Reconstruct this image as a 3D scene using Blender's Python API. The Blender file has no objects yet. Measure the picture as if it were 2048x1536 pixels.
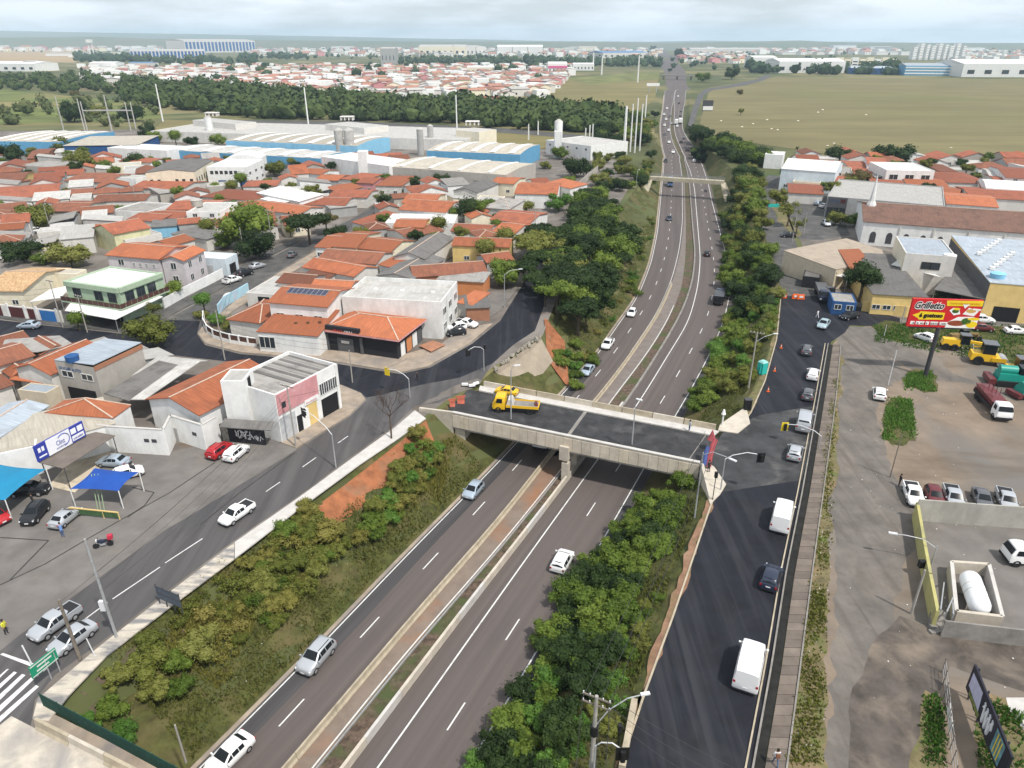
import bpy,math,random
import numpy as np
from mathutils import Vector,Matrix
random.seed(7)
S=bpy.context.scene
COL=S.collection
R=math.radians
FPX,PITCH,CH=1420.0,R(25.7),50.0
cam_d=bpy.data.cameras.new('camera');cam=bpy.data.objects.new('camera',cam_d);COL.objects.link(cam)
cam.location=(0,0,CH);cam.rotation_euler=(R(90)-PITCH,0,0)
cam_d.sensor_fit='HORIZONTAL';cam_d.sensor_width=36;cam_d.lens=36*FPX/2048
cam_d.clip_start=.5;cam_d.clip_end=60000
S.camera=cam
SUN_EL,SUN_AZ=R(58),R(138)
W=bpy.data.worlds.new('World');S.world=W;W.use_nodes=True
wn=W.node_tree.nodes;wl=W.node_tree.links
for n in list(wn):wn.remove(n)
w_out=wn.new('ShaderNodeOutputWorld');w_bg=wn.new('ShaderNodeBackground')
w_sky=wn.new('ShaderNodeTexSky');w_sky.sky_type='NISHITA';w_sky.sun_disc=False
w_sky.sun_elevation=SUN_EL;w_sky.sun_rotation=SUN_AZ;w_sky.air_density=1.0;w_sky.dust_density=1.2
w_tc=wn.new('ShaderNodeTexCoord');w_map=wn.new('ShaderNodeMapping');w_map.inputs['Scale'].default_value=(1.2,1.2,7)
w_no=wn.new('ShaderNodeTexNoise');w_no.inputs['Scale'].default_value=4.5;w_no.inputs['Detail'].default_value=9;w_no.inputs['Roughness'].default_value=.58
w_rp=wn.new('ShaderNodeValToRGB');w_rp.color_ramp.elements[0].position=.38;w_rp.color_ramp.elements[1].position=.60
w_rp.color_ramp.elements[0].color=(.5,.5,.5,1);w_rp.color_ramp.elements[1].color=(1,1,1,1)
w_mix=wn.new('ShaderNodeMix');w_mix.data_type='RGBA'
w_mix.inputs['B'].default_value=(11.8,12.4,13.3,1)
w_bg.inputs['Strength'].default_value=.060
wl.new(w_tc.outputs['Generated'],w_map.inputs['Vector']);wl.new(w_map.outputs[0],w_no.inputs['Vector'])
wl.new(w_no.outputs['Fac'],w_rp.inputs[0]);wl.new(w_rp.outputs[0],w_mix.inputs['Factor'])
wl.new(w_sky.outputs[0],w_mix.inputs['A']);wl.new(w_mix.outputs['Result'],w_bg.inputs['Color']);wl.new(w_bg.outputs[0],w_out.inputs[0])
sun_d=bpy.data.lights.new('sun','SUN');sun=bpy.data.objects.new('sun',sun_d);COL.objects.link(sun)
sun_d.energy=3.0;sun_d.angle=R(2.5);sun_d.color=(1,.95,.88)
sv=Vector((math.sin(SUN_AZ)*math.cos(SUN_EL),math.cos(SUN_AZ)*math.cos(SUN_EL),math.sin(SUN_EL)))
sun.rotation_euler=sv.to_track_quat('Z','Y').to_euler();sun.location=sv*200
S.view_settings.view_transform='Standard';S.view_settings.look='None';S.view_settings.gamma=1
S.view_settings.use_curve_mapping=False;S.view_settings.exposure=.57
S.render.engine='CYCLES'
S.cycles.max_bounces=5;S.cycles.diffuse_bounces=3;S.cycles.glossy_bounces=2;S.cycles.transmission_bounces=2;S.cycles.volume_bounces=2
S.cycles.transparent_max_bounces=6
CP,SP=math.cos(PITCH),math.sin(PITCH)
def G(px,py,z=0.0):
 u=(px-1024)/FPX;v=(768-py)/FPX
 dy=CP+v*SP;dz=-SP+v*CP
 t=(z-CH)/dz
 return Vector((u*t,dy*t,z))
def ppm(p):
 return FPX/(p.y*CP+(CH-p.z)*SP)
HWZ=-6.3
def hwz(y):
 if y<330:return HWZ
 if y>850:return .3
 t=(y-330)/520;t=t*t*(3-2*t)
 return HWZ+(.3-HWZ)*t
def GH(px,py):
 z=HWZ
 for _ in range(25):z=hwz(G(px,py,z).y)
 return G(px,py,z)
MATS={}
def mat(name,col,rough=.8,var=.12,scale=1.5,bump=0.,col2=None,metal=0.,spec=.3,coords='Object',stretch=None,detail=6.,thr=None,rnd=0.,bscale=None):
 """Principled with a two-tone noise; col2 is the second tone (default: darker), rnd varies brightness per object."""
 if name in MATS:return MATS[name]
 m=bpy.data.materials.new(name);m.use_nodes=True;MATS[name]=m
 nt=m.node_tree;N=nt.nodes;Lk=nt.links;b=N['Principled BSDF']
 b.inputs['Roughness'].default_value=rough;b.inputs['Metallic'].default_value=metal
 b.inputs['Specular IOR Level'].default_value=spec
 m.diffuse_color=(*col,1)
 if var>0 or col2:
  tc=N.new('ShaderNodeTexCoord');mp=N.new('ShaderNodeMapping');mp.inputs['Scale'].default_value=stretch or(1,1,1)
  if coords=='World':
   ge=N.new('ShaderNodeNewGeometry');Lk.new(ge.outputs['Position'],mp.inputs['Vector'])
  else:Lk.new(tc.outputs[coords],mp.inputs['Vector'])
  no=N.new('ShaderNodeTexNoise');no.inputs['Scale'].default_value=scale;no.inputs['Detail'].default_value=detail;no.inputs['Roughness'].default_value=.62
  Lk.new(mp.outputs[0],no.inputs['Vector'])
  rp=N.new('ShaderNodeValToRGB');lo,hi=thr or(.3,.7)
  rp.color_ramp.elements[0].position=lo;rp.color_ramp.elements[1].position=hi
  c2=col2 or tuple(max(0,c*(1-2*var))for c in col)
  c1=col if col2 else tuple(min(1,c*(1+var))for c in col)
  rp.color_ramp.elements[0].color=(*c2,1);rp.color_ramp.elements[1].color=(*c1,1)
  Lk.new(no.outputs['Fac'],rp.inputs[0]);out=rp.outputs[0]
  if rnd>0:
   oi=N.new('ShaderNodeObjectInfo');mr=N.new('ShaderNodeMapRange');mr.inputs[3].default_value=1-rnd;mr.inputs[4].default_value=1+rnd
   Lk.new(oi.outputs['Random'],mr.inputs[0])
   mx=N.new('ShaderNodeMix');mx.data_type='RGBA';mx.blend_type='MULTIPLY';mx.inputs['Factor'].default_value=1
   Lk.new(out,mx.inputs['A']);Lk.new(mr.outputs[0],mx.inputs['B']);out=mx.outputs['Result']
  Lk.new(out,b.inputs['Base Color'])
  if bump>0:
   bp=N.new('ShaderNodeBump');bp.inputs['Strength'].default_value=bump;bp.inputs['Distance'].default_value=.05
   if bscale:
    n2=N.new('ShaderNodeTexNoise');n2.inputs['Scale'].default_value=bscale;n2.inputs['Detail'].default_value=4
    Lk.new(mp.outputs[0],n2.inputs['Vector']);Lk.new(n2.outputs['Fac'],bp.inputs['Height'])
   else:Lk.new(no.outputs['Fac'],bp.inputs['Height'])
   Lk.new(bp.outputs[0],b.inputs['Normal'])
 else:b.inputs['Base Color'].default_value=(*col,1)
 return m
def layer(m,col,scale,lo,hi,stretch=None,detail=5.,seed=0.,coords='World',amount=1.):
 """Lay a second shape of stain, wear or growth over a material's base colour."""
 nt=m.node_tree;N=nt.nodes;Lk=nt.links;b=N['Principled BSDF']
 src=b.inputs['Base Color'].links[0].from_socket if b.inputs['Base Color'].links else None
 mp=N.new('ShaderNodeMapping');mp.inputs['Scale'].default_value=stretch or(1,1,1);mp.inputs['Location'].default_value=(seed,seed*.7,0)
 if coords=='World':
  ge=N.new('ShaderNodeNewGeometry');Lk.new(ge.outputs['Position'],mp.inputs['Vector'])
 else:
  tc=N.new('ShaderNodeTexCoord');Lk.new(tc.outputs[coords],mp.inputs['Vector'])
 no=N.new('ShaderNodeTexNoise');no.inputs['Scale'].default_value=scale;no.inputs['Detail'].default_value=detail;no.inputs['Roughness'].default_value=.6
 no.inputs['Distortion'].default_value=.4
 Lk.new(mp.outputs[0],no.inputs['Vector'])
 mr=N.new('ShaderNodeMapRange');mr.inputs[1].default_value=lo;mr.inputs[2].default_value=hi;mr.inputs[4].default_value=amount
 Lk.new(no.outputs['Fac'],mr.inputs[0])
 mx=N.new('ShaderNodeMix');mx.data_type='RGBA'
 Lk.new(mr.outputs[0],mx.inputs['Factor'])
 if src:Lk.new(src,mx.inputs['A'])
 else:mx.inputs['A'].default_value=b.inputs['Base Color'].default_value
 mx.inputs['B'].default_value=(*col,1)
 Lk.new(mx.outputs['Result'],b.inputs['Base Color'])
 return m
def perp(d):return Vector((-d.y,d.x,0))
class MB:
 def __init__(s):s.v=[];s.f=[];s.mi=[];s.cur=0
 def add(s,vs,fs):
  o=len(s.v);s.v.extend(tuple(p)for p in vs)
  for f in fs:s.f.append(tuple(o+i for i in f));s.mi.append(s.cur)
  return s
 def quad(s,a,b,c,d):return s.add([a,b,c,d],[(0,1,2,3)])
 def poly(s,pts):return s.add(pts,[tuple(range(len(pts)))])
 def box(s,c,size,rz=0.,top=(1,1)):
  """c = centre of the bottom face; top scales the upper face"""
  x,y,z=size[0]/2,size[1]/2,size[2];ca,sa=math.cos(rz),math.sin(rz);vs=[]
  for k,(tx,ty)in((0,(1,1)),(1,top)):
   for sx,sy in((-1,-1),(1,-1),(1,1),(-1,1)):
    px,py=sx*x*tx,sy*y*ty
    vs.append((c[0]+px*ca-py*sa,c[1]+px*sa+py*ca,c[2]+z*k))
  return s.add(vs,[(0,3,2,1),(4,5,6,7),(0,1,5,4),(1,2,6,5),(2,3,7,6),(3,0,4,7)])
 def bar(s,p,q,w,h,up=(0,0,1)):
  """a box beam from p to q, w wide, h high (upwards from p)"""
  p=Vector(p);q=Vector(q);d=(q-p).normalized();u=Vector(up);r=d.cross(u)
  if r.length<1e-4:r=Vector((1,0,0))
  r.normalize();u=r.cross(d).normalized()
  vs=[]
  for e in(p,q):
   for a,b in((-1,0),(1,0),(1,1),(-1,1)):vs.append(e+r*(a*w/2)+u*(b*h))
  return s.add(vs,[(0,1,2,3),(7,6,5,4),(0,4,5,1),(1,5,6,2),(2,6,7,3),(3,7,4,0)])
 def prism(s,pts,z0,z1):
  n=len(pts);A=sum(pts[i][0]*pts[(i+1)%n][1]-pts[(i+1)%n][0]*pts[i][1]for i in range(n))
  if A<0:pts=pts[::-1]
  vs=[(p[0],p[1],z0)for p in pts]+[(p[0],p[1],z1)for p in pts]
  fs=[tuple(range(n-1,-1,-1)),tuple(range(n,2*n))]+[(i,(i+1)%n,n+(i+1)%n,n+i)for i in range(n)]
  return s.add(vs,fs)
 def loft(s,rings,closed=True,caps=True):
  n=len(rings[0]);vs=[p for r in rings for p in r];fs=[]
  for k in range(len(rings)-1):
   for i in range(n if closed else n-1):
    j=(i+1)%n;fs.append((k*n+i,k*n+j,(k+1)*n+j,(k+1)*n+i))
  if caps and closed:fs.append(tuple(range(n-1,-1,-1)));fs.append(tuple((len(rings)-1)*n+i for i in range(n)))
  return s.add(vs,fs)
 def tube(s,pts,r,n=6,r2=None,caps=True):
  pts=[Vector(p)for p in pts];rings=[]
  for i,p in enumerate(pts):
   d=(pts[min(i+1,len(pts)-1)]-pts[max(i-1,0)]).normalized()
   a=d.cross(Vector((0,0,1))if abs(d.z)<.95 else Vector((1,0,0))).normalized();b=d.cross(a)
   rr=r if r2 is None else r+(r2-r)*i/(len(pts)-1)
   rings.append([p+a*(math.cos(t)*rr)+b*(math.sin(t)*rr)for t in(2*math.pi*k/n for k in range(n))])
  return s.loft(rings,True,caps)
 def cyl(s,c,r,h,n=16,r2=None):return s.tube([c,(c[0],c[1],c[2]+h)],r,n,r2)
 def build(s,name,m,parent=None,smooth=None,world=True):
  if parent is not None and world:
   iv=INV.get(rootof(parent).name,Matrix())
   vs=np.array(s.v,dtype=float);M=np.array(iv)
   vs=vs@M[:3,:3].T+M[:3,3];vs=[tuple(p)for p in vs]
  else:vs=s.v
  me=bpy.data.meshes.new(name);me.from_pydata(vs,[],s.f)
  ms=m if isinstance(m,(list,tuple))else[m]
  for q in ms:me.materials.append(q)
  if len(ms)>1:me.polygons.foreach_set('material_index',s.mi)
  auto_uv(me)
  if smooth is not None:
   me.polygons.foreach_set('use_smooth',[True]*len(me.polygons))
   if smooth<180:me.set_sharp_from_angle(angle=R(smooth))
  me.update()
  o=bpy.data.objects.new(name,me);COL.objects.link(o)
  if parent is not None:o.parent=parent
  return o
def auto_uv(me):
 n=len(me.polygons)
 if n==0 or n>60000:return
 lay=me.uv_layers.new(name='m')
 nr=np.empty(n*3);me.polygons.foreach_get('normal',nr);nr=nr.reshape(-1,3)
 tot=np.empty(n,dtype=np.int32);me.polygons.foreach_get('loop_total',tot)
 vi=np.empty(len(me.loops),dtype=np.int32);me.loops.foreach_get('vertex_index',vi)
 co=np.empty(len(me.vertices)*3);me.vertices.foreach_get('co',co);co=co.reshape(-1,3)
 u=np.stack([-nr[:,1],nr[:,0],np.zeros(n)],1);ln=np.linalg.norm(u,axis=1)
 flat=ln<.02;u[flat]=(1,0,0);ln[flat]=1;u/=ln[:,None]
 v=np.cross(nr,u);un=np.repeat(u,tot,0);vn=np.repeat(v,tot,0);p=co[vi]
 uv=np.stack([(p*un).sum(1),(p*vn).sum(1)],1)
 lay.data.foreach_set('uv',uv.ravel().astype(np.float32))
INV={}
def rootof(o):
 while o.parent is not None:o=o.parent
 return o
def tag(o,label=None,cat=None,group=None,kind=None):
 if label:o['label']=label
 if cat:o['category']=cat
 if group:o['group']=group
 if kind:o['kind']=kind
 return o
def thing(name,label,cat,loc=(0,0,0),rz=0.,group=None):
 o=bpy.data.objects.new(name,None);COL.objects.link(o);o.empty_display_size=.5
 o.location=loc;o.rotation_euler=(0,0,rz)
 M=Matrix.Translation(Vector(loc))@Matrix.Rotation(rz,4,'Z');INV[o.name]=M.inverted()
 return tag(o,label,cat,group)
KIDS={}
def copy_tree(o,parent=None):
 c=o.copy();COL.objects.link(c)
 if parent is not None:c.parent=parent
 for ch in list(o.children):copy_tree(ch,c)
 return c
def place(proto,used,loc,rz,label,group=None,scale=None):
 """first use moves the prototype itself, later uses copy it with its parts"""
 o=proto if not used.get(proto.name)else copy_tree(proto)
 used[proto.name]=True
 o.location=loc;o.rotation_euler=(0,0,rz)
 if scale:o.scale=scale if isinstance(scale,(tuple,list))else(scale,)*3
 o['label']=label
 if group:o['group']=group
 return o
USED={}
def setmat(o,m):
 o.material_slots[0].link='OBJECT';o.material_slots[0].material=m
def sheet(name,pts,z,m,parent=None,kind='structure'):
 """a flat sheet with the given outline (world xy)"""
 n=len(pts);A=sum(pts[i][0]*pts[(i+1)%n][1]-pts[(i+1)%n][0]*pts[i][1]for i in range(n))
 if A<0:pts=pts[::-1]
 o=MB().poly([(p[0],p[1],z)for p in pts]).build(name,m,parent)
 if kind and parent is None:o['kind']=kind
 return o
def ragged(pts,amp,step=.9):
 r=random.Random(len(pts)*7+int(abs(pts[0].x)*10));out=[];w=0.
 for a,b in zip(pts,pts[1:]+pts[:1]):
  a=Vector((a.x,a.y,0));b=Vector((b.x,b.y,0));L=(b-a).length;k=max(1,min(90,int(L/step)));n=Vector((-(b-a).y,(b-a).x,0)).normalized()
  for i in range(k):w=w*.75+r.gauss(0,amp*.6);w=max(-amp*2,min(amp*2,w));out.append(a+(b-a)*(i/k)+n*w*(1 if L>2*step else .3))
 return out
def psheet(name,px,z,m,parent=None,kind='structure',rag=0):
 P=[G(a,b,z)for a,b in px];return sheet(name,ragged(P,rag)if rag else P,z,m,parent,kind)
ORD=['first','second','third','fourth','fifth','sixth','seventh','eighth','ninth','tenth','eleventh','twelfth']
def ordinal(i):return ORD[i]if i<12 else f"{i + 1}{'st' if (i + 1) % 10 == 1 and i != 10 else 'nd' if (i + 1) % 10 == 2 and i != 11 else 'rd' if (i + 1) % 10 == 3 and i != 12 else 'th'}"
M_asph_new=layer(mat('fresh_asphalt',(.0095,.0108,.017),.75,.25,.35,coords='World',bump=.15,bscale=30),(.055,.053,.052),.09,.56,.8,amount=.5);layer(M_asph_new,(.034,.035,.041),.8,.48,.7,stretch=(1,.04,1),amount=.7)
M_asph_mid=layer(mat('service_road_asphalt',(.085,.083,.08),.85,.2,.5,coords='World',bump=.15,bscale=25),(.16,.15,.135),.15,.5,.75,amount=.7)
M_hw=layer(layer(mat('highway_asphalt',(.108,.09,.083),.8,.12,.6,coords='UV',stretch=(1.4,.02,1),bump=.1,bscale=40),(.052,.05,.05),.22,.52,.8,stretch=(1,.06,1),coords='UV',amount=.6),(.15,.12,.10),.6,.62,.85,coords='World',amount=.35)
M_hw_dark=mat('dark_shoulder_asphalt',(.064,.061,.062),.8,.22,.5,coords='UV',stretch=(1.2,.03,1),bump=.1,bscale=40)
M_ave=layer(layer(mat('avenue_asphalt',(.088,.083,.082),.8,.2,.6,coords='UV',stretch=(1.1,.03,1),bump=.1,bscale=30),(.045,.046,.05),.12,.5,.75,coords='World',amount=.6),(.19,.13,.10),.35,.66,.85,coords='World',amount=.5)
M_white=layer(mat('road_paint',(.62,.62,.60),.7,.08,2,coords='World'),(.2,.19,.18),1.5,.56,.75,amount=.7)
M_conc=layer(layer(mat('concrete',(.50,.45,.375),.85,.10,.8,coords='World',bump=.1,bscale=15),(.29,.265,.22),.5,.58,.8,amount=.5),(.20,.185,.155),.35,.66,.85,stretch=(2,2,.3),amount=.6)
M_conc_y=layer(mat('stained_barrier_concrete',(.40,.345,.255),.85,.12,.9,coords='World',bump=.1,bscale=12),(.19,.15,.10),.8,.56,.8,amount=.7)
M_conc_pale=layer(mat('pale_concrete',(.50,.48,.45),.85,.08,.8,coords='World',bump=.08,bscale=12),(.30,.28,.25),.3,.55,.8,amount=.6)
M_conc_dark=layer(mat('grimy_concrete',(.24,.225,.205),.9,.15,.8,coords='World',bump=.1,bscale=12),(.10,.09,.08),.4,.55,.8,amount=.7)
M_pave=layer(layer(mat('forecourt_concrete',(.165,.152,.139),.85,.12,.35,coords='World',bump=.05,bscale=10),(.11,.10,.092),.12,.52,.72,amount=.8),(.24,.20,.16),.25,.6,.8,amount=.5)
M_walkdirt=layer(mat('dusty_pavement',(.33,.27,.21),.9,.15,.6,coords='World',bump=.05,bscale=10),(.20,.18,.165),.2,.5,.7)
M_urban=layer(layer(mat('yard_ground',(.15,.132,.115),.9,.18,.25,coords='World'),(.20,.18,.16),.06,.5,.6),(.12,.08,.055),.1,.6,.7,amount=.8)
M_red=layer(mat('red_earth',(.30,.115,.052),.95,.2,.7,coords='World',bump=.4,bscale=5),(.22,.14,.09),.3,.52,.75,amount=.8)
M_pink=layer(layer(mat('dusty_strip',(.195,.155,.125),.9,.1,.6,coords='World',bump=.1,bscale=8),(.27,.125,.06),.09,.54,.7,amount=.8),(.18,.15,.13),.5,.6,.8,amount=.6)
M_rubble=layer(mat('stony_earth',(.12,.085,.062),.95,.35,1.6,coords='World',bump=1.,bscale=4),(.06,.075,.028),.3,.46,.62)
M_soil=layer(layer(mat('brown_soil',(.235,.135,.085),.95,.2,.8,coords='World',bump=.3,bscale=5),(.14,.115,.05),.5,.5,.65),(.30,.2,.13),.3,.55,.75)
M_lot=layer(layer(layer(mat('dirt_lot',(.215,.168,.125),.95,.16,.22,coords='World',bump=.15,bscale=3),(.15,.138,.124),.045,.44,.6,stretch=(1,.7,1)),(.105,.08,.058),.16,.52,.72,stretch=(.35,1,1),amount=.8),(.27,.21,.15),.3,.62,.8,stretch=(.3,1.4,1),amount=.5)
M_track=layer(layer(layer(layer(mat('grey_track',(.15,.135,.12),.95,.15,.35,coords='World',bump=.12,bscale=4),(.06,.056,.052),.10,.54,.75,stretch=(1,.6,1),amount=.8),(.21,.18,.145),.16,.5,.7,stretch=(1,.35,1),amount=.7),(.10,.083,.068),.9,.55,.75,amount=.6),(.085,.072,.062),.9,.5,.7,stretch=(1,.05,1),amount=.7)
M_mud=layer(mat('wet_dirt',(.095,.08,.068),.8,.25,.5,coords='World',bump=.15,bscale=4),(.19,.155,.12),.2,.5,.7)
M_grass=layer(layer(mat('grass_ground',(.070,.076,.020),.95,.3,.8,coords='World',bump=.8,bscale=6),(.125,.098,.045),.14,.48,.68),(.042,.055,.014),.35,.55,.75)
M_verge=layer(layer(mat('worn_verge',(.155,.13,.065),.95,.2,.9,coords='World',bump=.5,bscale=6),(.10,.125,.035),.4,.52,.68),(.30,.20,.12),.13,.55,.7,amount=.7)
M_land=layer(layer(layer(mat('open_land',(.085,.095,.034),.95,.25,.02,coords='World'),(.19,.165,.075),.006,.48,.6),(.06,.085,.03),.011,.54,.66),(.20,.14,.09),.0035,.58,.68,amount=.7)
M_field=layer(layer(mat('mown_field',(.17,.148,.066),.95,.12,.012,coords='World',stretch=(1,1.5,1)),(.125,.108,.046),.09,.48,.62,stretch=(.05,1,1),amount=.9),(.13,.13,.045),.004,.5,.66,amount=.6)
M_field2=layer(mat('brown_field',(.185,.155,.062),.95,.15,.015,coords='World'),(.13,.125,.045),.05,.48,.65,stretch=(.06,1,1))
M_field3=mat('bare_field',(.34,.245,.135),.95,.12,.004,coords='World',stretch=(.5,3,1))
YS=np.concatenate([np.arange(8,400,4.),np.arange(400,900,10.),np.arange(900,2500,50.),np.arange(2500,14001,500.)])
def curve(px,fn=GH,smooth=2,y0=True):
 P=[fn(a,b)for a,b in px];P.sort(key=lambda p:p.y)
 ys=np.array([p.y for p in P]);xs=np.array([p.x for p in P])
 if y0:
  k=min(3,len(P)-1);sl=(xs[k]-xs[0])/(ys[k]-ys[0]);ys=np.r_[0,ys];xs=np.r_[xs[0]-sl*ys[1],xs]
 X=np.interp(YS,ys,xs)
 for _ in range(smooth):
  Xp=np.pad(X,2,mode='edge');Xp[0:2]=2*X[0]-X[[2,1]]
  Xs=(Xp[:-4]+2*Xp[1:-3]+3*Xp[2:-2]+2*Xp[3:-1]+Xp[4:])/9;Xs[-3:]=X[-3:];X=Xs
 return X
FARA=[(1327,205),(1332,154),(1327,140),(1312,118),(1305,106),(1315,97)]
FARM=[(1348,200),(1352,175),(1352,155),(1346,140),(1330,118),(1318,105),(1324,97)]
FARF=[(1370,205),(1373,154),(1370,142),(1349,118),(1331,105),(1333,97)]
cA=curve([(400,1526),(583,1347),(820,1097),(950,969),(1131,778),(1199,702),(1222,664),(1272,597),(1300,526),(1313,464),(1318,415),(1323,364),(1326,337),(1327,308),(1321,278),(1320,249),(1325,220)]+FARA)
cB=curve([(579,1536),(736,1347),(856,1204),(1000,1045),(1102,908),(1201,793),(1254,723),(1319,626),(1348,558),(1362,500),(1368,445),(1367,364),(1364,335),(1358,306),(1346,284),(1341,257),(1344,220)]+FARM)
cC=curve([(634,1536),(812,1305),(949,1156),(1010,1085),(1093,979),(1131,935),(1228,796),(1290,717),(1336,644),(1363,579),(1371,517),(1372,445),(1369,364),(1366,335),(1360,306),(1348,284),(1342,257),(1345,220)]+FARM)
cD=curve([(701,1536),(938,1217),(1000,1140),(1122,982),(1175,908),(1257,802),(1330,687),(1366,623),(1386,564),(1391,509),(1385,445),(1379,364),(1373,337),(1366,308),(1354,284),(1346,249),(1347,220)]+FARM)
cE=curve([(755,1536),(923,1300),(1000,1190),(1201,911),(1278,806),(1348,690),(1377,646),(1396,573),(1401,517),(1389,376),(1381,343),(1361,294),(1350,269),(1348,240),(1350,220)]+FARM)
cF=curve([(990,1443),(1099,1258),(1240,1023),(1289,932),(1357,822),(1404,740),(1445,652),(1460,590),(1460,540),(1424,404),(1416,365),(1404,329),(1386,292),(1373,275),(1364,257),(1366,220)]+FARF)
g0=lambda a,b:G(a,b,0)
cTL=curve([(60,1450),(100,1400),(215,1290),(350,1190),(450,1105),(600,1000),(720,920),(800,870),(870,830),(960,770),(988,735),(1085,672),(1100,635),(1112,600),(1150,540),(1200,470),(1240,420),(1275,372),(1290,330),(1303,300),(1308,270),(1312,245),(1318,215),(1325,160),(1300,110),(1310,97)],g0)
cTR=curve([(1228,1536),(1283,1380),(1340,1240),(1388,1100),(1428,985),(1450,900),(1475,850),(1500,790),(1532,720),(1552,640),(1552,570),(1538,500),(1515,440),(1490,390),(1475,365),(1462,335),(1430,310),(1398,280),(1384,250),(1378,220),(1380,160),(1355,118),(1338,97)],g0)
def at(c,y):return float(np.interp(y,YS,c))
cTL=np.minimum(cTL,cA-1.2);cTR=np.maximum(cTR,cF+2.2)
cBL=cA-.5;cBR=np.minimum(cF+1.6,cTR-.5)
def rn(i,j,k=0):return(math.sin(i*12.9898+j*78.233+k*37.7)*43758.5453)%1-.5
def terrain(x,y):
 z=hwz(y);tl,bl,br,tr=(at(c,y)for c in(cTL,cBL,cBR,cTR))
 if x<=tl or x>=tr:return 0.
 if x<bl:t=(x-tl)/(bl-tl);return t**.85*z
 if x>br:t=(x-br)/(tr-br);return(1-t**1.1)*z
 return z
mb=MB();rings=[]
offL=[-30000,-9000,-4000,-2000,-1000,-500,-250,-120,-60,-25,-8,-2,0];offR=[0,2,8,25,60,120,250,500,1000,2000,4000,9000,30000]
for i,y in enumerate(np.r_[-200.,YS,18000.,30000.]):
 tl,bl,br,tr=(at(c,y)for c in(cTL,cBL,cBR,cTR));r=[]
 for o in offL:r.append((tl+o,y,-.03))
 for j,t in enumerate((.2,.4,.6,.8)):
  x=tl+(bl-tl)*t;r.append((x,y,t**.85*hwz(y)-.05+rn(i,j)*.5*min(1,-hwz(y)/5 if hwz(y)<0 else 0)))
 r.append((bl,y,hwz(y)-.06));r.append((br,y,hwz(y)-.06))
 for j,t in enumerate((.2,.4,.6,.8)):
  x=br+(tr-br)*t;r.append((x,y,(1-t**1.1)*hwz(y)-.05+rn(i,j,3)*.4*min(1,-hwz(y)/5 if hwz(y)<0 else 0)))
 for o in offR:r.append((tr+o,y,-.03))
 rings.append(r)
ground=mb.loft(rings,closed=False).build('ground',M_land,smooth=180);ground['kind']='structure'
ground.data.polygons.foreach_set('use_smooth',[True]*len(ground.data.polygons))
def strip(name,cl,cr,dz,m,y0=8,y1=14000,kind='structure',parent=None,zf=hwz,cols=1,yy=None):
 """a draped band between two curves, with UV across / along in metres"""
 ys=[y for y in(YS if yy is None else yy)if y0<=y<=y1];vs,fs,uv=[],[],[];d=0;prev=None
 for k,y in enumerate(ys):
  a=Vector((cl(y)if callable(cl)else at(cl,y),y,0));b=Vector((cr(y)if callable(cr)else at(cr,y),y,0));z=zf(y)+dz
  if prev is not None:d+=(a-prev).length
  prev=a
  for c in range(cols+1):
   p=a+(b-a)*(c/cols);vs.append((p.x,p.y,z));uv.append(((p-a).length,d))
 n=cols+1
 for k in range(len(ys)-1):
  for c in range(cols):fs.append((k*n+c,k*n+c+1,(k+1)*n+c+1,(k+1)*n+c))
 me=bpy.data.meshes.new(name);me.from_pydata(vs,[],fs);me.materials.append(m)
 lay=me.uv_layers.new(name='m');vi=[l.vertex_index for l in me.loops]
 lay.data.foreach_set('uv',np.array([uv[i]for i in vi],dtype=np.float32).ravel())
 o=bpy.data.objects.new(name,me);COL.objects.link(o)
 if parent is not None:o.parent=parent
 elif kind:o['kind']=kind
 return o
def bank(name,ct,cb,m,y0,y1,left):
 ys=[y for y in YS if y0<=y<=y1];rings=[]
 for i,y in enumerate(ys):
  t0,b0=at(ct,y),at(cb,y);r=[]
  for j in range(9):
   t=j/8;z=(t**.85 if left else 1-(1-t)**1.1 if False else t**1.0)*hwz(y)
   r.append((t0+(b0-t0)*t,y,z+.02+(rn(i,j,9)*.35 if 0<j<8 else 0)))
  rings.append(r)
 o=MB().loft(rings,closed=False).build(name,m);o['kind']='structure'
 o.data.polygons.foreach_set('use_smooth',[True]*len(o.data.polygons));return o
bank('embankment',cTL,cBL,M_grass,8,520,True)
bank('embankment',cTR,cBR,M_grass,8,520,False)
hw1=strip('highway',cA,cB,.0,M_hw,cols=2)
hw2=strip('highway',cD,cF+1.5*np.clip(1.2-YS/600,.2,1),.0,M_hw,cols=2)
strip('highway_shoulder',cA-.9,cA,.0,M_walkdirt,y1=800)
strip('dark_lane',cA+.12,cA+2.3,.006,M_hw_dark,y1=128,parent=hw1)
strip('dark_lane',cF-.2,cF+1.3,.006,M_hw_dark,y1=128,parent=hw2)
strip('median_strip',cB,cC,.004,M_pink,y1=96)
strip('median_strip',cB,cC,.004,layer(mat('pale_strip',(.18,.155,.14),.9,.1,.6,coords='World'),(.16,.13,.11),.4,.5,.75),y0=92,y1=330)
strip('median_drain',cC,cD-.1,-.02,M_rubble,y1=700)
def line(c,w,dz,y0,y1,par):strip('edge_line',c-w/2,c+w/2,dz,M_white,y0,y1,parent=par)
line(cA+.35,.16,.014,8,900,hw1);line(cB-.55,.14,.012,130,900,hw1)
line(cC-.25,.16,.012,8,160,hw1);line(cE,.18,.012,8,900,hw2);line(cF,.18,.014,8,900,hw2)
cN1=cA*.50+(cB-.3)*.50;cN2=cE*.5+cF*.5
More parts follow.
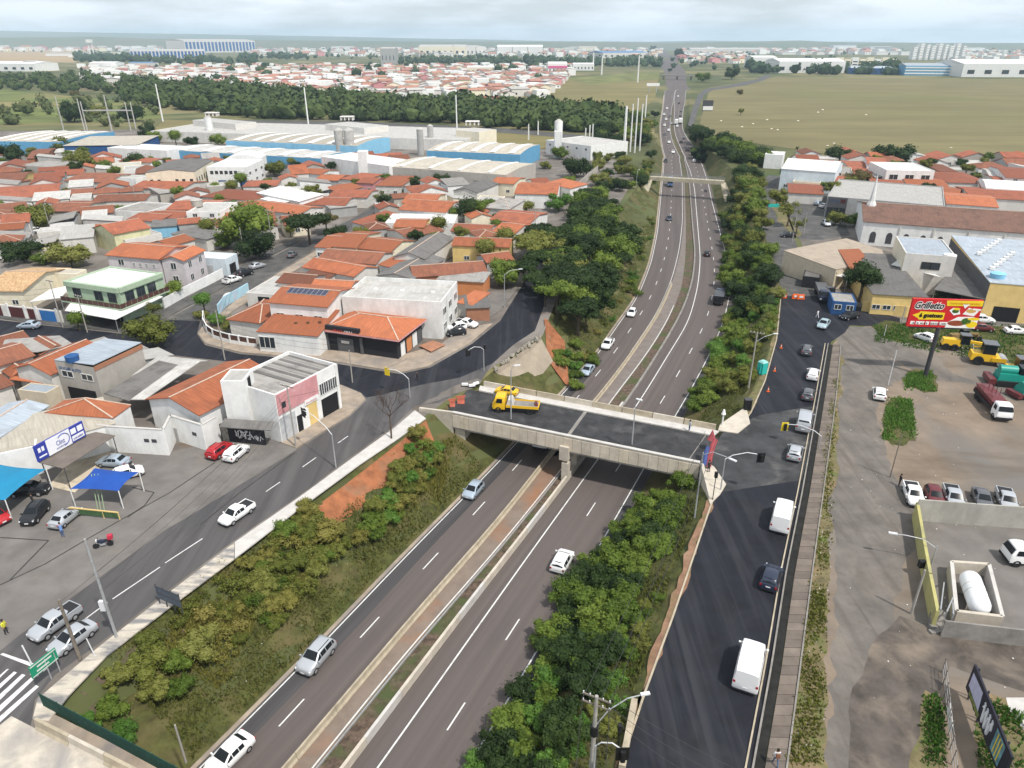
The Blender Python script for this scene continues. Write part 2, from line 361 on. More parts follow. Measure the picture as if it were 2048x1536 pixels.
for c,par,ph in((cN1,hw1,50.2),(cN2,hw2,49.5)):
 y=ph-12*.78*4
 for k in range(60):
  if y>8:strip('lane_dash',c-.08,c+.08,.016,M_white,parent=par,yy=np.linspace(y,y+3.0,3))
  x0,x1=at(c,y),at(c,y+1);y+=12/math.hypot(1,x1-x0)
def barrier(name,label,c,y0,y1,seg,h,w,m,group,skip=()):
 """a run of cast barrier, each segment a part"""
 root=thing(name,label,'barrier',(at(c,y0),y0,hwz(y0)))
 y=y0;k=0
 while y<y1:
  a=Vector((at(c,y),y,hwz(y)));yb=y+seg*.8;b=Vector((at(c,yb),yb,hwz(yb)));d=(b-a).normalized();n=perp(d)
  if k not in skip:
   rr=[]
   for e in(a,b-d*.04):
    rr.append([e+n*(s*w/2)+Vector((0,0,z))for s,z in((-1,0),(-1,.12*h),(-.45,.4*h),(-.33,h),(.33,h),(.45,.4*h),(1,.12*h),(1,0))])
   MB().loft(rr).build('segment',m,root)
  y=yb;k+=1
 return root
barrier('crash_barrier','low stained concrete crash barrier between left carriageway and dusty median strip',cB,8,175,6,.8,.55,M_conc_y,None)
def wall_run(name,label,c,y0,y1,seg,h,t,m,cat='wall',z=hwz,part='panel',pale=None):
 root=thing(name,label,cat,(at(c,y0),y0,z(y0)));y=y0;k=0
 while y<y1:
  yb=min(y+seg,y1);a=Vector((at(c,y),y,z(y)));b=Vector((at(c,yb),yb,z(yb)));d=(b-a).normalized()
  MB().bar(a,b-d*.03,t,h).build(part,m[k%len(m)]if isinstance(m,list)else m,root);y=yb;k+=1
 return root
wall_run('median_wall','pale concrete wall beside the stony drain in the middle of the highway',cD-.15,8,108,5,1.0,.3,[M_conc,M_conc_pale,M_conc])
wall_run('median_kerb','low concrete kerb lining the earth drain beyond the overpass',cD-.1,108,420,8,.35,.4,M_conc_dark,cat='kerb')
wall_run('drain_pipe','thin grey rail lying along the drain in the median',cC+.25,8,108,9,.22,.12,mat('rail_grey',(.3,.3,.3),.5,.1,2),cat='rail')
ROADS=[]
def road(*px):ROADS.append([tuple(G(a,b)[:2])for a,b in px])
def kerb(name,px,z0=0.,h=.13,w=.18,m=None,parent=None,close=False):
 pts=[G(a,b)for a,b in px];mb=MB()
 for a,b in zip(pts,pts[1:]):mb.bar(a+Vector((0,0,z0)),b+Vector((0,0,z0)),w,h)
 o=mb.build(name,m or M_conc,parent)
 if parent is None:o['kind']='structure'
 return o
psheet('town_ground',[(-900,1536),(60,1500),(95,1420),(215,1290),(450,1105),(720,920),(860,825),(985,735),(1085,672),(1112,600),(1200,470),(1280,340),(1180,300),(600,255),(0,262),(-500,275),(-900,420)],0.0,M_urban)
FC=[(-300,1480),(0,1301),(41,1268),(180,1168),(330,1060),(470,975),(593,899),(575,870),(450,880),(330,905),(200,880),(60,950),(-200,1000),(-500,1200)]
psheet('forecourt',FC,.01,M_pave);road(*FC)
AVE=[(-500,1900),(-300,1480),(0,1302),(41,1269),(180,1169),(330,1061),(470,976),(593,900),(700,833),(733,800),(722,785),(690,772),(560,735),(300,705),(0,690),(-300,690),(-300,640),(0,640),(100,652),(250,668),(330,640),(440,583),(520,527),(600,485),(700,440),(790,385),(815,388),(740,440),(640,492),(560,540),(470,600),(412,640),(392,668),(410,690),(480,708),(640,722),(800,748),(860,735),(945,687),(1000,642),(1042,575),(1080,500),(1140,440),(1175,440),(1130,500),(1096,590),(1070,661),(1026,690),(985,727),(960,765),(930,780),(880,805),(830,812),(790,850),(700,915),(600,990),(470,1080),(350,1170),(200,1285),(110,1350),(70,1400),(60,1460),(0,1536),(-200,1800)]
ave=psheet('avenue',AVE,.014,M_ave);road(*AVE)
psheet('street',[(-300,640),(0,640),(100,652),(250,668),(340,640),(400,642),(394,668),(410,690),(480,708),(640,722),(800,748),(860,735),(945,687),(1000,642),(1042,575),(1080,500),(1140,440),(1175,440),(1130,500),(1096,590),(1070,661),(1026,690),(985,727),(920,755),(840,770),(760,790),(733,795),(722,785),(690,772),(560,735),(300,705),(0,690),(-300,690)],.018,M_asph_new)
psheet('dusty_patch',[(935,782),(880,802),(838,812),(850,800),(890,780),(925,764),(955,756),(965,762)],.024,M_track,rag=0.4)
psheet('side_street_surface',[(412,640),(330,640),(440,583),(520,527),(600,485),(700,440),(790,385),(815,388),(740,440),(640,492),(560,540),(470,600)],.022,M_asph_mid)
def pavement(px,m,h=.13,name='pavement'):
 pts=[G(a,b)for a,b in px];o=MB().prism(pts,-.02,h).build(name,m);o['kind']='structure';return o
pv=pavement([(470,1086),(600,995),(700,921),(790,856),(830,822),(852,838),(800,876),(720,930),(600,1018),(470,1118)],M_conc_pale)
pavement([(108,1372),(205,1290),(350,1178),(469,1087),(469,1119),(350,1208),(215,1312),(140,1390),(98,1444),(66,1440),(76,1400)],layer(M_conc.copy(),(.17,.17,.175),.5,.45,.6,stretch=(.5,2,1),amount=.9))
pavement([(593,897),(700,830),(731,799),(722,788),(690,774),(668,765),(660,800),(560,885)],M_walkdirt)
pavement([(414,640),(396,668),(412,688),(480,705),(640,719),(800,745),(856,733),(940,687),(985,648),(930,655),(880,690),(800,712),(640,700),(520,695),(430,665)],M_walkdirt)
pavement([(-300,638),(0,638),(100,650),(250,666),(330,638),(440,580),(520,524),(600,482),(590,478),(500,520),(420,570),(300,622),(0,622),(-300,620)],M_asph_mid)
pavement([(645,494),(560,545),(472,602),(425,640),(440,640),(500,600),(580,548),(665,497)],M_walkdirt)
pavement([(1036,578),(1000,622),(960,650),(905,660),(915,615),(985,585)],M_pave)
def draped(name,px,m,dz=.05,n=5):
 """quad patch that follows the terrain; px = four corners on the ground, in order"""
 a,b,c,d=[G(*p)for p in px];vs=[]
 k=14
 for i in range(k+1):
  for j in range(n+1):
   p=(a+(b-a)*(i/k));q=(d+(c-d)*(i/k));r=p+(q-p)*(j/n)
   vs.append((r.x,r.y,terrain(r.x,r.y)+dz+(.12*(rn(i,j,5)+.3)if 0<i<k and 0<j<n else 0)))
 fs=[(i*(n+1)+j,i*(n+1)+j+1,(i+1)*(n+1)+j+1,(i+1)*(n+1)+j)for i in range(k)for j in range(n)]
 o=MB().add(vs,fs).build(name,m);o['kind']='structure';return o
draped('red_earth',[(602,1020),(852,840),(872,862),(650,1030)],M_red,.12)
draped('red_earth',[(1088,640),(1130,655),(1142,712),(1095,690)],M_red,.32)
draped('dry_earth',[(135,1385),(355,1208),(375,1225),(180,1400)],M_rubble,.1)
def mark(name,px,par,z=.03):
 return MB().poly([G(a,b,z)for a,b in px]).build(name,M_white,par)
for q in([(0,1351),(14,1338),(18,1338),(0,1356)],[(0,1368),(28,1343),(34,1345),(0,1377)],[(0,1391),(44,1348),(51,1350),(0,1402)],[(0,1412),(62,1355),(68,1358),(0,1425)],[(0,1432),(72,1370),(78,1373),(0,1443)]):
 mark('crossing_stripe',[q[1],q[2],(-60,q[3][1]+56),(-60,q[0][1]+52)],ave)
mark('stop_line',[(0,1309),(6,1306),(95,1336),(88,1343)],ave)
for a,b in(((162,1244),(215,1205)),((330,1126),(405,1077)),((532,983),(560,964)),((605,934),(632,915)),((676,886),(696,872)),((225,1198),(320,1134))):
 p,q=G(*a,.03),G(*b,.03);n=perp((q-p).normalized())*.07
 MB().quad(p-n,q-n,q+n,p+n).build('lane_dash',M_white,ave)
mb=MB()
for pts in([(0,1170),(90,1128),(180,1075),(250,1035),(340,985),(430,925)],[(255,1035),(290,1010),(308,985),(265,975)],[(0,1075),(97,1081),(20,1160)],[(400,1050),(480,985),(590,905)]):
 for a,b in zip(pts,pts[1:]):mb.bar(G(*a,.012),G(*b,.012),.16,.012)
mb.build('forecourt_joint',mat('joint_dark',(.05,.048,.045),.9,.2,2))['kind']='structure'
sr=psheet('service_road',[(1225,1600),(1240,1536),(1290,1390),(1345,1240),(1393,1100),(1420,1020),(1430,985),(1400,925),(1445,866),(1470,868),(1500,830),(1530,765),(1552,680),(1562,590),(1640,590),(1668,606),(1720,614),(1800,636),(1800,655),(1700,650),(1690,665),(1662,684),(1650,740),(1620,880),(1590,1050),(1555,1300),(1525,1536),(1515,1600)],.012,M_asph_new)
OR_=[(1562,592),(1555,540),(1538,490),(1513,440),(1505,400),(1512,372),(1538,350),(1560,352),(1548,380),(1545,410),(1556,440),(1590,478),(1606,540),(1640,592)]
psheet('old_road',OR_,.014,M_asph_mid);road(*OR_)
psheet('junction_patch',[(1435,985),(1402,930),(1445,866),(1520,830),(1640,810),(1622,880),(1604,960)],.016,layer(mat('worn_junction_asphalt',(.047,.048,.05),.8,.3,.3,coords='World',bump=.1,bscale=20),(.17,.16,.15),.22,.54,.78,amount=.7))
psheet('dealer_forecourt',[(1560,440),(1590,400),(1600,372),(1650,380),(1680,420),(1700,470),(1640,480),(1600,478),(1588,472)],.012,M_asph_mid)
psheet('grass_verge',[(1540,405),(1556,440),(1592,476),(1604,470),(1575,430),(1565,400)],.02,M_verge,rag=0.3)
psheet('right_town_ground',[(1570,330),(2600,330),(2700,640),(1800,650),(1660,602),(1600,480),(1545,410),(1550,370)],.0,M_urban)
psheet('dirt_lot',[(1664,690),(1690,660),(1760,648),(2700,648),(3200,1600),(1600,1700),(1540,1600),(1575,1300),(1625,960)],.004,M_lot)
psheet('gravel_track',[(1672,690),(1700,648),(1752,655),(1745,690),(1800,730),(1835,760),(1780,760),(1755,790),(1745,830),(1765,900),(1790,960),(1830,1000),(1830,1120),(1800,1240),(1770,1330),(1760,1600),(1650,1600),(1660,1300),(1665,1000),(1678,760)],.0085,M_track,rag=0.5)
psheet('wheel_track',[(1790,655),(1860,700),(1900,740),(1960,770),(1860,760),(1770,712),(1715,690),(1740,660)],.016,M_track,rag=0.5)
psheet('dark_dirt',[(1700,1390),(1745,1290),(1800,1230),(1862,1258),(2048,1275),(2500,1290),(2500,1500),(2048,1385),(1900,1330),(1860,1400),(1830,1600),(1690,1600)],.018,M_mud,rag=0.15)
psheet('grass_patch',[(1850,1380),(1885,1400),(1890,1600),(1835,1600),(1842,1470)],.024,M_verge,rag=0.35)
psheet('grass_patch',[(1950,1380),(2048,1420),(2300,1560),(2300,1700),(1970,1700),(1960,1500)],.024,M_verge,rag=0.35)
psheet('pale_slab',[(2012,1395),(2100,1395),(2140,1480),(2048,1460),(2018,1420)],.03,M_conc_pale)
psheet('worn_verge',[(1620,1010),(1665,760),(1676,705),(1684,705),(1672,900),(1655,1150),(1650,1400),(1645,1600),(1572,1600),(1575,1500),(1600,1250)],.02,M_verge,rag=0.3)
psheet('weed_ground',[(1745,650),(1770,640),(1870,655),(1960,660),(2048,640),(2300,650),(2300,740),(2048,735),(1990,700),(1880,690),(1790,685),(1755,668)],.02,M_grass,rag=0.45)
psheet('weed_island',[(1763,840),(1775,800),(1800,790),(1815,800),(1835,840),(1830,880),(1780,895),(1762,870)],.02,M_grass,rag=0.4)
psheet('weed_island',[(1805,755),(1830,738),(1868,750),(1875,780),(1850,785),(1822,772)],.02,M_grass,rag=0.4)
psheet('concrete_yard',[(1825,1020),(2500,1070),(2700,1300),(2048,1262),(1890,1258),(1862,1200)],.03,M_pave)
psheet('workshop_yard',[(1865,600),(1985,600),(2300,640),(2300,672),(1960,650),(1880,630)],.024,M_pave)
kerb('kerb',[(1240,1536),(1290,1385),(1345,1236),(1393,1096),(1420,1016),(1432,985)],m=M_conc_y)
kerb('kerb',[(1474,864),(1502,825),(1530,762),(1553,680),(1562,592)],m=M_conc_y)
psheet('bare_soil',[(1238,1536),(1262,1440),(1290,1385),(1345,1236),(1393,1096),(1425,1005),(1415,1000),(1384,1080),(1332,1210),(1298,1300),(1278,1400),(1232,1536)],.02,M_soil,rag=0.22)
psheet('bare_soil',[(1474,864),(1502,825),(1530,762),(1553,680),(1560,620),(1552,640),(1540,700),(1518,760),(1490,815),(1462,860)],.02,M_verge,rag=0.22)
mb=MB();wlk=[(1520,1600,1560,1600),(1530,1536,1570,1536),(1562,1343,1594,1358),(1589,1150,1621,1150),(1619,987,1641,1008),(1649,800,1670,800),(1666,690,1680,690)]
Lw=[G(a,b)for a,b,_,_ in wlk];Rw=[G(c,d)for _,_,c,d in wlk]
def along(P,t):
 L=[0];
 for a,b in zip(P,P[1:]):L.append(L[-1]+(b-a).length)
 d=t*L[-1]
 for k in range(len(P)-1):
  if d<=L[k+1]or k==len(P)-2:return P[k]+(P[k+1]-P[k])*((d-L[k])/(L[k+1]-L[k]))
walk=thing('slab_walkway','long brown walkway of concrete slabs over the drain beside the service road','walkway',Lw[1])
M_slab=[layer(mat(f'walkway_slab_{i}',c,.9,.12,.8,coords='World',bump=.1,bscale=10),(.10,.085,.07),.5,.55,.8,amount=.6)for i,c in enumerate(((.155,.128,.105),(.175,.145,.12),(.135,.112,.095)))]
n=84
for k in range(n):
 t0,t1=k/n,(k+.955)/n;a,b,c,d=along(Lw,t0),along(Rw,t0),along(Rw,t1),along(Lw,t1)
 dz=.11+rn(k,1)*.035
 MB().add([Vector((p.x,p.y,.02))for p in(a,b,c,d)]+[Vector((p.x,p.y,dz))for p in(a,b,c,d)],[(4,5,6,7),(0,1,5,4),(1,2,6,5),(2,3,7,6),(3,0,4,7)]).build('slab',M_slab[k%3],walk)
for P,off,w,h,m in((Rw,.12,.14,.22,M_conc_dark),(Lw,-.85,.16,.22,M_conc_dark),(Lw,-1.35,.14,.15,M_conc_y)):
 mb=MB()
 for k in range(40):
  a,b=along(P,k/40),along(P,(k+1)/40);nrm=perp((b-a).normalized())*-off
  mb.bar(a+nrm,b+nrm,w,h)
 mb.build('kerb',m)['kind']='structure'
mb=MB()
for k in range(40):
 a,b=along(Lw,k/40),along(Lw,(k+1)/40);nrm=perp((b-a).normalized())
 mb.quad(a+nrm*.77+Vector((0,0,.019)),a+nrm*.05+Vector((0,0,.019)),b+nrm*.05+Vector((0,0,.019)),b+nrm*.77+Vector((0,0,.019)))
mb.build('drain_bed',mat('drain_black',(.018,.018,.016),.9,.3,1))['kind']='structure'
psheet('mown_field',[(1395,262),(1420,175),(1550,154),(2048,158),(3400,165),(3400,345),(2048,335),(1800,325),(1620,303),(1500,285)],.06,M_field)
psheet('brown_field',[(1010,215),(1130,155),(1318,150),(1310,200),(1255,237),(1130,225)],.06,M_field2)
psheet('yellow_grass',[(1130,156),(1320,142),(1318,158),(1180,170)],.09,mat('rough_grass',(.15,.16,.05),.95,.3,.03,coords='World'))
psheet('bare_field',[(-600,130),(-600,90),(0,93),(330,95),(190,102),(150,125)],.08,M_field3)
psheet('meadow',[(-600,250),(-600,178),(0,178),(120,190),(270,205),(330,235),(200,246),(0,250)],.06,layer(layer(mat('meadow_grass',(.125,.15,.04),.95,.25,.03,coords='World',stretch=(.4,1,1)),(.22,.18,.075),.012,.5,.65,stretch=(.3,1,1)),(.26,.15,.075),.008,.62,.72,stretch=(.2,1,1),amount=.8))
psheet('dry_grass',[(330,240),(700,246),(1100,268),(1200,290),(1190,305),(900,285),(300,262)],.05,M_field2)
psheet('perimeter_road',[(470,240),(700,242),(1000,256),(1190,272),(1190,280),(1000,265),(700,250),(470,246)],.1,M_asph_mid)
psheet('slip_road',[(1376,250),(1384,220),(1396,190),(1410,178),(1470,168),(1515,158),(1530,150),(1545,150),(1530,160),(1490,171),(1425,180),(1408,190),(1395,222),(1386,255)],.12,M_asph_mid)
road((400,345),(570,345),(560,372),(440,372))
road((1550,320),(1600,345),(1650,400),(1700,470),(1560,470))
road((1080,640),(1060,560),(1130,430),(1400,300),(1400,640))
def V3(p,z):return Vector((p.x,p.y,z))
NL,NR=G(905,836,0),G(1398,938,0)
FL,FR=G(968,772,0),G(1432,860,0)
dN=(NR-NL).normalized();iN=perp(dN)
op=thing('overpass','concrete road overpass with new dark deck crossing the sunken highway','bridge',V3((NL+NR)/2,0))
Lb=(NR-NL).length
hd=Vector((at(cD,90)-at(cD,82),8,0)).normalized()
nl,nr,fl,fr=NL,NR,FL,FR
MB().prism([nl+iN*.2,nr+iN*.2,fr-iN*.2,fl-iN*.2],-1.0,-.03).build('deck_slab',M_conc,op)
ex=dN*3
M_deck=layer(layer(mat('deck_asphalt',(.042,.042,.044),.85,.25,.5,coords='World',bump=.1,bscale=20),(.13,.125,.12),.25,.55,.78,amount=.7),(.02,.02,.022),.12,.58,.75,amount=.7)
MB().poly([V3(p,.022)for p in(nl+iN*.5-ex*.6,nr+iN*.5+ex*.4,fr-iN*2.1+ex*.2,fl-iN*2.1-ex*.6)]).build('deck_surface',M_deck,op)
MB().prism([fl-iN*.4-dN*.5,fr-iN*.4+dN*.5,fr-iN*2.0,fl-iN*2.0],.0,.17).build('walkway',M_conc_pale,op)
MB().prism([nl+iN*-.05,nr+iN*-.05,nr+iN*.45,nl+iN*.45],.86,.98).build('cap_rail',M_conc_pale,op)
MB().prism([nl+iN*.02,nr+iN*.02,nr+iN*.38,nl+iN*.38],-.02,.86).build('parapet',M_conc,op)
npan=27;M_pan=[layer(mat(f'fascia_panel_{i}',c,.85,.1,.8,coords='World',bump=.05,bscale=12),(.20,.185,.16),.6,.55,.85,stretch=(1,1,.25),amount=.7)for i,c in enumerate(((.56,.495,.40),(.60,.535,.44),(.52,.46,.375),(.58,.50,.39)))]
for k in range(npan):
 a=nl+dN*(Lb*k/npan+.02);b=nl+dN*(Lb*(k+1)/npan-.02);o=-.06-.02*(k%2)
 MB().prism([a+iN*o,b+iN*o,b+iN*.0,a+iN*.0],-1.45,.55+.012*(k%3)).build('fascia_panel',M_pan[(k*7+k//3)%4],op)
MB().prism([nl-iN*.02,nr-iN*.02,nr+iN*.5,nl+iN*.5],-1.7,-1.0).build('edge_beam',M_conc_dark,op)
for t in(.3,.5,.72,.9):
 a=nl+(fl-nl)*t;b=nr+(fr-nr)*t
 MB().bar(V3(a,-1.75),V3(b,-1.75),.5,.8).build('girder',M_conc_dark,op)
for k in range(8):
 a=fl+(fr-fl)*(k/8+.002);b=fl+(fr-fl)*((k+1)/8-.002)
 MB().loft([[V3(e,0)+iN*s+Vector((0,0,z))for s,z in((-.38,.02),(-.3,.3),(-.22,.95),(0,.95),(0,-1.2),(-.38,-1.2))]for e in(a,b)]).build('parapet_segment',M_conc_y if k%3 else M_conc,op)
jt=.485;a=nl+(nr-nl)*jt;b=fl+(fr-fl)*jt
MB().bar(V3(a+iN*.5,.024),V3(b-iN*2.1,.024),.5,.012).build('expansion_joint',M_conc_dark,op)
a=nl+(nr-nl)*.95;b=fl+(fr-fl)*.97
MB().bar(V3(a+iN*.5,.024),V3(b-iN*2.1,.024),.12,.012).build('expansion_joint',M_conc_dark,op)
pz=at(cD,G(1137,955,HWZ).y);pb=G(1136,948,HWZ)
cr_=lambda a,b:a.x*b.y-a.y*b.x
tt=cr_(NL-pb,dN)/cr_(hd,dN);pb=pb+hd*tt;pb.z=HWZ;ch0=pb+hd*-.45;ch1=pb+hd*9.0
MB().bar(V3(ch0,-2.9),V3(ch1,-2.9),1.35,2.2).build('crosshead',M_conc,op)
for k in range(3):
 c=pb+hd*(-.1+k*3.6)+Vector((.25,0,0));MB().box((c.x,c.y,HWZ-.1),(.95,.95,3.1),math.atan2(hd.y,hd.x)).build('column',M_conc,op)
def slabwall(a,b,z0,z1,t,m,name):MB().bar(V3(a,z0),V3(b,z0),t,z1-z0).build(name,m,op)
slabwall(nr-dN*1.3+iN*.3,fr-dN*1.3,HWZ-.5,-1.0,1.6,M_conc,'abutment')
slabwall(nl+dN*1.0+iN*.3,fl+dN*1.0,HWZ-.5,-1.0,1.6,M_conc,'abutment')
w0=nr+dN*.1-iN*.02;w1=G(1418,1000,0)
MB().add([V3(w0,.95),V3(w1,.35),V3(w1,-2.2),V3(w0,-5.2)]+[V3(w0+dN*.4,.95),V3(w1+dN*.4,.35),V3(w1+dN*.4,-2.2),V3(w0+dN*.4,-5.2)],[(0,1,2,3),(7,6,5,4),(0,4,5,1),(1,5,6,2),(2,6,7,3),(3,7,4,0)]).build('wing_wall',M_conc,op)
w0=nl-dN*.02;w1=G(838,822,0)
MB().add([V3(w0,.95),V3(w1,.5),V3(w1,-1.2),V3(w0,-3.4)]+[V3(w0+iN*.4,.95),V3(w1+iN*.4,.5),V3(w1+iN*.4,-1.2),V3(w0+iN*.4,-3.4)],[(0,1,2,3),(7,6,5,4),(0,4,5,1),(1,5,6,2),(2,6,7,3),(3,7,4,0)]).build('wing_wall',M_conc,op)
def pave2(px,name='pavement'):o=MB().prism([G(*p)for p in px],-.02,.15).build(name,M_conc);o['kind']='structure'
pave2([(1402,920),(1428,935),(1452,970),(1440,990),(1420,1010),(1412,985)])
pave2([(1436,862),(1475,868),(1500,848),(1492,815),(1462,835),(1440,850)])
rs=thing('retaining_slab','large smooth concrete slab lining the bank below the new side street','slab',G(1030,720))
q=[G(988,742,.25),G(1082,676,.25),G(1106,722,-3.2),G(1066,772,-4.2),G(1016,762,-2.6)]
mb=MB();nq=(q[1]-q[0]).cross(q[2]-q[0]).normalized()
if nq.z<0:nq=-nq
mb.add([p for p in q]+[p-nq*.35 for p in q],[(0,1,2,3,4),(9,8,7,6,5)]+[(i,(i+1)%5,5+(i+1)%5,5+i)for i in range(5)])
mb.build('slab_face',layer(mat('smooth_concrete',(.31,.262,.20),.9,.1,.5,coords='World'),(.22,.19,.15),.25,.5,.75,amount=.6),rs)
mb=MB();rr=random.Random(3)
for k in range(46):
 p=q[0]+(q[1]-q[0])*rr.random()+Vector((rr.uniform(-.5,.3),rr.uniform(-.2,.6),.1));s=rr.uniform(.25,.8)
 mb.box(p,(s,s*.7,s*.55),rr.random()*3,(.7,.6))
ru=mb.build('rubble',layer(mat('broken_concrete',(.33,.30,.25),.95,.2,1.5),(.2,.17,.12),1,.5,.7));tag(ru,'line of broken concrete rubble on the crest above the retaining slab','rubble',kind='stuff')
ob=thing('near_overpass','second overpass whose concrete deck and parapet cut the bottom left corner','bridge',G(100,1500))
e0,e1=G(72,1458,0),G(270,1560,0);d2=(e1-e0).normalized();n2=perp(d2)
f0=e0-d2*3;f1=e0+d2*34
MB().prism([f0-n2*12,f1-n2*12,f1,f0],-.9,.035).build('deck_slab',layer(M_conc.copy(),(.27,.255,.24),.3,.45,.7),ob)
for k in range(8):
 a=e0+d2*(k*3.9);b=e0+d2*(k*3.9+3.85)
 MB().loft([[e+n2*s+Vector((0,0,z))for s,z in((-.1,.035),(.05,.3),(.1,1.0),(.34,1.0),(.36,-.9),(.2,-.9))]for e in(a,b)]).build('parapet_segment',M_conc if k%2 else M_conc_y,ob)
MB().prism([e0+n2*.4,f1+n2*.4,f1+n2*1.5,e0+n2*1.5],-.5,.1).build('walkway',M_walkdirt,ob)
scr=thing('mesh_fence','dark green mesh fence along the near overpass below the shrubs','fence',e0)
M_scr=mat('green_mesh',(.012,.06,.045),.8,.2,3)
s0,s1=G(88,1412,.1),G(345,1552,.1);dS=(s1-s0).normalized()
for k in range(14):
 a=s0+dS*(k*2.2);b=s0+dS*(k*2.2+2.16)
 MB().bar(a,b,.04,1.5).build('mesh_panel',M_scr,scr)
 MB().cyl(a,.04,1.6,6).build('post',M_scr,scr)
fb=thing('footbridge','slender pale concrete footbridge with railings over the highway','bridge',G(1375,360))
a,b=G(1300,357,.4),G(1448,366,.4);d=(b-a).normalized();n=perp(d);M_fb=layer(mat('footbridge_concrete',(.40,.36,.27),.85,.1,.5,coords='World'),(.22,.2,.16),.4,.55,.8)
MB().bar(a-Vector((0,0,.5)),b-Vector((0,0,.5)),2.8,1.4).build('deck',M_fb,fb)
for s in(-1.2,1.2):
 r=MB()
 for z in(.5,1.05):r.bar(a+n*s+Vector((0,0,.9+z)),b+n*s+Vector((0,0,.9+z)),.08,.08)
 r.build('rail',mat('rail_steel',(.25,.26,.27),.5,.1,2),fb)
 r=MB()
 for k in range(17):r.box(a+(b-a)*(k/16)+n*s+Vector((0,0,.9)),(.09,.09,1.15))
 r.build('baluster_row',MATS['rail_steel'],fb)['kind']='stuff'
for e,base in((a,G(1289,383,-3.5)),(b,G(1456,402,-3.8))):
 MB().loft([[Vector(p)+n*s for p,s in((e+d*(1.2 if e is a else-1.2),-1.2),(e+d*(1.2 if e is a else-1.2),1.2),(e-d*(.6 if e is a else-.6),1.2),(e-d*(.6 if e is a else-.6),-1.2))],[Vector(base)+n*s+d*t for s,t in((-1.3,1.6),(1.3,1.6),(1.3,-1.2),(-1.3,-1.2))]]).build('leg',M_fb,fb)
def tile(name,col,dark,amt=.85,rnd=.28):
 m=mat(name,col,.85,.16,.9,rnd=rnd,bump=.35,bscale=3.2,coords='UV',stretch=(4.0,.35,1))
 layer(m,dark,.35,.46,.72,coords='Object',amount=amt);return layer(m,tuple(c*.45 for c in dark),1.1,.6,.85,coords='UV',stretch=(2.2,.3,1),amount=.5)
T_or=tile('orange_roof_tile',(.33,.108,.05),(.19,.068,.038))
T_or2=tile('bright_roof_tile',(.365,.122,.056),(.25,.088,.046),.6)
T_rd=tile('red_roof_tile',(.29,.095,.052),(.185,.07,.044))
T_br=tile('brown_roof_tile',(.215,.083,.048),(.12,.058,.04),.7)
T_tan=layer(layer(mat('mottled_tan_tile',(.52,.36,.20),.85,.15,.8,coords='UV',bump=.6,bscale=3),(.33,.17,.075),1.6,.48,.62,coords='UV',stretch=(2,1,1)),(.2,.1,.05),2.5,.6,.75,coords='UV')
T_dk=tile('dark_brown_tile',(.155,.085,.062),(.085,.055,.045))
def fibro(name,col,dark):return layer(layer(mat(name,col,.85,.14,.8,rnd=.15,coords='UV',stretch=(5,.3,1),bump=.4,bscale=2.5),dark,.4,.48,.7,coords='Object',amount=.8),tuple(c*.5 for c in dark),1.2,.6,.85,coords='UV',stretch=(.5,1.5,1),amount=.6)
F_gr=fibro('grey_fibro_sheet',(.30,.285,.265),(.17,.16,.15))
F_dk=fibro('dark_fibro_sheet',(.155,.148,.14),(.085,.08,.075))
F_lt=fibro('pale_fibro_sheet',(.44,.43,.405),(.30,.285,.26))
F_bl=fibro('blue_grey_metal',(.33,.375,.42),(.25,.28,.31))
F_be=fibro('beige_metal_roof',(.42,.385,.32),(.31,.28,.23))
F_wh=fibro('white_metal_roof',(.68,.68,.66),(.55,.54,.52))
def wallm(name,col,dirt=None,amt=.55):
 m=mat(name,col,.85,.06,.8,rnd=.05)
 return layer(m,dirt or tuple(c*.62 for c in col),.6,.5,.82,stretch=(1,1,.3),amount=amt)
P_wh=wallm('white_paint',(.74,.74,.72));P_of=wallm('offwhite_paint',(.62,.60,.56));P_cr=wallm('cream_paint',(.73,.67,.52))
P_ye=wallm('yellow_paint',(.68,.50,.20));P_pk=wallm('pink_paint',(.56,.27,.28));P_li=wallm('lilac_paint',(.56,.52,.53))
P_gn=wallm('mint_paint',(.36,.46,.33));P_gr=wallm('grey_paint',(.36,.36,.35));P_dg=wallm('dark_render',(.10,.10,.105))
P_bl=wallm('blue_paint',(.12,.33,.52));P_sk=wallm('skyblue_paint',(.24,.50,.68));P_nv=wallm('navy_paint',(.025,.09,.24));P_bk=wallm('raw_brick',(.36,.17,.10));P_ce=wallm('bare_render',(.40,.375,.335));P_mg=wallm('mottled_wall',(.60,.58,.36),(.38,.37,.22),.9)
P_or=wallm('orange_paint',(.55,.22,.09));P_blk=wallm('black_paint',(.022,.022,.026))
P_mr=wallm('maroon_paint',(.085,.025,.025));P_be=wallm('beige_paint',(.52,.45,.34))
M_gl=mat('window_glass',(.03,.038,.045),.12,0,spec=.6);M_fr=mat('window_frame',(.62,.62,.60),.6,0);M_frd=mat('dark_frame',(.06,.06,.065),.6,0)
M_dr=mat('timber_door',(.13,.07,.04),.7,.2,3);M_sh=mat('steel_shutter',(.46,.47,.48),.5,.1,2);M_cap=mat('ridge_mortar',(.52,.40,.32),.85,.15,2)
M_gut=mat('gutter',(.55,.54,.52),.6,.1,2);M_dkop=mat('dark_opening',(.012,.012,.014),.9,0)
M_met=mat('galvanised',(.42,.43,.44),.45,.12,2,metal=.3)
FOOT=[];RECT=[None]
def rect(A,B,C,z):
 if A==0:return RECT[0]
 a,b,c=G(*A,z),G(*B,z),G(*C,z);e1=(b-a);L1=e1.length;e1=e1/L1;e2=perp(e1);L2=(c-b).dot(e2)
 if L2<0:a,b=b,a;e1=-e1;e2=-e2;L2=-L2
 return a,e1,e2,L1,L2
class Bd:pass
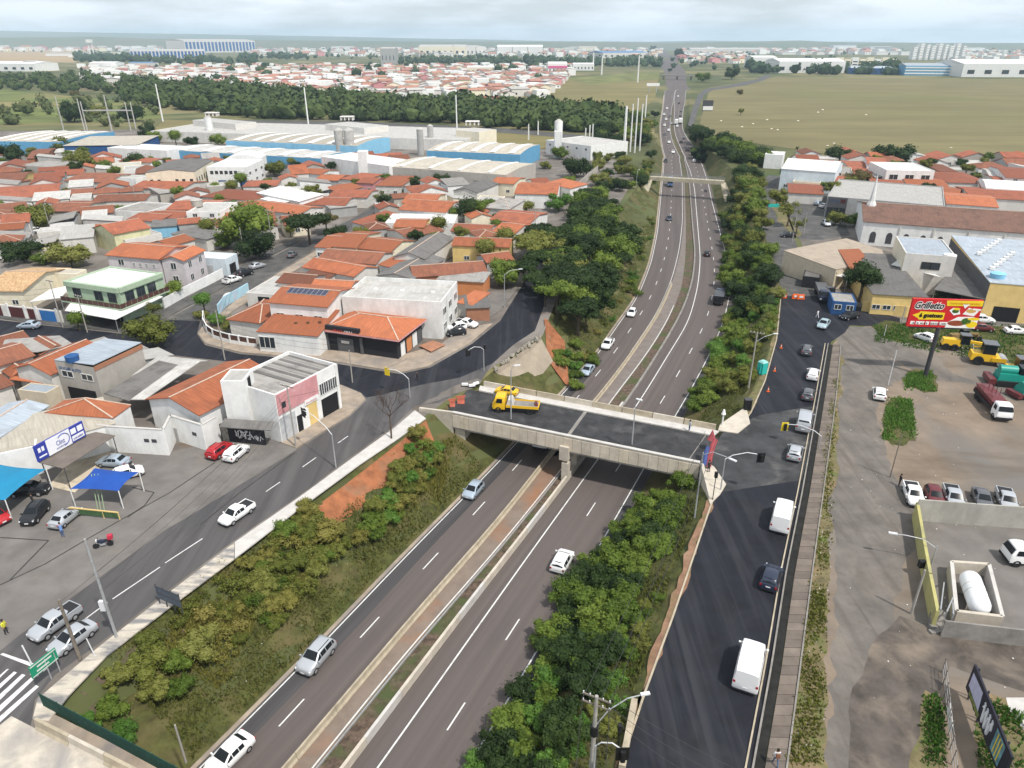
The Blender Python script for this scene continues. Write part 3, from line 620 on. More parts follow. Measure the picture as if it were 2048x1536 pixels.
def up(p,z):return Vector((p.x,p.y,z))
def window_at(par,p,e,n,w,h,z,frame=None,glass=None,name='window',bars=1):
 """a framed window on a wall: p = middle of its sill line, e along the wall, n outwards"""
 fr=MB();t=.09;a=up(p-e*(w/2),z);b=up(p+e*(w/2),z)
 for q0,q1 in((a,b),(a+Vector((0,0,h-t)),b+Vector((0,0,h-t)))):fr.bar(q0+n*.03,q1+n*.03,.1,t)
 for q in[a+(b-a)*(i/(bars+1))for i in range(bars+2)]:
  fr.box(q+n*.03+e*(t/2 if q is a else 0),(t,.1,h),math.atan2(e.y,e.x))
 f=fr.build(name,frame or M_fr,par)
 g=MB().quad(a+n*.025,b+n*.025,b+n*.025+Vector((0,0,h)),a+n*.025+Vector((0,0,h))).build('pane',glass or M_gl,f)
 return f
def panel_at(par,p,e,n,w,h,z,m,name,t=.05):
 a=p-e*(w/2);b=p+e*(w/2)
 return MB().prism([a-n*.03,b-n*.03,b+n*t,a+n*t],z,z+h).build(name,m,par)
def bld(name,label,cat,A,B,C,z,roof='gable',wall=None,rm=None,ridge='ab',rise=None,win='',over=.45,par=.7,z0=0.,group=None,door='',wz=None,ww=1.3,wh=1.1,cap=True,para=None,hipin=None):
 """Building whose roof-edge corners show at pixels A, B (front, facing the camera) and C (back); z = eave height.
    win 'f3 r2' puts three windows on the front and two on the right, per storey; door 'f.3' at 30 % of the front."""
 wall=wall or P_wh;rm=rm or T_or
 a,e1,e2,L1,L2=rect(A,B,C,z);L1=max(L1,1.5);L2=max(L2,1.5)
 b=a+e1*L1;c=b+e2*L2;d=a+e2*L2;cen=up((a+c)/2,z0)
 t=thing(name,label,cat,cen,math.atan2(e1.y,e1.x),group);o=Bd();o.t=t;o.a,o.b,o.c,o.d=(up(p,0)for p in(a,b,c,d));o.e1,o.e2,o.L1,o.L2,o.z=e1,e2,L1,L2,z
 in1=over if roof in('gable','hip','shed')else 0
 wa,wb,wc,wd=a+e1*in1*.8+e2*in1*.8,b-e1*in1*.8+e2*in1*.8,c-e1*in1*.8-e2*in1*.8,d+e1*in1*.8-e2*in1*.8
 o.w=[up(p,0)for p in(wa,wb,wc,wd)]
 W_=MB();cor=[wa,wb,wc,wd]
 for i in range(4):p,q=cor[i],cor[(i+1)%4];W_.quad(up(p,z0),up(q,z0),up(q,z),up(p,z))
 RF=MB();CP=MB()
 half=(L2 if ridge=='ab' else L1)/2;rise=rise if rise is not None else min(2.6,half*.32)
 if roof in('gable','hip'):
  if ridge=='ab':r0,r1=(a+d)/2,(b+c)/2;ends=((wa,wd),(wb,wc));ax=e1
  else:r0,r1=(a+b)/2,(d+c)/2;ends=((wa,wb),(wd,wc));ax=e2
  r0=up(r0,z+rise);r1=up(r1,z+rise)
  if roof=='hip':k=min(half*.9,(r1-r0).length*.46)if hipin is None else hipin;r0=r0+ax*k;r1=r1-ax*k
  th=Vector((0,0,.14))
  if ridge=='ab':sl=[(a,b,r1,r0),(c,d,r0,r1)];tri=[(d,a,r0),(b,c,r1)]
  else:sl=[(b,c,r1,r0),(d,a,r0,r1)];tri=[(a,b,r0),(c,d,r1)]
  for q in sl:
   q=[Vector(p)for p in q];RF.add([p+th for p in q]+q,[(0,1,2,3),(7,6,5,4),(0,4,5,1),(1,5,6,2),(3,7,4,0)])
  if roof=='hip':
   for q in tri:q=[Vector(p)for p in q];RF.add([p+th for p in q]+q,[(0,1,2),(5,4,3),(0,3,4,1)])
   for p,q in((a,r0),(d if ridge=='ab' else b,r0),(b if ridge=='ab' else d,r1),(c,r1)):CP.bar(Vector(p)+th,q+th,.2,.07)
  else:
   for k,(p,q)in enumerate(ends):
    m_=(p+q)/2;dz=rise*(1-in1*.8/half*0);W_.add([up(p,z),up(q,z),up(m_,z+rise*.97)],[(0,1,2),(2,1,0)][:1])
  CP.bar(r0+th,r1+th,.24,.08)
 elif roof=='shed':
  th=Vector((0,0,.12));hi=Vector((0,0,rise))
  q=[a,b,c+hi,d+hi]if ridge=='ab' else[a,b+hi,c+hi,d]
  RF.add([Vector(p)+th for p in q]+[Vector(p)for p in q],[(0,1,2,3),(7,6,5,4),(0,4,5,1),(1,5,6,2),(2,6,7,3),(3,7,4,0)])
  if ridge=='ab':
   W_.add([up(wb,z),up(wc,z),up(wc,z+rise*.98)],[(0,1,2)]);W_.add([up(wd,z),up(wa,z),up(wd,z+rise*.98)],[(0,1,2)]);W_.quad(up(wc,z),up(wd,z),up(wd,z+rise*.98),up(wc,z+rise*.98))
 elif roof=='arch':
  n=10;pts0=[];pts1=[]
  for i in range(n+1):
   s=i/n;h=rise*math.sin(math.pi*s)
   if ridge=='ab':p0=a+e2*(L2*s);p1=b+e2*(L2*s)
   else:p0=a+e1*(L1*s);p1=d+e1*(L1*s)
   pts0.append(up(p0,z+h));pts1.append(up(p1,z+h))
  RF.loft([pts0,pts1]if ridge!='ab' else[pts1,pts0],closed=False)
  W_.poly(pts0);W_.poly(pts1[::-1])
 if roof=='flat':
  ins=.22
  RF.poly([up(p,z-par)for p in(a+e1*ins+e2*ins,b-e1*ins+e2*ins,c-e1*ins-e2*ins,d+e1*ins-e2*ins)])
  inn=[a+e1*ins+e2*ins,b-e1*ins+e2*ins,c-e1*ins-e2*ins,d+e1*ins-e2*ins]
  for i in range(4):
   p,q,s,r=cor[i],cor[(i+1)%4],inn[(i+1)%4],inn[i]
   W_.quad(up(p,z),up(q,z),up(s,z),up(r,z));W_.quad(up(r,z),up(s,z),up(s,z-par-.05),up(r,z-par-.05))
 W_.build('wall',wall,t);FOOT.append([tuple(p)for p in o.w])
 rf=RF.build('roof',rm,t,smooth=40 if roof=='arch' else None);o.roof=rf
 if CP.v and cap and ppm(cen)>6:CP.build('ridge_cap',M_cap,rf)
 sides={'f':(wa,wb,-e2),'r':(wb,wc,e1),'b':(wc,wd,e2),'l':(wd,wa,-e1)};o.sides=sides
 st=max(1,round((z-z0)/3.1))
 for tok in win.split():
  s,n=tok[0],int(tok[1:].split('@')[0]);only=int(tok.split('@')[1])if '@' in tok else None
  p,q,nn=sides[s];L=(q-p).length;e=(q-p).normalized()
  for fl_ in range(st):
   if only is not None and fl_!=only:continue
   for k in range(n):
    w_=min(ww,L/n*.75);window_at(t,p+e*(L*(k+.5)/n),e,nn,w_,wh,(wz if wz is not None else z0+1.1)+fl_*3.0)
 for tok in door.split():
  s,f=tok[0],float(tok[1:].split(':')[0]);kind=tok.split(':')[1]if ':' in tok else 'door'
  p,q,nn=sides[s];e=(q-p).normalized();L=(q-p).length
  w_,h_,m_,nm={'door':(1.0,2.1,M_dr,'door'),'gate':(3.2,2.4,M_sh,'garage_door'),'white':(2.2,2.5,P_wh,'door'),'dark':(2.6,2.5,M_dkop,'opening'),'blue':(3.0,2.5,P_nv,'shutter'),'wide':(4.5,3.0,M_dkop,'opening')}[kind]
  panel_at(t,p+e*(L*f),e,nn,w_,h_,z0+.02,m_,nm)
 return o
def slab(name,label,cat,px,z,m,t=.12,z2=None,posts=True,par=None,postm=None,sag=0):
 """canopy, awning or lean-to roof: outline pixels at height z (list of z per corner allowed), on posts"""
 zs=z if isinstance(z,(list,tuple))else[z]*len(px);pts=[G(a,b,q)for(a,b),q in zip(px,zs)];n=len(pts)
 cen=sum(pts,Vector())/n
 root=par or thing(name,label,cat,up(cen,0))
 A=sum(pts[i].x*pts[(i+1)%n].y-pts[(i+1)%n].x*pts[i].y for i in range(n))
 if A<0:pts=pts[::-1]
 dn=Vector((0,0,t))
 if n==4 and sag:
  g=8;vs=[];fs=[]
  for i in range(g+1):
   for j in range(g+1):
    u,v=i/g,j/g;p=(pts[0]*(1-u)+pts[1]*u)*(1-v)+(pts[3]*(1-u)+pts[2]*u)*v
    inw=(cen-p);edge=(abs(u-.5)>.49 or abs(v-.5)>.49)
    k=.10*(4*v*(1-v)*(1 if abs(u-.5)>.49 else abs(2*u-1)**2)+4*u*(1-u)*(1 if abs(v-.5)>.49 else abs(2*v-1)**2))if True else 0
    p=p+Vector((inw.x,inw.y,0))*k;p.z+=sag*(1-max(abs(2*u-1),abs(2*v-1))**2)
    vs.append(p)
  fs=[(i*(g+1)+j,(i+1)*(g+1)+j,(i+1)*(g+1)+j+1,i*(g+1)+j+1)for i in range(g)for j in range(g)]
  r=MB().add(vs,fs).build('fabric' if sag else 'roof',m,root,smooth=180)
 else:
  r=MB().add([p+dn for p in pts]+pts,[tuple(range(n)),tuple(range(2*n-1,n-1,-1))]+[(i,n+i,n+(i+1)%n,(i+1)%n)for i in range(n)]).build('roof',m,root)
 if posts:
  for p in pts:
   q=p+(cen-p).normalized()*(0 if sag else .3);MB().cyl((q.x,q.y,0),.06,p.z,6).build('post',postm or M_met,root)
 return root
def wallpx(name,label,px,h,m,t=.18,cat='wall',part=None,z0=0.,cap=None):
 pts=[G(*p,z0)for p in px];root=thing(name,label,cat,pts[0])
 for a,b in zip(pts,pts[1:]):
  d=(b-a).normalized();MB().bar(a,b+d*t*.4,t,h).build(part or 'panel',m,root)
  if cap:MB().bar(up(a,z0+h),up(b,z0+h),t+.1,.08).build('coping',cap,root)
 return root
def on_roof(o,fx,fy,size,z,m,name,label=None,cat=None,rz=0):
 p=o.a+o.e1*(o.L1*fx)+o.e2*(o.L2*fy);ang=math.atan2(o.e1.y,o.e1.x)+rz
 if label:
  t=thing(name,label,cat,up(p,z),ang);return t,p,ang
 return MB().box(up(p,z),size,ang).build(name,m,o.t)
def water_tank(label,px,py,z,r=.8,m=None,h=1.1):
 p=G(px,py,z);t=thing('water_tank',label,'water tank',p)
 MB().tube([p,p+Vector((0,0,h))],r,14,r*1.08).build('barrel',m or P_nv,t,smooth=40)
 MB().tube([p+Vector((0,0,h)),p+Vector((0,0,h+.15)),p+Vector((0,0,h+.3))],r*1.12,14,r*.3).build('lid',m or P_nv,t,smooth=40)
def letters(par,txt,p,e,n,h,m,w=None,tilt=None,bold=0.,shear=0.):
 """flat raised lettering: p = left end of the base line, e along, n outwards"""
 cu=bpy.data.curves.new('lettering','FONT');cu.body=txt;cu.size=h;cu.extrude=.01;cu.offset=bold;cu.shear=shear;cu.resolution_u=2
 tmp=bpy.data.objects.new('lettering',cu);dg=bpy.context.evaluated_depsgraph_get()
 me=bpy.data.meshes.new_from_object(tmp.evaluated_get(dg),depsgraph=dg)if False else tmp.to_mesh().copy()
 tmp.to_mesh_clear();bpy.data.objects.remove(tmp);bpy.data.curves.remove(cu)
 xs=[v.co.x for v in me.vertices]or[0,1];s=(w/(max(xs)-min(xs)))if w else 1;x0=min(xs)
 u=n.cross(e).normalized()if tilt is None else tilt
 M=np.array(INV.get(rootof(par).name,Matrix()))
 for v in me.vertices:
  q=p+e*((v.co.x-x0)*s)+u*v.co.y+n*(v.co.z+.02)
  v.co=Matrix(M.tolist())@q
 me.materials.clear();me.materials.append(m);me.name='lettering'
 o=bpy.data.objects.new('lettering',me);COL.objects.link(o);o.parent=par;o['kind']='stuff';return o
H=bld
o=H('garage_hall','long blue-grey metal roofed hall at the left edge beside the car wash','building',(-40,903),(100,812),(52,786),4.2,'gable',P_of,F_bl,'ab',.7)
o=H('workshop','low beige-roofed shed behind the blue and white sign','building',(-60,925),(232,848),(97,828),3.8,'shed',P_wh,F_be,'ab',.5,over=.1)
o=H('white_hall','white walled hall with an orange pyramid roof behind the grey awning','building',(226,838),(262,812),(170,776),4.3,'hip',P_wh,T_or2,'ab',1.6,over=.1)
wl_=wallpx('yard_wall','tall white rendered wall behind the forecourt with two small vents',[(172,893),(231,903),(338,910),(352,880),(414,900),(440,884)],3.9,P_wh,.25,cap=M_conc_pale)
p,q=G(231,903),G(338,910);e=(q-p).normalized()
for f in(.66,.8):panel_at(wl_,p+(q-p)*f,e,-perp(e),.7,.5,1.9,M_frd,'vent',.16)
p,q=G(352,880),G(414,900);e=(q-p).normalized();panel_at(wl_,p+(q-p)*.05,e,-perp(e),1.2,2.1,.02,P_gr,'door',.2);panel_at(wl_,p+(q-p)*.72,e,-perp(e),.8,.5,1.9,M_frd,'vent',.16)
o=H('long_house','long house with a big rust orange gable roof behind the white yard wall','house',(290,800),(398,833),(482,732),4.4,'gable',P_wh,T_or,'bc',1.5)
slab('lean_to','pale fibre cement lean-to roof left of the big rust orange roof','roof',[(262,800),(290,800),(400,724),(372,720)],3.9,F_lt,posts=False)
slab('lean_to','dark fibre cement roof with pale patches in the yard behind the orange pyramid roof','roof',[(208,788),(258,803),(366,733),(318,722)],[3.6,3.6,3.9,3.9],F_dk,posts=False)
slab('lean_to','light grey sheet roof along the dark street behind the dark fibre cement roof','roof',[(262,753),(330,735),(415,722),(318,712)],3.5,F_lt,posts=False)
o=H('corner_shop','white and pink corner shop with a corrugated roof facing the avenue','shop',(549,790),(672,727),(560,710),7.4,'flat',P_wh,F_gr,par=.5)
shop=o
p,q,n=o.sides['f'];e=(q-p).normalized();L=(q-p).length
panel_at(o.t,p+e*(L*.33),e,n,L*.64,3.1,4.2,layer(P_pk.copy(),(.62,.42,.42),.5,.55,.75),'pink_fascia',.1)
panel_at(o.t,p+e*(L*.13),e,n,L*.24,3.6,.1,M_sh,'shutter',.04)
panel_at(o.t,p+e*(L*.31),e,n,1.0,2.6,.05,M_dkop,'doorway',.04)
panel_at(o.t,p+e*(L*.40),e,n,1.3,3.0,.05,P_wh,'pillar',.12)
panel_at(o.t,p+e*(L*.52),e,n,L*.16,3.4,.05,P_ye,'shutter',.05)
panel_at(o.t,p+e*(L*.52),e,n,L*.22,.8,3.55,P_wh,'sign_board',.14)
letters(o.t,'boutique',up(p+e*(L*.43),3.72)+n*.15,e,n,.5,P_pk,L*.17)
panel_at(o.t,p+e*(L*.82),e,n,L*.28,3.0,.05,M_dkop,'opening',.04)
for k in range(4):window_at(o.t,p+e*(L*(.71+k*.075)),e,n,L*.07,1.9,3.7)
panel_at(o.t,p+e*(L*.985),e,n,.5,7.3,.02,P_wh,'pillar',.15)
panel_at(o.t,p+e*(L*.1),e,n,.7,.9,5.0,M_gl,'window',.13)
for k in range(13):
 f=k/13;a=o.a+o.e1*(o.L1*(.40+.58*f))+o.e2*.4;b=a+o.e2*(o.L2-.8)
 MB().bar(up(a,6.95+.05*(k%2)),up(b,6.95+.05*(k%2)),o.L1*.05,.06).build('roof_sheet',F_gr if k%3 else F_dk,o.roof)
p,q,n=o.sides['l'];e=(q-p).normalized();L=(q-p).length
o2=H('stair_block','white stair block rising above the corner shop terrace','building',(440,762),(486,762),(498,738),8.8,'flat',P_wh,F_lt,par=.15)
p,q,n=o2.sides['r'];e=(q-p).normalized();panel_at(o2.t,(p+q)/2,e,n,1,2.1,6.4,M_dkop,'door')
sb=thing('snack_bar','black fronted snack bar with white graffiti mural below a dark awning','shop front',G(490,890))
p,q=G(447,880),G(533,889);e=(q-p).normalized();n=-perp(e)
panel_at(sb,(p+q)/2,e,n,(q-p).length,2.6,.05,P_blk,'panel',.3)
panel_at(sb,p+(q-p)*.1,e,n,1.0,2.2,.1,mat('poster',(.25,.24,.2),.7,.3,4),'poster',.34)
rr=random.Random(5);mb=MB()
for k in range(26):
 c=p+(q-p)*(.38+.34*rr.random());mb.tube([up(c,.7+1.4*rr.random())+n*.33,up(c+e*rr.uniform(-.5,.5),.7+1.4*rr.random())+n*.33],.06,4)
for k in range(12):
 c=p+(q-p)*(.8+.12*rr.random());mb.tube([up(c,.5+1.0*rr.random())+n*.33,up(c+e*rr.uniform(-.4,.4),.5+1.0*rr.random())+n*.33],.05,4)
mb.build('mural',P_wh,sb)
slab('awning','','awning',[(438,855),(540,862),(548,845),(450,838)],[2.9,2.9,3.4,3.4],F_dk,posts=False,par=sb)
sg=thing('shop_sign','long blue and white shop sign with a ring emblem above the grey awning','sign',G(120,930))
p,q=G(75,925,0),G(178,865,0);p,q=G(74,915,4.3),G(170,862,4.3);e=(q-p).normalized();n=-perp(e)
if n.y>0:n=-n
L=(q-p).length;M_sg=mat('sign_blue',(.035,.05,.32),.5,.05,2);M_sw=mat('sign_white',(.78,.79,.82),.5,.03,2)
MB().prism([p,q,q-n*.2,p-n*.2],3.6,5.8).build('board',M_sg,sg)
def sgp(f0,f1,z0,z1,m,nm='print',off=.02):return MB().prism([p+e*(L*f0)+n*(off-.015),p+e*(L*f1)+n*(off-.015),p+e*(L*f1)+n*off,p+e*(L*f0)+n*off],z0,z1).build(nm,m,sg)
sgp(.22,.70,3.62,5.78,M_sw)
for f0,f1,z0,z1 in((.05,.10,4.7,5.3),(.12,.17,4.7,5.3),(.04,.19,4.0,4.2),(.72,.83,4.75,5.5),(.86,.97,4.75,5.5),(.72,.97,3.8,4.5)):sgp(f0,f1,z0,z1,M_sw)
letters(sg,'Clinz',up(p+e*(L*.40),4.35)+n*.02,e,n,.95,M_sg,L*.17)
letters(sg,'AUTOMOTIVA',up(p+e*(L*.38),3.9)+n*.02,e,n,.32,M_sg,L*.22)
letters(sg,'LAVA RAPIDO',up(p+e*(L*.74),4.0)+n*.04,e,n,.34,M_sg,L*.2)
mb=MB();c=up(p+e*(L*.55),4.75)+n*.03;u=Vector((0,0,1))
mb.tube([c+e*(math.cos(t)*.85)+u*(math.sin(t)*.8)for t in[x*.25-1.6 for x in range(17)]],.06,4);mb.build('emblem',M_sg,sg)
aw=slab('awning','brown-grey flat awning on thin posts in front of the sign','awning',[(78,926),(126,938),(231,872),(164,860)],3.3,mat('taupe_awning',(.16,.135,.115),.85,.12,.6),t=.1,postm=M_frd)
psheet('porch_floor',[(96,972),(150,985),(232,905),(170,890)],.05,layer(P_be.copy(),(.3,.26,.2),.5,.5,.7))
slab('shade_canopy','bright blue shade canopy on white poles in the middle of the forecourt','canopy',[(140,978),(237,982),(278,944),(189,936)],[2.5,2.5,2.8,2.8],mat('blue_canopy_cloth',(.012,.07,.33),.7,.08,.5),sag=.55,postm=P_wh)
slab('shade_canopy','large turquoise shade canopy at the left edge over parked cars','canopy',[(-60,1010),(10,1000),(92,938),(-20,925)],[2.6,2.6,3.0,3.2],mat('turquoise_canopy_cloth',(.012,.20,.36),.7,.08,.5),sag=.6,postm=P_wh)
fr=thing('planter_rail','low yellow framed green board in front of the blue canopy','rail',G(190,1030))
a,b=G(143,1030),G(240,1040);d=(b-a).normalized()
MB().bar(up(a,.25),up(b,.25),.06,.75).build('board',mat('green_board',(.06,.12,.05),.8,.2,2),fr);MB().bar(up(a,1.0),up(b,1.0),.14,.12).build('top_rail',P_ye,fr)
for f in(0,.68,1):MB().cyl(a+(b-a)*f,.06,1.05,6).build('post',P_ye,fr)
for k,x in enumerate((196,202,209)):
 t=thing('canopy_pole',['slanted pale green pole nearest the left in front of the blue canopy','slanted pale green middle pole in front of the blue canopy','slanted pale green right hand pole in front of the blue canopy'][k],'pole',G(x,1020));MB().tube([G(x,1022),G(x-9,962,2.2)+Vector((0,0,1))],.05,5).build('shaft',mat('pale_green',(.25,.33,.2),.7,.1),t)
o=H('white_house','white walled wash bay at the left edge behind the turquoise canopy','building',(-60,920),(72,892),(60,870),4.0,'flat',P_wh,F_lt,par=.2)
o=H('brick_building','two storey bare brick building with a blue metal roof and lettered front','building',(108,721),(188,735),(285,690),6.6,'shed',P_ce,F_bl,'bc',.35,over=.05,win='f2@1',ww=2.2)
bb=o
letters(o.t,'DUCAR AUTO',up(o.sides['f'][0],5.3)+o.e1*.6-o.e2*.04,o.e1,-o.e2,.7,P_nv,o.L1*.55)
for s in 'rb':
 p,q,n=o.sides[s];e=(q-p).normalized();panel_at(o.t,(p+q)/2,e,n,(q-p).length+.1,.7,6.0,P_bk,'brick_band',.08)
panel_at(o.t,o.sides['f'][0]+o.e1*(o.L1*.5),o.e1,-o.e2,o.L1*.7,2.4,.05,M_dkop,'opening')
water_tank('blue water tank on the roof edge of the brick building',146,722,6.8,.9,P_nv,.9)
o=H('house','narrow house with a rust orange gable left of the brick building','house',(25,738),(101,752),(150,690),4.6,'gable',P_of,T_or,'bc',1.3,win='f1')
slab('porch','small orange tiled porch below the narrow gabled house','porch',[(19,760),(88,768),(101,750),(31,742)],[2.7,2.7,3.3,3.3],T_or2)
o=H('house','old brown tiled house at the left edge near the dark street','house',(-40,745),(72,712),(60,676),3.8,'gable',P_of,T_br,'ab',1.0)
slab('patio_roof','grey sheet roof with white sacks at the left edge by the dark street','roof',[(0,706),(75,705),(148,690),(120,672),(10,680)],3.4,F_gr,posts=False)
o=H('shed','low blue-grey roofed shed with a beige side in front of the brick building','building',(35,779),(92,786),(140,774),3.6,'flat',P_be,F_bl,par=.1)
o=H('house','small pale house under a cream wall at the left edge','house',(-60,800),(30,770),(10,740),3.2,'gable',P_of,T_br,'ab',.9)
o=H('black_shop','black fronted corner shop with a wide orange roof and pink eaves','shop',(640,660),(797,682),(884,643),3.9,'hip',P_blk,T_or2,'ab',1.7,over=.9)
p,q,n=o.sides['f'];e=(q-p).normalized();L=(q-p).length
panel_at(o.t,p+e*(L*.26),e,n,L*.48,1.6,3.3,P_blk,'sign_board',.6)
letters(o.t,'BRASA',up(p+e*(L*.14),3.8)+n*.62,e,n,.8,mat('sign_red',(.55,.02,.03),.5,0),L*.13)
letters(o.t,'GRILL',up(p+e*(L*.29),3.8)+n*.62,e,n,.8,P_wh,L*.13)
panel_at(o.t,p+e*(L*.27),e,n,3.2,2.6,.05,P_dg,'entrance',.1);panel_at(o.t,p+e*(L*.27),e,n,1.6,.5,1.7,P_of,'notice',.14)
for f in(.0,.49):panel_at(o.t,p+e*(L*f+.2),e,n,.5,3.3,.02,P_dg,'pillar',.3)
p,q,n=o.sides['r'];e=(q-p).normalized();L=(q-p).length
for f,m,w in((.2,P_wh,.16),(.45,P_or,.2),(.68,P_wh,.18),(.88,P_dg,.18)):panel_at(o.t,p+e*(L*f),e,n,L*w,2.6,.05,m,'door',.06)
M_pe=mat('pink_eave',(.62,.32,.32),.8,.15,1)
for a,b in((o.a,o.b),(o.b,o.c)):MB().bar(up(a,3.72),up(b,3.72),.12,.24).build('eave_board',M_pe,o.t)
slab('platform','brown tiled doorstep platform beside the black corner shop','step',[(838,692),(862,704),(890,690),(866,682)],.35,layer(P_bk.copy(),(.2,.12,.08),1,.5,.7),t=.1)
o=H('white_house','white single storey front with orange roof left of the black shop','house',(512,664),(636,674),(655,634),3.8,'shed',P_wh,T_or2,'ab',1.5,over=.2)
window_at(o.t,o.sides['f'][0]+o.e1*(o.L1*.14),o.e1,-o.e2,3.0,2.2,.8,bars=2)
for k,f in enumerate((.5,.68,.86)):on_roof(o,f,.38+.04*k,(.5,.35,.3),4.45+.1*k,M_dr,'roof_vent')
o=H('solar_house','two storey white house with solar panels on its orange roof','house',(533,606),(655,616),(674,574),7.0,'gable',P_wh,T_or2,'ab',1.2,win='f3@1',ww=1.6)
fx=o
for k in range(8):
 a0=fx.a+fx.e1*(fx.L1*(.17+k*.082));z0,z1=7.0+1.2*.62,7.0+1.2*.96
 p0=up(a0+fx.e2*(fx.L2*.31),z0+.24);p1=up(a0+fx.e2*(fx.L2*.48),z1+.24);w=fx.e1*(fx.L1*.078)
 f=MB().add([p0,p0+w,p1+w,p1]+[v-Vector((0,0,.06))for v in(p0,p0+w,p1+w,p1)],[(0,1,2,3),(0,4,5,1),(1,5,6,2),(3,7,4,0)]).build('solar_panel',M_met,fx.t)
 s=w*.04;t_=(p1-p0)*.03;MB().quad(p0+s+t_,p0+w-s+t_,p1+w-s-t_,p1+s-t_).build('cell_face',mat('solar_cell',(.012,.016,.05),.15,0,spec=.6),f).location.z+=.012
o=H('hip_house','low orange hip roofed house inside the curved white fence','house',(452,640),(520,648),(536,600),3.4,'hip',P_of,T_or,'ab',1.3)
cf=thing('garden_fence','curved white garden wall with brown infill panels on the street corner','fence',G(430,680))
pts=[G(*p)for p in((409,640),(409,655),(416,668),(428,677),(444,682),(462,687),(480,690),(498,693),(514,695))]
for a,b in zip(pts,pts[1:]):
 d=(b-a).normalized();MB().bar(a,b,.2,.75).build('wall',P_wh,cf);MB().bar(up(a,.75),up(b,.75),.07,1.0).build('infill_panel',mat('brown_panel',(.10,.05,.035),.8,.2,2),cf)
 MB().box(a,(.3,.3,1.95),math.atan2(d.y,d.x)).build('pillar',P_wh,cf);MB().bar(up(a,1.75),up(b,1.75),.16,.14).build('rail',P_wh,cf)
o=H('white_block','two storey pale render block with a flat grey roof behind the black shop','building',(683,593),(882,604),(912,562),7.3,'flat',layer(P_wh.copy(),(.5,.5,.47),.25,.45,.7,stretch=(1,1,.5)),layer(F_lt.copy(),(.33,.32,.3),.2,.5,.7),par=.8,win='r3',ww=2.2,wh=1.5)
for k,f in enumerate((.22,.5,.82)):on_roof(o,f,.55,(.7,.7,.35),6.5,P_wh,'roof_vent')
o=H('patio_house','house with grey fibre cement carport by the side street','house',(492,585),(560,590),(600,556),3.2,'flat',P_of,F_lt,par=.05,door='f.5:dark')
o=H('row_house','brown roofed narrow house behind the solar house','house',(550,566),(618,572),(625,548),4.0,'gable',P_of,T_br,'ab',1.0)
o=H('row_house','orange roofed house with white gutter behind the solar house, nearest the pale block','house',(618,575),(700,580),(712,562),4.2,'gable',P_of,T_or2,'ab',.8)
wallpx('wall','pale blue graffiti wall along the side street',[(438,630),(452,612),(480,596),(498,585)],2.2,wallm('blue_graffiti',(.36,.56,.66),(.58,.38,.46),.8))
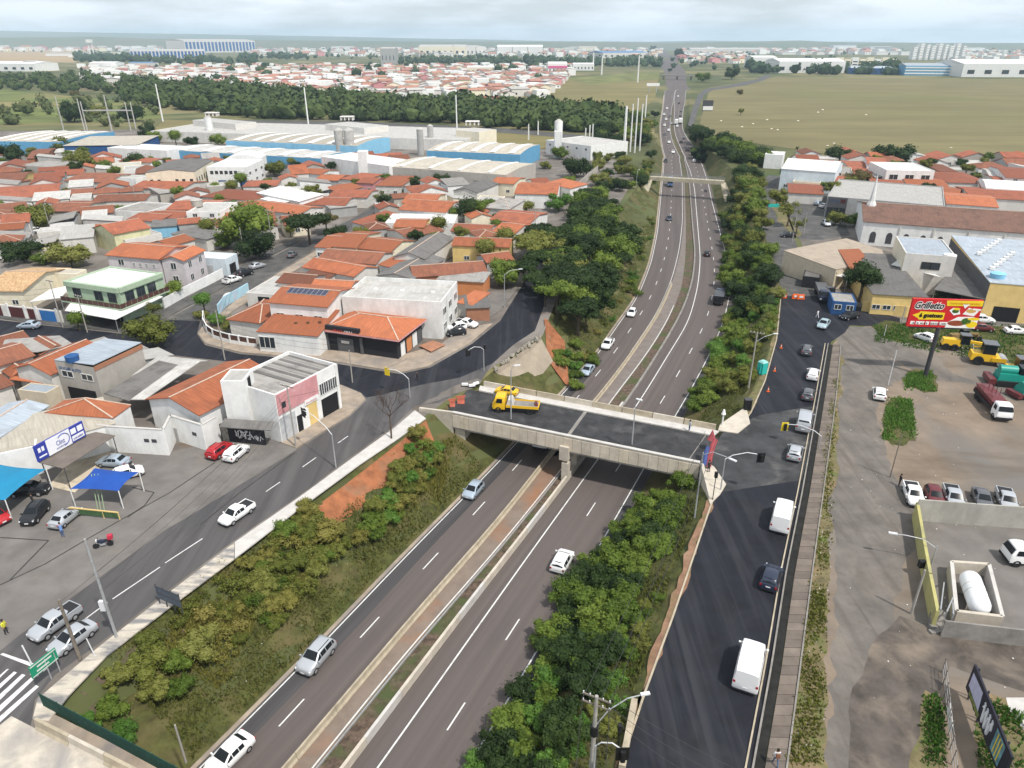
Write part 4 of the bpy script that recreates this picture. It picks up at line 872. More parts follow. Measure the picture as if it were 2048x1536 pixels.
T=[('row_house','long orange roofed row house with torn white patches',(603,535),(708,555),(728,530),3.4,'gable',P_of,T_or,'ab',1.2),('row_house','brown fronted low house under the torn orange roof',(596,556),(650,563),(660,540),2.8,'shed',P_of,T_br,'ab',.8),('row_house','wide brown-orange roof two rows behind the solar house',(632,521),(752,530),(768,504),3.3,'gable',P_of,T_br,'ab',1.3),('row_house','orange wing roof joining the grey ridge roof',(755,530),(792,538),(800,512),3.0,'shed',P_wh,T_or2,'ab',1.2),('row_house','bright orange roof nearest the side street in the third row',(628,495),(662,497),(674,466),3.4,'gable',P_wh,T_or2,'ab',1.1),('row_house','large bright orange roof with a pale dormer in the third row',(663,494),(712,497),(748,464),4.0,'gable',P_cr,T_or2,'ab',1.4),('row_house','bright orange roof with cream gable end facing the avenue',(711,497),(782,505),(795,478),3.6,'gable',P_cr,T_or2,'ab',1.3),('long_shed','long grey ridge roof winding behind the orange row',(785,515),(850,520),(890,476),4.2,'gable',P_of,F_dk,'bc',1.4),('long_shed','lower grey fibre cement roof joined to the grey ridge roof',(752,552),(826,560),(860,515),3.4,'gable',P_of,F_dk,'bc',.9),('row_house','wide brown tiled roof behind the pale block',(826,556),(976,545),(984,520),3.4,'gable',P_bk,T_br,'ab',1.2),('shed','grey sheet roofed shed on an orange wall beside the pale block',(872,560),(968,566),(976,547),3.2,'shed',P_or,F_gr,'ab',.3),('row_house','small orange roof against the pale block',(912,606),(945,612),(952,586),2.9,'shed',P_of,T_or2,'ab',.5),('shed','dark grey roofed shed at the top of the paved parking bay',(930,618),(982,616),(988,592),2.8,'shed',P_bk,F_dk,'ab',.4),('row_house','house with yellow and pink walls under an orange roof near the trees',(902,492),(1020,496),(1024,478),4.6,'gable',P_ye,T_or,'ab',1.1),('row_house','wide orange roof left of the trees, front slope',(900,463),(980,467),(984,450),3.4,'gable',P_of,T_rd,'ab',1.0),('row_house','orange roof with white edges nearest the dense trees',(981,464),(1028,470),(1048,447),3.6,'gable',P_of,T_or,'ab',1.2),('row_house','red roof below the dark round tree',(978,440),(1060,448),(1068,424),3.8,'gable',P_wh,T_rd,'ab',1.0),('row_house','brown L-shaped roof stepping down toward the trees',(812,476),(890,462),(893,440),3.2,'gable',P_of,T_br,'ab',.9),('row_house','small orange roof on a yellow house beside the white flat roof',(785,455),(849,456),(856,438),4.2,'gable',P_ye,T_or2,'ab',.9),('row_house','low red roof along the far street',(730,452),(798,428),(792,418),3.0,'shed',P_wh,T_rd,'ab',.6),('row_house','broad orange roof with white parapet at the far street corner',(796,420),(892,426),(900,402),4.2,'gable',P_wh,T_or,'ab',1.5),('row_house','orange roof with a cream tower wall behind the far street corner',(802,406),(870,408),(880,388),4.6,'gable',P_cr,T_or2,'ab',1.2),('row_house','white flat roofed house in front of the broad orange roof',(770,445),(908,446),(912,428),3.6,'flat',P_wh,F_wh,'ab',.2),('row_house','grey crossed roof beside the dark round tree',(964,416),(1018,420),(1026,398),4.4,'hip',P_of,F_gr,'ab',1.0),('row_house','grey gabled house with balcony beyond the bushy tree',(905,382),(955,386),(976,366),4.2,'gable',P_of,F_dk,'bc',1.2),('row_house','salmon roofed verandah house beside the beige shed',(980,366),(1028,369),(1034,355),4.2,'gable',P_cr,T_or2,'ab',.9),('row_house','large orange roofed white house in front of the bright green trees',(1028,388),(1115,390),(1095,366),4.6,'gable',P_wh,T_or,'ab',1.2),('row_house','orange hip roof with white walls at the end of the wall path',(1090,366),(1140,378),(1120,360),4.0,'shed',P_wh,T_or2,'ab',.8),('row_house','grey wing with low wall right of the grey crossed roof',(950,400),(1000,402),(1005,392),3.0,'flat',P_cr,F_lt,'ab',.2)]
for nm,lb,A,B,C,z,rf,w,r,rd,rs_ in T:
 H(nm,lb,'shed' if 'shed' in nm else 'house',A,B,C,z,rf,w,r,rd,rs_,win='f2' if z>3.3 else '',over=.35,par=.3)
wallpx('garden_wall','white wall with arches along the far street',[(742,462),(790,430),(812,408)],2.2,P_wh)
wallpx('path_wall','long grey wall stepping up beside the dense trees',[(1143,392),(1160,375),(1178,358),(1200,340)],2.6,P_ce,part='panel')
o=H('corner_house','mint green two storey corner house with a white flat roof and brown balcony','house',(128,562),(236,577),(305,543),7.0,'flat',P_gn,layer(F_wh.copy(),(.8,.8,.82),.2,.4,.6),par=.35)
ch=o
for a,b in((o.a,o.b),(o.b,o.c)):MB().bar(up(a,6.1),up(b,6.1),.7,.95).build('fascia',P_gn,o.t)
MB().prism([o.a-o.e2*1.5-o.e1*.3,o.b-o.e2*1.5+o.e1*1.2,o.c+o.e1*1.2,o.c,o.b,o.a],3.1,3.35).build('balcony_floor',P_gn,o.t)
q=[o.a-o.e2*1.45-o.e1*.3,o.b-o.e2*1.45+o.e1*1.15,o.c+o.e1*1.15]
for i in range(2):
 L=(q[i+1]-q[i]).length;k=int(L/1.3)
 for j in range(k):
  a=q[i]+(q[i+1]-q[i])*(j/k);b=q[i]+(q[i+1]-q[i])*((j+.92)/k);MB().bar(up(a,3.4),up(b,3.4),.06,.9).build('balustrade_panel',mat('balcony_brown',(.075,.03,.025),.7,.15,2),o.t)
for s,fr_ in(('f',(.2,.6,.85)),('r',(.2,.45,.7))):
 p,e_,n=o.sides[s];L=(e_-p).length;e=(e_-p).normalized()
 for f in fr_:window_at(o.t,p+e*(L*f),e,n,2.0,1.9,3.9,M_frd)
panel_at(o.t,o.sides['f'][0]+o.e1*(o.L1*.65),o.e1,-o.e2,o.L1*.6,2.4,.05,M_dkop,'opening')
slab('shop_canopy','long white sheet canopy round the ground floor of the mint green house','canopy',[(130,622),(231,640),(326,594),(300,588),(236,616),(142,606)],[2.7,2.7,2.9,3.0,3.0,3.0],F_wh)
o=H('tan_house','cream house with a large mottled tan tile roof at the left edge','house',(-40,583),(45,584),(88,536),4.0,'gable',P_cr,T_tan,'ab',1.6,over=.5,win='f2',hipin=.5)
o=H('cream_annex','cream walled annex with a pale parapet between tan roof and mint green house','house',(92,545),(150,548),(158,538),4.6,'flat',P_cr,F_be,par=.2)
slab('courtyard_roof','white sheet courtyard roof in front of the cream annex','roof',[(60,604),(122,596),(146,570),(100,580)],[3.0,3.0,3.2,3.2],F_wh)
gw=thing('street_front','street wall with maroon and blue garage doors left of the mint green house','wall',G(90,640))
a,b=G(-20,629),G(128,646);e=(b-a).normalized();n=-perp(e);L=(b-a).length
MB().bar(a,b,.25,2.5).build('wall',P_of,gw)
for f,w,m,nm in((.12,.16,P_mr,'garage_door'),(.4,.19,P_mr,'garage_door'),(.6,.09,P_mr,'gate'),(.82,.2,wallm('bright_blue_door',(.03,.15,.40)),'garage_door')):panel_at(gw,a+e*(L*f),e,n,L*w,2.25,.02,m,nm,.16)
for f in(.29,.52,.68,.94):panel_at(gw,a+e*(L*f),e,n,.4,2.9,.01,P_wh,'pillar',.2)
o=H('lilac_house','two storey lilac house with an orange roof and oval windows','house',(209,511),(318,520),(348,490),6.4,'gable',P_li,T_or2,'ab',1.3)
p,q,n=o.sides['f'];e=(q-p).normalized();L=(q-p).length
for f,w,h in((.25,1.5,1.4),(.5,.6,.9),(.62,.6,.9),(.74,.6,.9),(.88,.6,.9)):window_at(o.t,p+e*(L*f),e,n,w,h,4.3)
o=H('lilac_wing','lilac front wing with a curved orange roof and bay windows','house',(318,521),(368,523),(392,500),6.2,'gable',P_li,T_or2,'bc',1.0,win='r2 f1',ww=1.3,wh=1.6)
o=H('white_garage','white flat roofed garage building with a pale blue side on the side street','building',(384,514),(450,518),(480,507),4.2,'flat',wallm('ice_blue',(.58,.66,.70)),F_wh,par=.2,door='r.5:dark f.4:gate')
wg=wallpx('street_gate','white barred gates and wall along the side street',[(330,618),(372,594),(412,574),(447,556)],2.3,P_wh)
o=H('mottled_house','house with a mottled yellow-green gable wall and red roof','house',(184,456),(226,470),(290,452),5.2,'gable',P_mg,T_rd,'bc',1.6)
o=H('mottled_annex','pale annex with doorway right of the mottled gable','house',(228,472),(250,480),(298,458),3.6,'flat',P_of,F_lt,par=.2,door='f.4:dark')
T=[('row_house','orange roof with white verges beyond the lilac house',(297,487),(340,494),(376,477),3.6,'gable',P_of,T_or2,'bc',1.0),('carport','dark patchy sheet carport roof behind the big green tree',(340,468),(412,480),(446,466),3.2,'shed',P_of,F_dk,'ab',.2),('row_house','white walled house with a brown roof at the left edge above the hedge',(-30,464),(48,458),(58,446),4.0,'gable',P_of,T_or,'ab',1.0),('row_house','low orange roofs above the mottled house',(252,440),(318,444),(322,424),3.2,'gable',P_of,T_rd,'ab',.8),('row_house','dark tarpaulin roofed shed beside the orange low roofs',(300,456),(356,452),(352,440),3.0,'shed',P_sk,F_dk,'ab',.4),('row_house','red roof in front of the tall white wall',(290,436),(366,438),(376,422),3.4,'gable',P_of,T_rd,'ab',.9),('row_house','broad red roof left of the tall white wall',(331,420),(430,420),(446,400),3.4,'gable',P_of,T_rd,'ab',1.1),('white_block','tall white walled building with a water tower terrace',(372,424),(440,424),(450,404),5.6,'flat',P_wh,F_lt,'ab',.4),('row_house','small orange roof left of the big green tree',(419,440),(470,440),(472,424),3.4,'gable',P_of,T_or2,'ab',.9),('row_house','red hip roof beyond the tall white wall',(397,394),(505,402),(510,382),3.4,'hip',P_of,T_rd,'ab',1.0),('row_house','orange hip roof left of the white roofed block',(484,374),(554,372),(560,360),3.6,'hip',P_of,T_rd,'ab',1.0),('row_house','wide orange roof above the dark trees',(490,416),(598,430),(604,410),3.8,'gable',P_of,T_or2,'ab',1.1),('white_block','white roofed block of stepped sheds in the middle of the old houses',(512,386),(598,404),(606,386),4.4,'shed',P_wh,F_wh,'ab',.9),('row_house','low white roof next to the stepped white sheds',(520,398),(560,408),(580,396),3.6,'shed',P_wh,F_wh,'ab',.5),('row_house','brown roof of a long house with white gable by the dark car',(182,404),(290,402),(300,388),3.6,'gable',P_of,T_br,'ab',1.1),('row_house','grey carport with a white side wall left of the dark car',(222,420),(292,424),(300,404),3.4,'flat',P_wh,F_gr,'ab',.15),('row_house','rust roof over a rough render wall near the street pole',(82,423),(158,424),(178,402),3.4,'gable',P_ce,T_br,'ab',1.0),('row_house','white topped shed in front of the rust roof',(155,428),(216,414),(212,404),2.8,'shed',P_wh,F_lt,'ab',.3),('row_house','long red roof at the left edge above the dark hedge',(-30,428),(60,418),(96,398),3.4,'gable',P_of,T_br,'ab',1.1),('row_house','wide orange roof with white wall at the left edge',(-40,402),(118,390),(126,366),3.6,'gable',P_wh,T_rd,'ab',1.3),('row_house','brown roof between two white gables left of centre',(122,392),(186,388),(190,376),3.2,'gable',P_wh,T_br,'ab',.8),('row_house','broad rust roof behind the long white wall',(126,362),(210,366),(214,346),3.8,'gable',P_of,T_br,'ab',1.3),('row_house','red roof in front of the cream chapel',(258,376),(362,380),(378,362),3.6,'gable',P_of,T_rd,'ab',1.1),('carport','grey carport roof below the cream chapel',(318,388),(386,380),(396,366),3.4,'shed',P_ce,F_gr,'ab',.4),('row_house','yellow house with a rust roof at the left edge',(-30,364),(46,360),(62,344),3.6,'gable',P_ye,T_br,'ab',1.0),('row_house','long low shed with pale side next to the yellow house',(20,368),(64,360),(66,348),3.2,'shed',P_ce,T_br,'ab',.3),('white_block','blank white walled hall in the old houses',(208,352),(270,357),(276,350),4.6,'flat',P_wh,F_lt,'ab',.2),('row_house','peach roofed house at the far end of the old street',(600,346),(640,350),(646,338),3.4,'gable',P_wh,T_or2,'ab',.9),('row_house','red roof with a grey gable in the far old street',(628,360),(676,362),(684,350),3.4,'gable',P_gr,T_or2,'ab',.9),('row_house','pink roofed house with two gables in the far old street',(676,358),(722,362),(728,346),3.6,'hip',P_of,T_rd,'ab',1.0),('row_house','pink walled house behind the small green tree',(711,366),(747,368),(758,356),3.8,'gable',P_pk,T_rd,'ab',.9),('row_house','salmon hip roofed house left of the bushy street trees',(749,372),(804,373),(810,352),3.8,'hip',P_of,T_or2,'ab',1.1),('row_house','orange roof with grey side by the far street',(630,380),(680,386),(690,370),3.4,'gable',P_gr,T_or2,'bc',.9),('row_house','long red roof along the far street',(655,394),(734,396),(742,380),3.4,'gable',P_of,T_rd,'ab',1.0),('row_house','brown roof in front of the long red roof by the far street',(606,410),(690,412),(700,394),3.2,'gable',P_of,T_rd,'ab',1.0),('row_house','grey carport house next to the far street',(660,418),(716,412),(722,400),3.0,'shed',P_gr,F_gr,'ab',.3),('row_house','blue-white roofed house left of the far street',(560,384),(620,384),(626,376),3.6,'shed',P_wh,F_lt,'ab',.5),('row_house','red roof near the tree left of the long warehouse',(236,322),(300,326),(300,316),3.4,'gable',P_wh,T_rd,'ab',.8),('row_house','pale roofed houses behind the round green tree',(108,306),(150,304),(148,296),3.6,'gable',P_wh,F_lt,'ab',.6),('row_house','brown brick house at the left edge beside the dark tree',(52,318),(92,316),(88,298),4.2,'gable',P_bk,T_br,'ab',1.1),('long_shed','dark roofed shed beside the brown brick house',(96,318),(148,318),(146,308),3.8,'gable',P_be,F_dk,'ab',.7),('steel_yard','cluttered scrap yard shelter with a grey roof near the left edge',(36,330),(98,334),(106,320),4.6,'flat',P_ce,F_gr,'ab',.1)]
for nm,lb,A,B,C,z,rf,w,r,rd,rs_ in T:
 H(nm,lb,'shed' if 'shed' in nm else 'house',A,B,C,z,rf,w,r,rd,rs_,win='f2' if z>3.5 else '',over=.35,par=.3)
o=H('chapel','cream chapel-like hall with narrow windows and a grey roof','church',(290,346),(388,344),(412,321),7.6,'gable',P_cr,F_dk,'bc',.9,over=.1)
p,q,n=o.sides['f'];e=(q-p).normalized();L=(q-p).length
for f in(.1,.25,.62,.76,.92):window_at(o.t,p+e*(L*f),e,n,1.0,2.6,2.6,M_frd,bars=0)
panel_at(o.t,p+e*(L*.43),e,n,2.4,2.8,1.0,M_dkop,'doorway')
p,q,n=o.sides['r'];e=(q-p).normalized();L=(q-p).length
for k in range(8):window_at(o.t,p+e*(L*(.08+k*.12)),e,n,1.0,1.8,3.4,M_frd,bars=0)
o=H('blue_door_hall','white hall with three blue shutters and a row of small windows','building',(412,334),(492,334),(534,318),7.4,'flat',P_wh,F_wh,par=.2,door='f.35:blue f.62:blue f.88:blue',win='r3',ww=2.4)
p,q,n=o.sides['f'];e=(q-p).normalized();L=(q-p).length
for k in range(6):window_at(o.t,p+e*(L*(.12+k*.12)),e,n,1.1,1.2,4.8,M_frd,bars=0)
o=H('blue_door_hall_roof','arched white roofed hall behind the blue shuttered hall','building',(450,318),(520,317),(534,309),7.0,'arch',P_wh,F_wh,'bc',1.8)
water_tank('white cylinder water tank tower terrace tank left of the big tree',395,412,5.6,1.6,P_ce,1.8)
def arches(o,n,m,z,name='skylight_strip',w=.28,rise=.9):
 """raised translucent strips lying across a long roof"""
 for k in range(n):
  a=o.a+o.e1*(o.L1*(k+.35)/n);pts=[]
  for i in range(7):s=i/6;pts.append(up(a+o.e2*(o.L2*(.03+.94*s)),z+.06+rise*math.sin(math.pi*(.03+.94*s))))
  mb=MB();wv=o.e1*(o.L1/n*w)
  mb.loft([[p for p in pts],[p+wv for p in pts],[p+wv+Vector((0,0,.25))for p in pts],[p+Vector((0,0,.25))for p in pts]],closed=False,caps=False)
  mb.build(name,P_wh,o.roof)
M_sky=P_wh
o=H('factory_hall','long factory hall with a sky blue front and white roof strips','factory',(451,281),(714,292),(788,275),6.5,'arch',P_sk,F_be,'ab',1.0);arches(o,7,M_sky,6.5,rise=1.0)
o=H('factory_hall','right hand factory hall with blue front wall near the tall white pole','factory',(853,301),(1040,309),(1096,290),6.5,'arch',P_bl,F_be,'ab',1.0);arches(o,5,M_sky,6.5,rise=1.0)
o=H('factory_hall','low factory hall with pale grey strips in front of the sky blue front','factory',(338,300),(640,317),(668,303),5.0,'arch',P_bl,F_lt,'ab',.6);arches(o,6,M_sky,5.0,rise=.6)
o=H('factory_hall','huge flat pale factory roof behind the blue halls','factory',(300,262),(930,280),(925,256),5.5,'flat',P_of,F_lt,par=.2)
o=H('white_hall','blank white hall with a square tower in front of the factory','factory',(642,313),(778,332),(792,316),6.5,'flat',P_wh,F_wh,par=.2)
o=H('white_tower','square white tower standing on the blank white hall','tower',(714,303),(732,303),(733,300),11,'flat',P_wh,F_wh,par=.1)
o=H('warehouse','long beige-grey warehouse with a dull ribbed roof','warehouse',(777,333),(1013,350),(1037,325),6.0,'arch',P_ce,F_be,'ab',.8);arches(o,4,F_lt,6.0,w=.1,rise=.8)
p,q,n=o.sides['f'];e=(q-p).normalized();L=(q-p).length
for k in range(7):panel_at(o.t,p+e*(L*(.1+.13*k)),e,n,2.0,3.2,.05,F_gr,'door')
o=H('blue_factory','blue factory building behind the electrical yard','factory',(125,292),(275,290),(270,275),6.0,'shed',P_nv,F_be,'ab',.8)
o=H('blue_factory','blue factory wing with white roof strips at the left edge','factory',(-30,282),(118,284),(122,262),6.5,'arch',P_bl,F_be,'ab',.9);arches(o,5,M_sky,6.5,rise=.9)
o=H('white_hall','long white wall building in front of the electrical yard','factory',(214,295),(332,301),(336,290),6.0,'flat',P_wh,F_wh,par=.2)
o=H('factory_office','white factory office block with a tall chimney-like tower','factory',(1092,280),(1182,292),(1186,274),6.5,'flat',P_wh,F_lt,par=.2,win='f5@1')
o=H('white_tower','tall white square tower of the factory office','tower',(1110,264),(1124,264),(1125,261),12,'flat',P_wh,F_lt,par=.1)
o=H('roof_cabin','white lift cabin on the huge pale roof, left one','cabin',(385,240),(470,248),(470,240),8.5,'flat',P_of,F_lt,par=.1)
o=H('roof_cabin','white lift cabin above the sky blue hall','cabin',(650,248),(728,256),(728,246),8.5,'flat',P_of,F_lt,par=.1)
o=H('roof_cabin','cream lift cabin at the right end of the pale roof','cabin',(912,260),(958,264),(958,256),8.5,'flat',P_cr,F_lt,par=.1)
for i,(x,y)in enumerate(((425,232),(695,240),(945,250))):
 t=thing('vent_hood',['white slatted hood on the left lift cabin','white slatted hood on the lift cabin above the sky blue hall','cream slatted hood on the right hand lift cabin'][i],'hood',G(x,y,8.5))
 p=G(x,y,8.5);MB().box((p.x,p.y,10.3),(8,5,.4),0,(.95,.95)).build('cover',P_of,t)
 for s in(-3.4,-1.2,1.2,3.4):MB().box((p.x+s,p.y,8.5),(.7,4.4,1.8)).build('leg',P_of,t)
for i,(x,y,w,h,l)in enumerate(((423,280,14,12,'white round silo behind the round green trees'),(682,318,18,13,'grey silo beside the blank white hall, left of the pair'),(702,318,20,13,'grey silo beside the blank white hall, right of the pair'),(842,310,13,12,'grey silo left of the right hand factory hall'),(862,296,12,11,'grey silo behind the right hand factory hall'),(1116,300,16,14,'white silo beside the factory office'))):
 p=G(x,y);r=w/2/ppm(p);t=thing('silo',l,'silo',p);MB().cyl(p,r,h,16).build('shell',P_wh if i in(0,5)else F_lt,t,smooth=50);MB().tube([p+Vector((0,0,h)),p+Vector((0,0,h+r*.5))],r,16,r*.2).build('cap',F_lt,t)
for i,(x,y,h)in enumerate(((128,262,20),(170,263,19),(176,266,18),(224,262,21),(262,262,17),(272,258,16))):
 p=G(x,y);t=thing('gantry_mast',['tall steel mast at the left of the electrical yard','second steel mast of the electrical yard from the left','third steel mast of the electrical yard, close to the second','thick concrete mast in the middle of the electrical yard','slim mast right of the thick one in the electrical yard','last steel mast of the electrical yard beside the trees'][i],'mast',p)
 MB().tube([p,p+Vector((0,0,h))],.6 if i==3 else .4,6,.3).build('shaft',F_lt,t)
 if i in(2,4):MB().bar(p+Vector((0,0,h*.7)),p+Vector((30 if i==2 else-20,0,h*.7)),.6,.6).build('crossbeam',F_lt,t)
o=H('church','long white church with arched windows and a dark brown roof','church',(1726,444),(2300,486),(2310,442),6.2,'gable',P_wh,T_dk,'ab',2.6,over=.4)
p,q,n=o.sides['f'];e=(q-p).normalized();L=(q-p).length
for k in range(16):
 f=.045+k*.064;c=p+e*(L*f);m=MB()
 pts=[up(c+e*x,zz)for x,zz in((-.75,.8),(.75,.8),(.75,3.0),(.55,3.5),(.25,3.75),(0,3.8),(-.25,3.75),(-.55,3.5),(-.75,3.0))]
 m.add([v+n*.06 for v in pts]+pts,[tuple(range(9))]+[(i,9+i,9+(i+1)%9,(i+1)%9)for i in range(9)]);m.build('arched_window',M_frd,o.t)
 if k%2:panel_at(o.t,c+e*2.2,e,n,.35,5.6,.02,P_of,'pilaster',.25)
sp=thing('spire','slim white pointed spire on the end of the brown church roof','spire',G(1741,420,7.5));c=G(1741,418,7.4);r=11/ppm(c)
MB().tube([c-Vector((0,0,.8)),c+Vector((0,0,1.4)),c+Vector((0,0,2.2))],r*1.05,8,r*.6).build('base',P_wh,sp);MB().tube([c+Vector((0,0,2.2)),c+Vector((0,0,9.5))],r*.55,8,.04).build('point',P_wh,sp)
o=H('showroom','grey car showroom with a curved pale roof and dark lettered corner','building',(1655,392),(1890,412),(1872,372),6.5,'flat',P_gr,F_lt,par=.3,win='f4',ww=2.6)
p,q,n=o.sides['l'];e=(q-p).normalized();L=(q-p).length
f0=o.sides['f'][0];panel_at(o.t,f0+o.e1*3.2,o.e1,-o.e2,5.6,6.3,.05,P_dg,'sign_tower',.3);letters(o.t,'CITO',up(f0+o.e1*1.0,4.9)-o.e2*.34,o.e1,-o.e2,1.0,P_nv,2.6);panel_at(o.t,f0+o.e1*4.8,o.e1,-o.e2,1.4,1.2,4.7,P_mr,'logo_panel',.34)
for k in range(3):window_at(o.t,f0+o.e1*(1.4+1.8*k),o.e1,-o.e2*1.0,1.6,2.8,.5,M_frd).location.y-=.32
o=H('hangar','pale blue-white hangar with a shallow gable roof','hangar',(1562,338),(1672,346),(1684,326),7.5,'gable',wallm('pale_blue_wall',(.62,.70,.74)),F_wh,'ab',2.2,win='f4@0',over=.2)
o=H('modern_house','white modern two storey house with large dark windows','house',(1774,340),(1870,342),(1872,326),7.5,'flat',P_wh,F_wh,par=.3,win='f3@1',ww=3,wh=1.9)
o=H('gatehouse','small white building at the top of the old road','building',(1530,308),(1566,310),(1566,303),6,'flat',P_wh,F_wh,par=.2)
T=[('row_house','red roofed house with a garage above the dealer forecourt',(1576,386),(1648,390),(1640,370),3.4,'gable',P_of,T_rd,'ab',1.0),('row_house','orange roof between hangar and showroom',(1642,366),(1690,370),(1686,352),3.6,'gable',P_of,T_rd,'ab',1.0),('row_house','cream house beside the dark round tree on the old road',(1586,362),(1640,366),(1640,346),4.2,'flat',P_cr,F_be,'ab',.3),('row_house','red roof right of the hangar near the field',(1700,340),(1760,342),(1760,324),3.6,'gable',P_of,T_rd,'ab',1.0),('row_house','white house with a red roof at the field edge',(1734,328),(1774,330),(1772,316),5.8,'gable',P_wh,T_rd,'ab',.9),('row_house','beige garage roof beside the hangar',(1670,346),(1706,348),(1704,334),5.0,'flat',P_be,F_gr,'ab',.2),('row_house','small grey gabled house among the red roofs',(1750,356),(1796,358),(1790,346),4.0,'gable',P_dg,F_gr,'bc',1.0),('row_house','long red roof left of the grey gabled house',(1706,356),(1770,360),(1772,342),3.4,'gable',P_of,T_rd,'ab',1.0),('row_house','red roof behind the showroom',(1742,374),(1812,378),(1812,360),3.4,'gable',P_of,T_rd,'ab',1.0),('row_house','orange roof right of the modern white house',(1816,374),(1902,378),(1900,358),3.4,'gable',P_of,T_or2,'ab',1.0),('row_house','broad red roofs beyond the modern white house',(1896,366),(1986,368),(1984,346),3.6,'hip',P_of,T_rd,'ab',1.1),('row_house','brown roof at the field edge right of the modern house',(1880,344),(1916,344),(1914,326),3.8,'gable',P_be,T_br,'ab',1.0),('row_house','red roof above the long church, middle',(1874,392),(1916,396),(1912,376),3.2,'gable',P_of,T_or2,'ab',.9),('row_house','wavy orange roof behind the church',(1892,408),(1998,416),(1996,392),3.6,'gable',P_wh,T_or2,'ab',1.0),('row_house','brown-red long roof at the right edge behind the church',(1942,396),(2100,404),(2100,382),3.4,'gable',P_of,T_rd,'ab',1.0),('row_house','white arched roof with a blue side at the right edge',(1972,376),(2070,382),(2070,366),4.6,'arch',P_wh,F_wh,'ab',1.4),('row_house','white gabled house with red roof at the right edge by the field',(2012,356),(2090,360),(2090,338),5.4,'gable',P_wh,T_rd,'ab',1.2),('row_house','small pale house in front of the field',(1978,352),(2012,354),(2010,340),4.0,'gable',P_of,F_lt,'ab',.7),('row_house','orange roof near the right edge above the wavy roof',(1960,376),(1990,378),(1986,362),3.4,'gable',P_of,T_or2,'ab',.9),('row_house','red roofs at the right edge beyond the church',(1996,372),(2100,378),(2100,356),3.4,'gable',P_of,T_rd,'ab',1.0)]
for nm,lb,A,B,C,z,rf,w,r,rd,rs_ in T:
 H(nm,lb,'house',A,B,C,z,rf,w,r,rd,rs_,win='f2' if z>3.5 else '',over=.35,par=.3)
o=H('tan_workshop','tan roofed workshop by the old road with an orange tiled patch','building',(1672,540),(1800,512),(1766,470),4.6,'shed',P_be,fibro('tan_sheet',(.36,.30,.235),(.25,.21,.17)),'ab',.9,over=.1);tw=o
slab('tile_patch','orange tiled roof patch on the tan workshop beside the dark tree','roof',[(1676,500),(1704,545),(1730,512),(1718,498)],[5.25,4.95,5.3,5.5],T_or2,posts=False)
o=H('grey_workshop','low dark grey roofed workshop with a yellow front behind the billboard','building',(1745,589),(1858,596),(1838,520),4.2,'shed',P_ye,F_dk,'ab',.9,over=.3,win='f5',ww=2.0,wh=1.0)
o=H('white_tower_block','tall white and cream block with a pale blue roof','building',(1812,506),(1914,514),(1880,478),8.8,'flat',P_of,F_bl,par=.2)
p,q,n=o.sides['f'];e=(q-p).normalized();L=(q-p).length
for f in(.46,.62):window_at(o.t,p+e*(L*f),e,n,2.0,1.6,5.6,M_frd)
p,q,n=o.sides['l'];e=(q-p).normalized();panel_at(o.t,(p+q)/2,e,n,(q-p).length,8.7,.02,P_cr,'cream_face',.02)
o=H('big_shed','big blue-grey metal roofed shed with a yellow front at the right edge','warehouse',(1980,566),(2260,590),(2150,494),7.6,'shed',P_ye,F_bl,'ab',.6,over=.1,door='f.18:wide')
p,q,n=o.sides['l'];e=(q-p).normalized();panel_at(o.t,(p+q)/2,e,n,(q-p).length,7.5,.02,P_dg,'dark_side',.05)
for k in range(14):
 fx_,fy_=((.1+.05*(k%7)),.25+.06*(k%7)+.3*(k//7));on_roof(o,fx_,fy_,(.9,.9,.6),7.8+.6*fy_,P_wh,'roof_vent')
slab('dark_yard_roof','dark lean-to roof beside the big shed behind the water tower','roof',[(1868,580),(1972,600),(1965,560),(1918,520)],[4.2,4.2,4.4,4.4],F_dk)
slab('white_awning','white slanted awning on the roadside scrap shelter','awning',[(1636,520),(1668,552),(1696,556),(1652,500),(1628,498)],[3.4,3.0,3.2,3.8,3.8],F_wh)
slab('white_awning','pale triangular sail awning between grey workshop and white block','awning',[(1782,530),(1884,556),(1800,518)],[5.2,4.4,5.4],F_wh,posts=False)
o=H('blue_kiosk','small blue kiosk with a grey roof below the dark tree','kiosk',(1666,602),(1714,606),(1712,588),2.8,'flat',P_nv,F_gr,par=.1,win='f2@0')
wt=thing('water_tower','white water tower with a cylindrical tank on a thick stem','water tower',G(1879,588));c=G(1879,588);MB().tube([c,c+Vector((0,0,6.5))],.85,12,.7).build('stem',P_wh,wt,smooth=50);MB().tube([c+Vector((0,0,z))for z in(6.2,6.6,8.6,8.9)],1.35,14,1.3).build('tank',P_wh,wt,smooth=50)
water_tank('light blue water tank on the corner of the big shed',1994,556,7.7,1.3,P_sk,1.0)
wallpx('yard_wall','yellow yard wall behind the billboard',[(1722,622),(1810,634),(1900,636),(1976,640)],2.2,P_ye)
bw=thing('blue_gate','blue painted gate wall with white lettering at the right edge','gate',G(2020,640));a,b=G(2008,637),G(2048,641);e=(b-a).normalized();MB().bar(a,b+e*3,.15,2.3).build('panel',wallm('gate_blue',(.03,.17,.42)),bw);letters(bw,'ENTRADA',up(a+e*.8,1.0)-perp(e)*.09,e,-perp(e),.4,P_wh,2.4)
o=H('scrap_shelter','dark open scrap shelter piled with black tyres by the old road','building',(1606,552),(1640,556),(1640,520),2.6,'flat',P_blk,F_dk,par=.05)
wallpx('yard_wall','long pale concrete wall in front of the row of parked cars',[(1826,1040),(1938,1049),(2048,1057),(2160,1065)],2.9,[layer(mat('wall_render',(.40,.385,.34),.9,.1,.6),(.27,.26,.23),.5,.5,.75,stretch=(1,1,.4))][0])
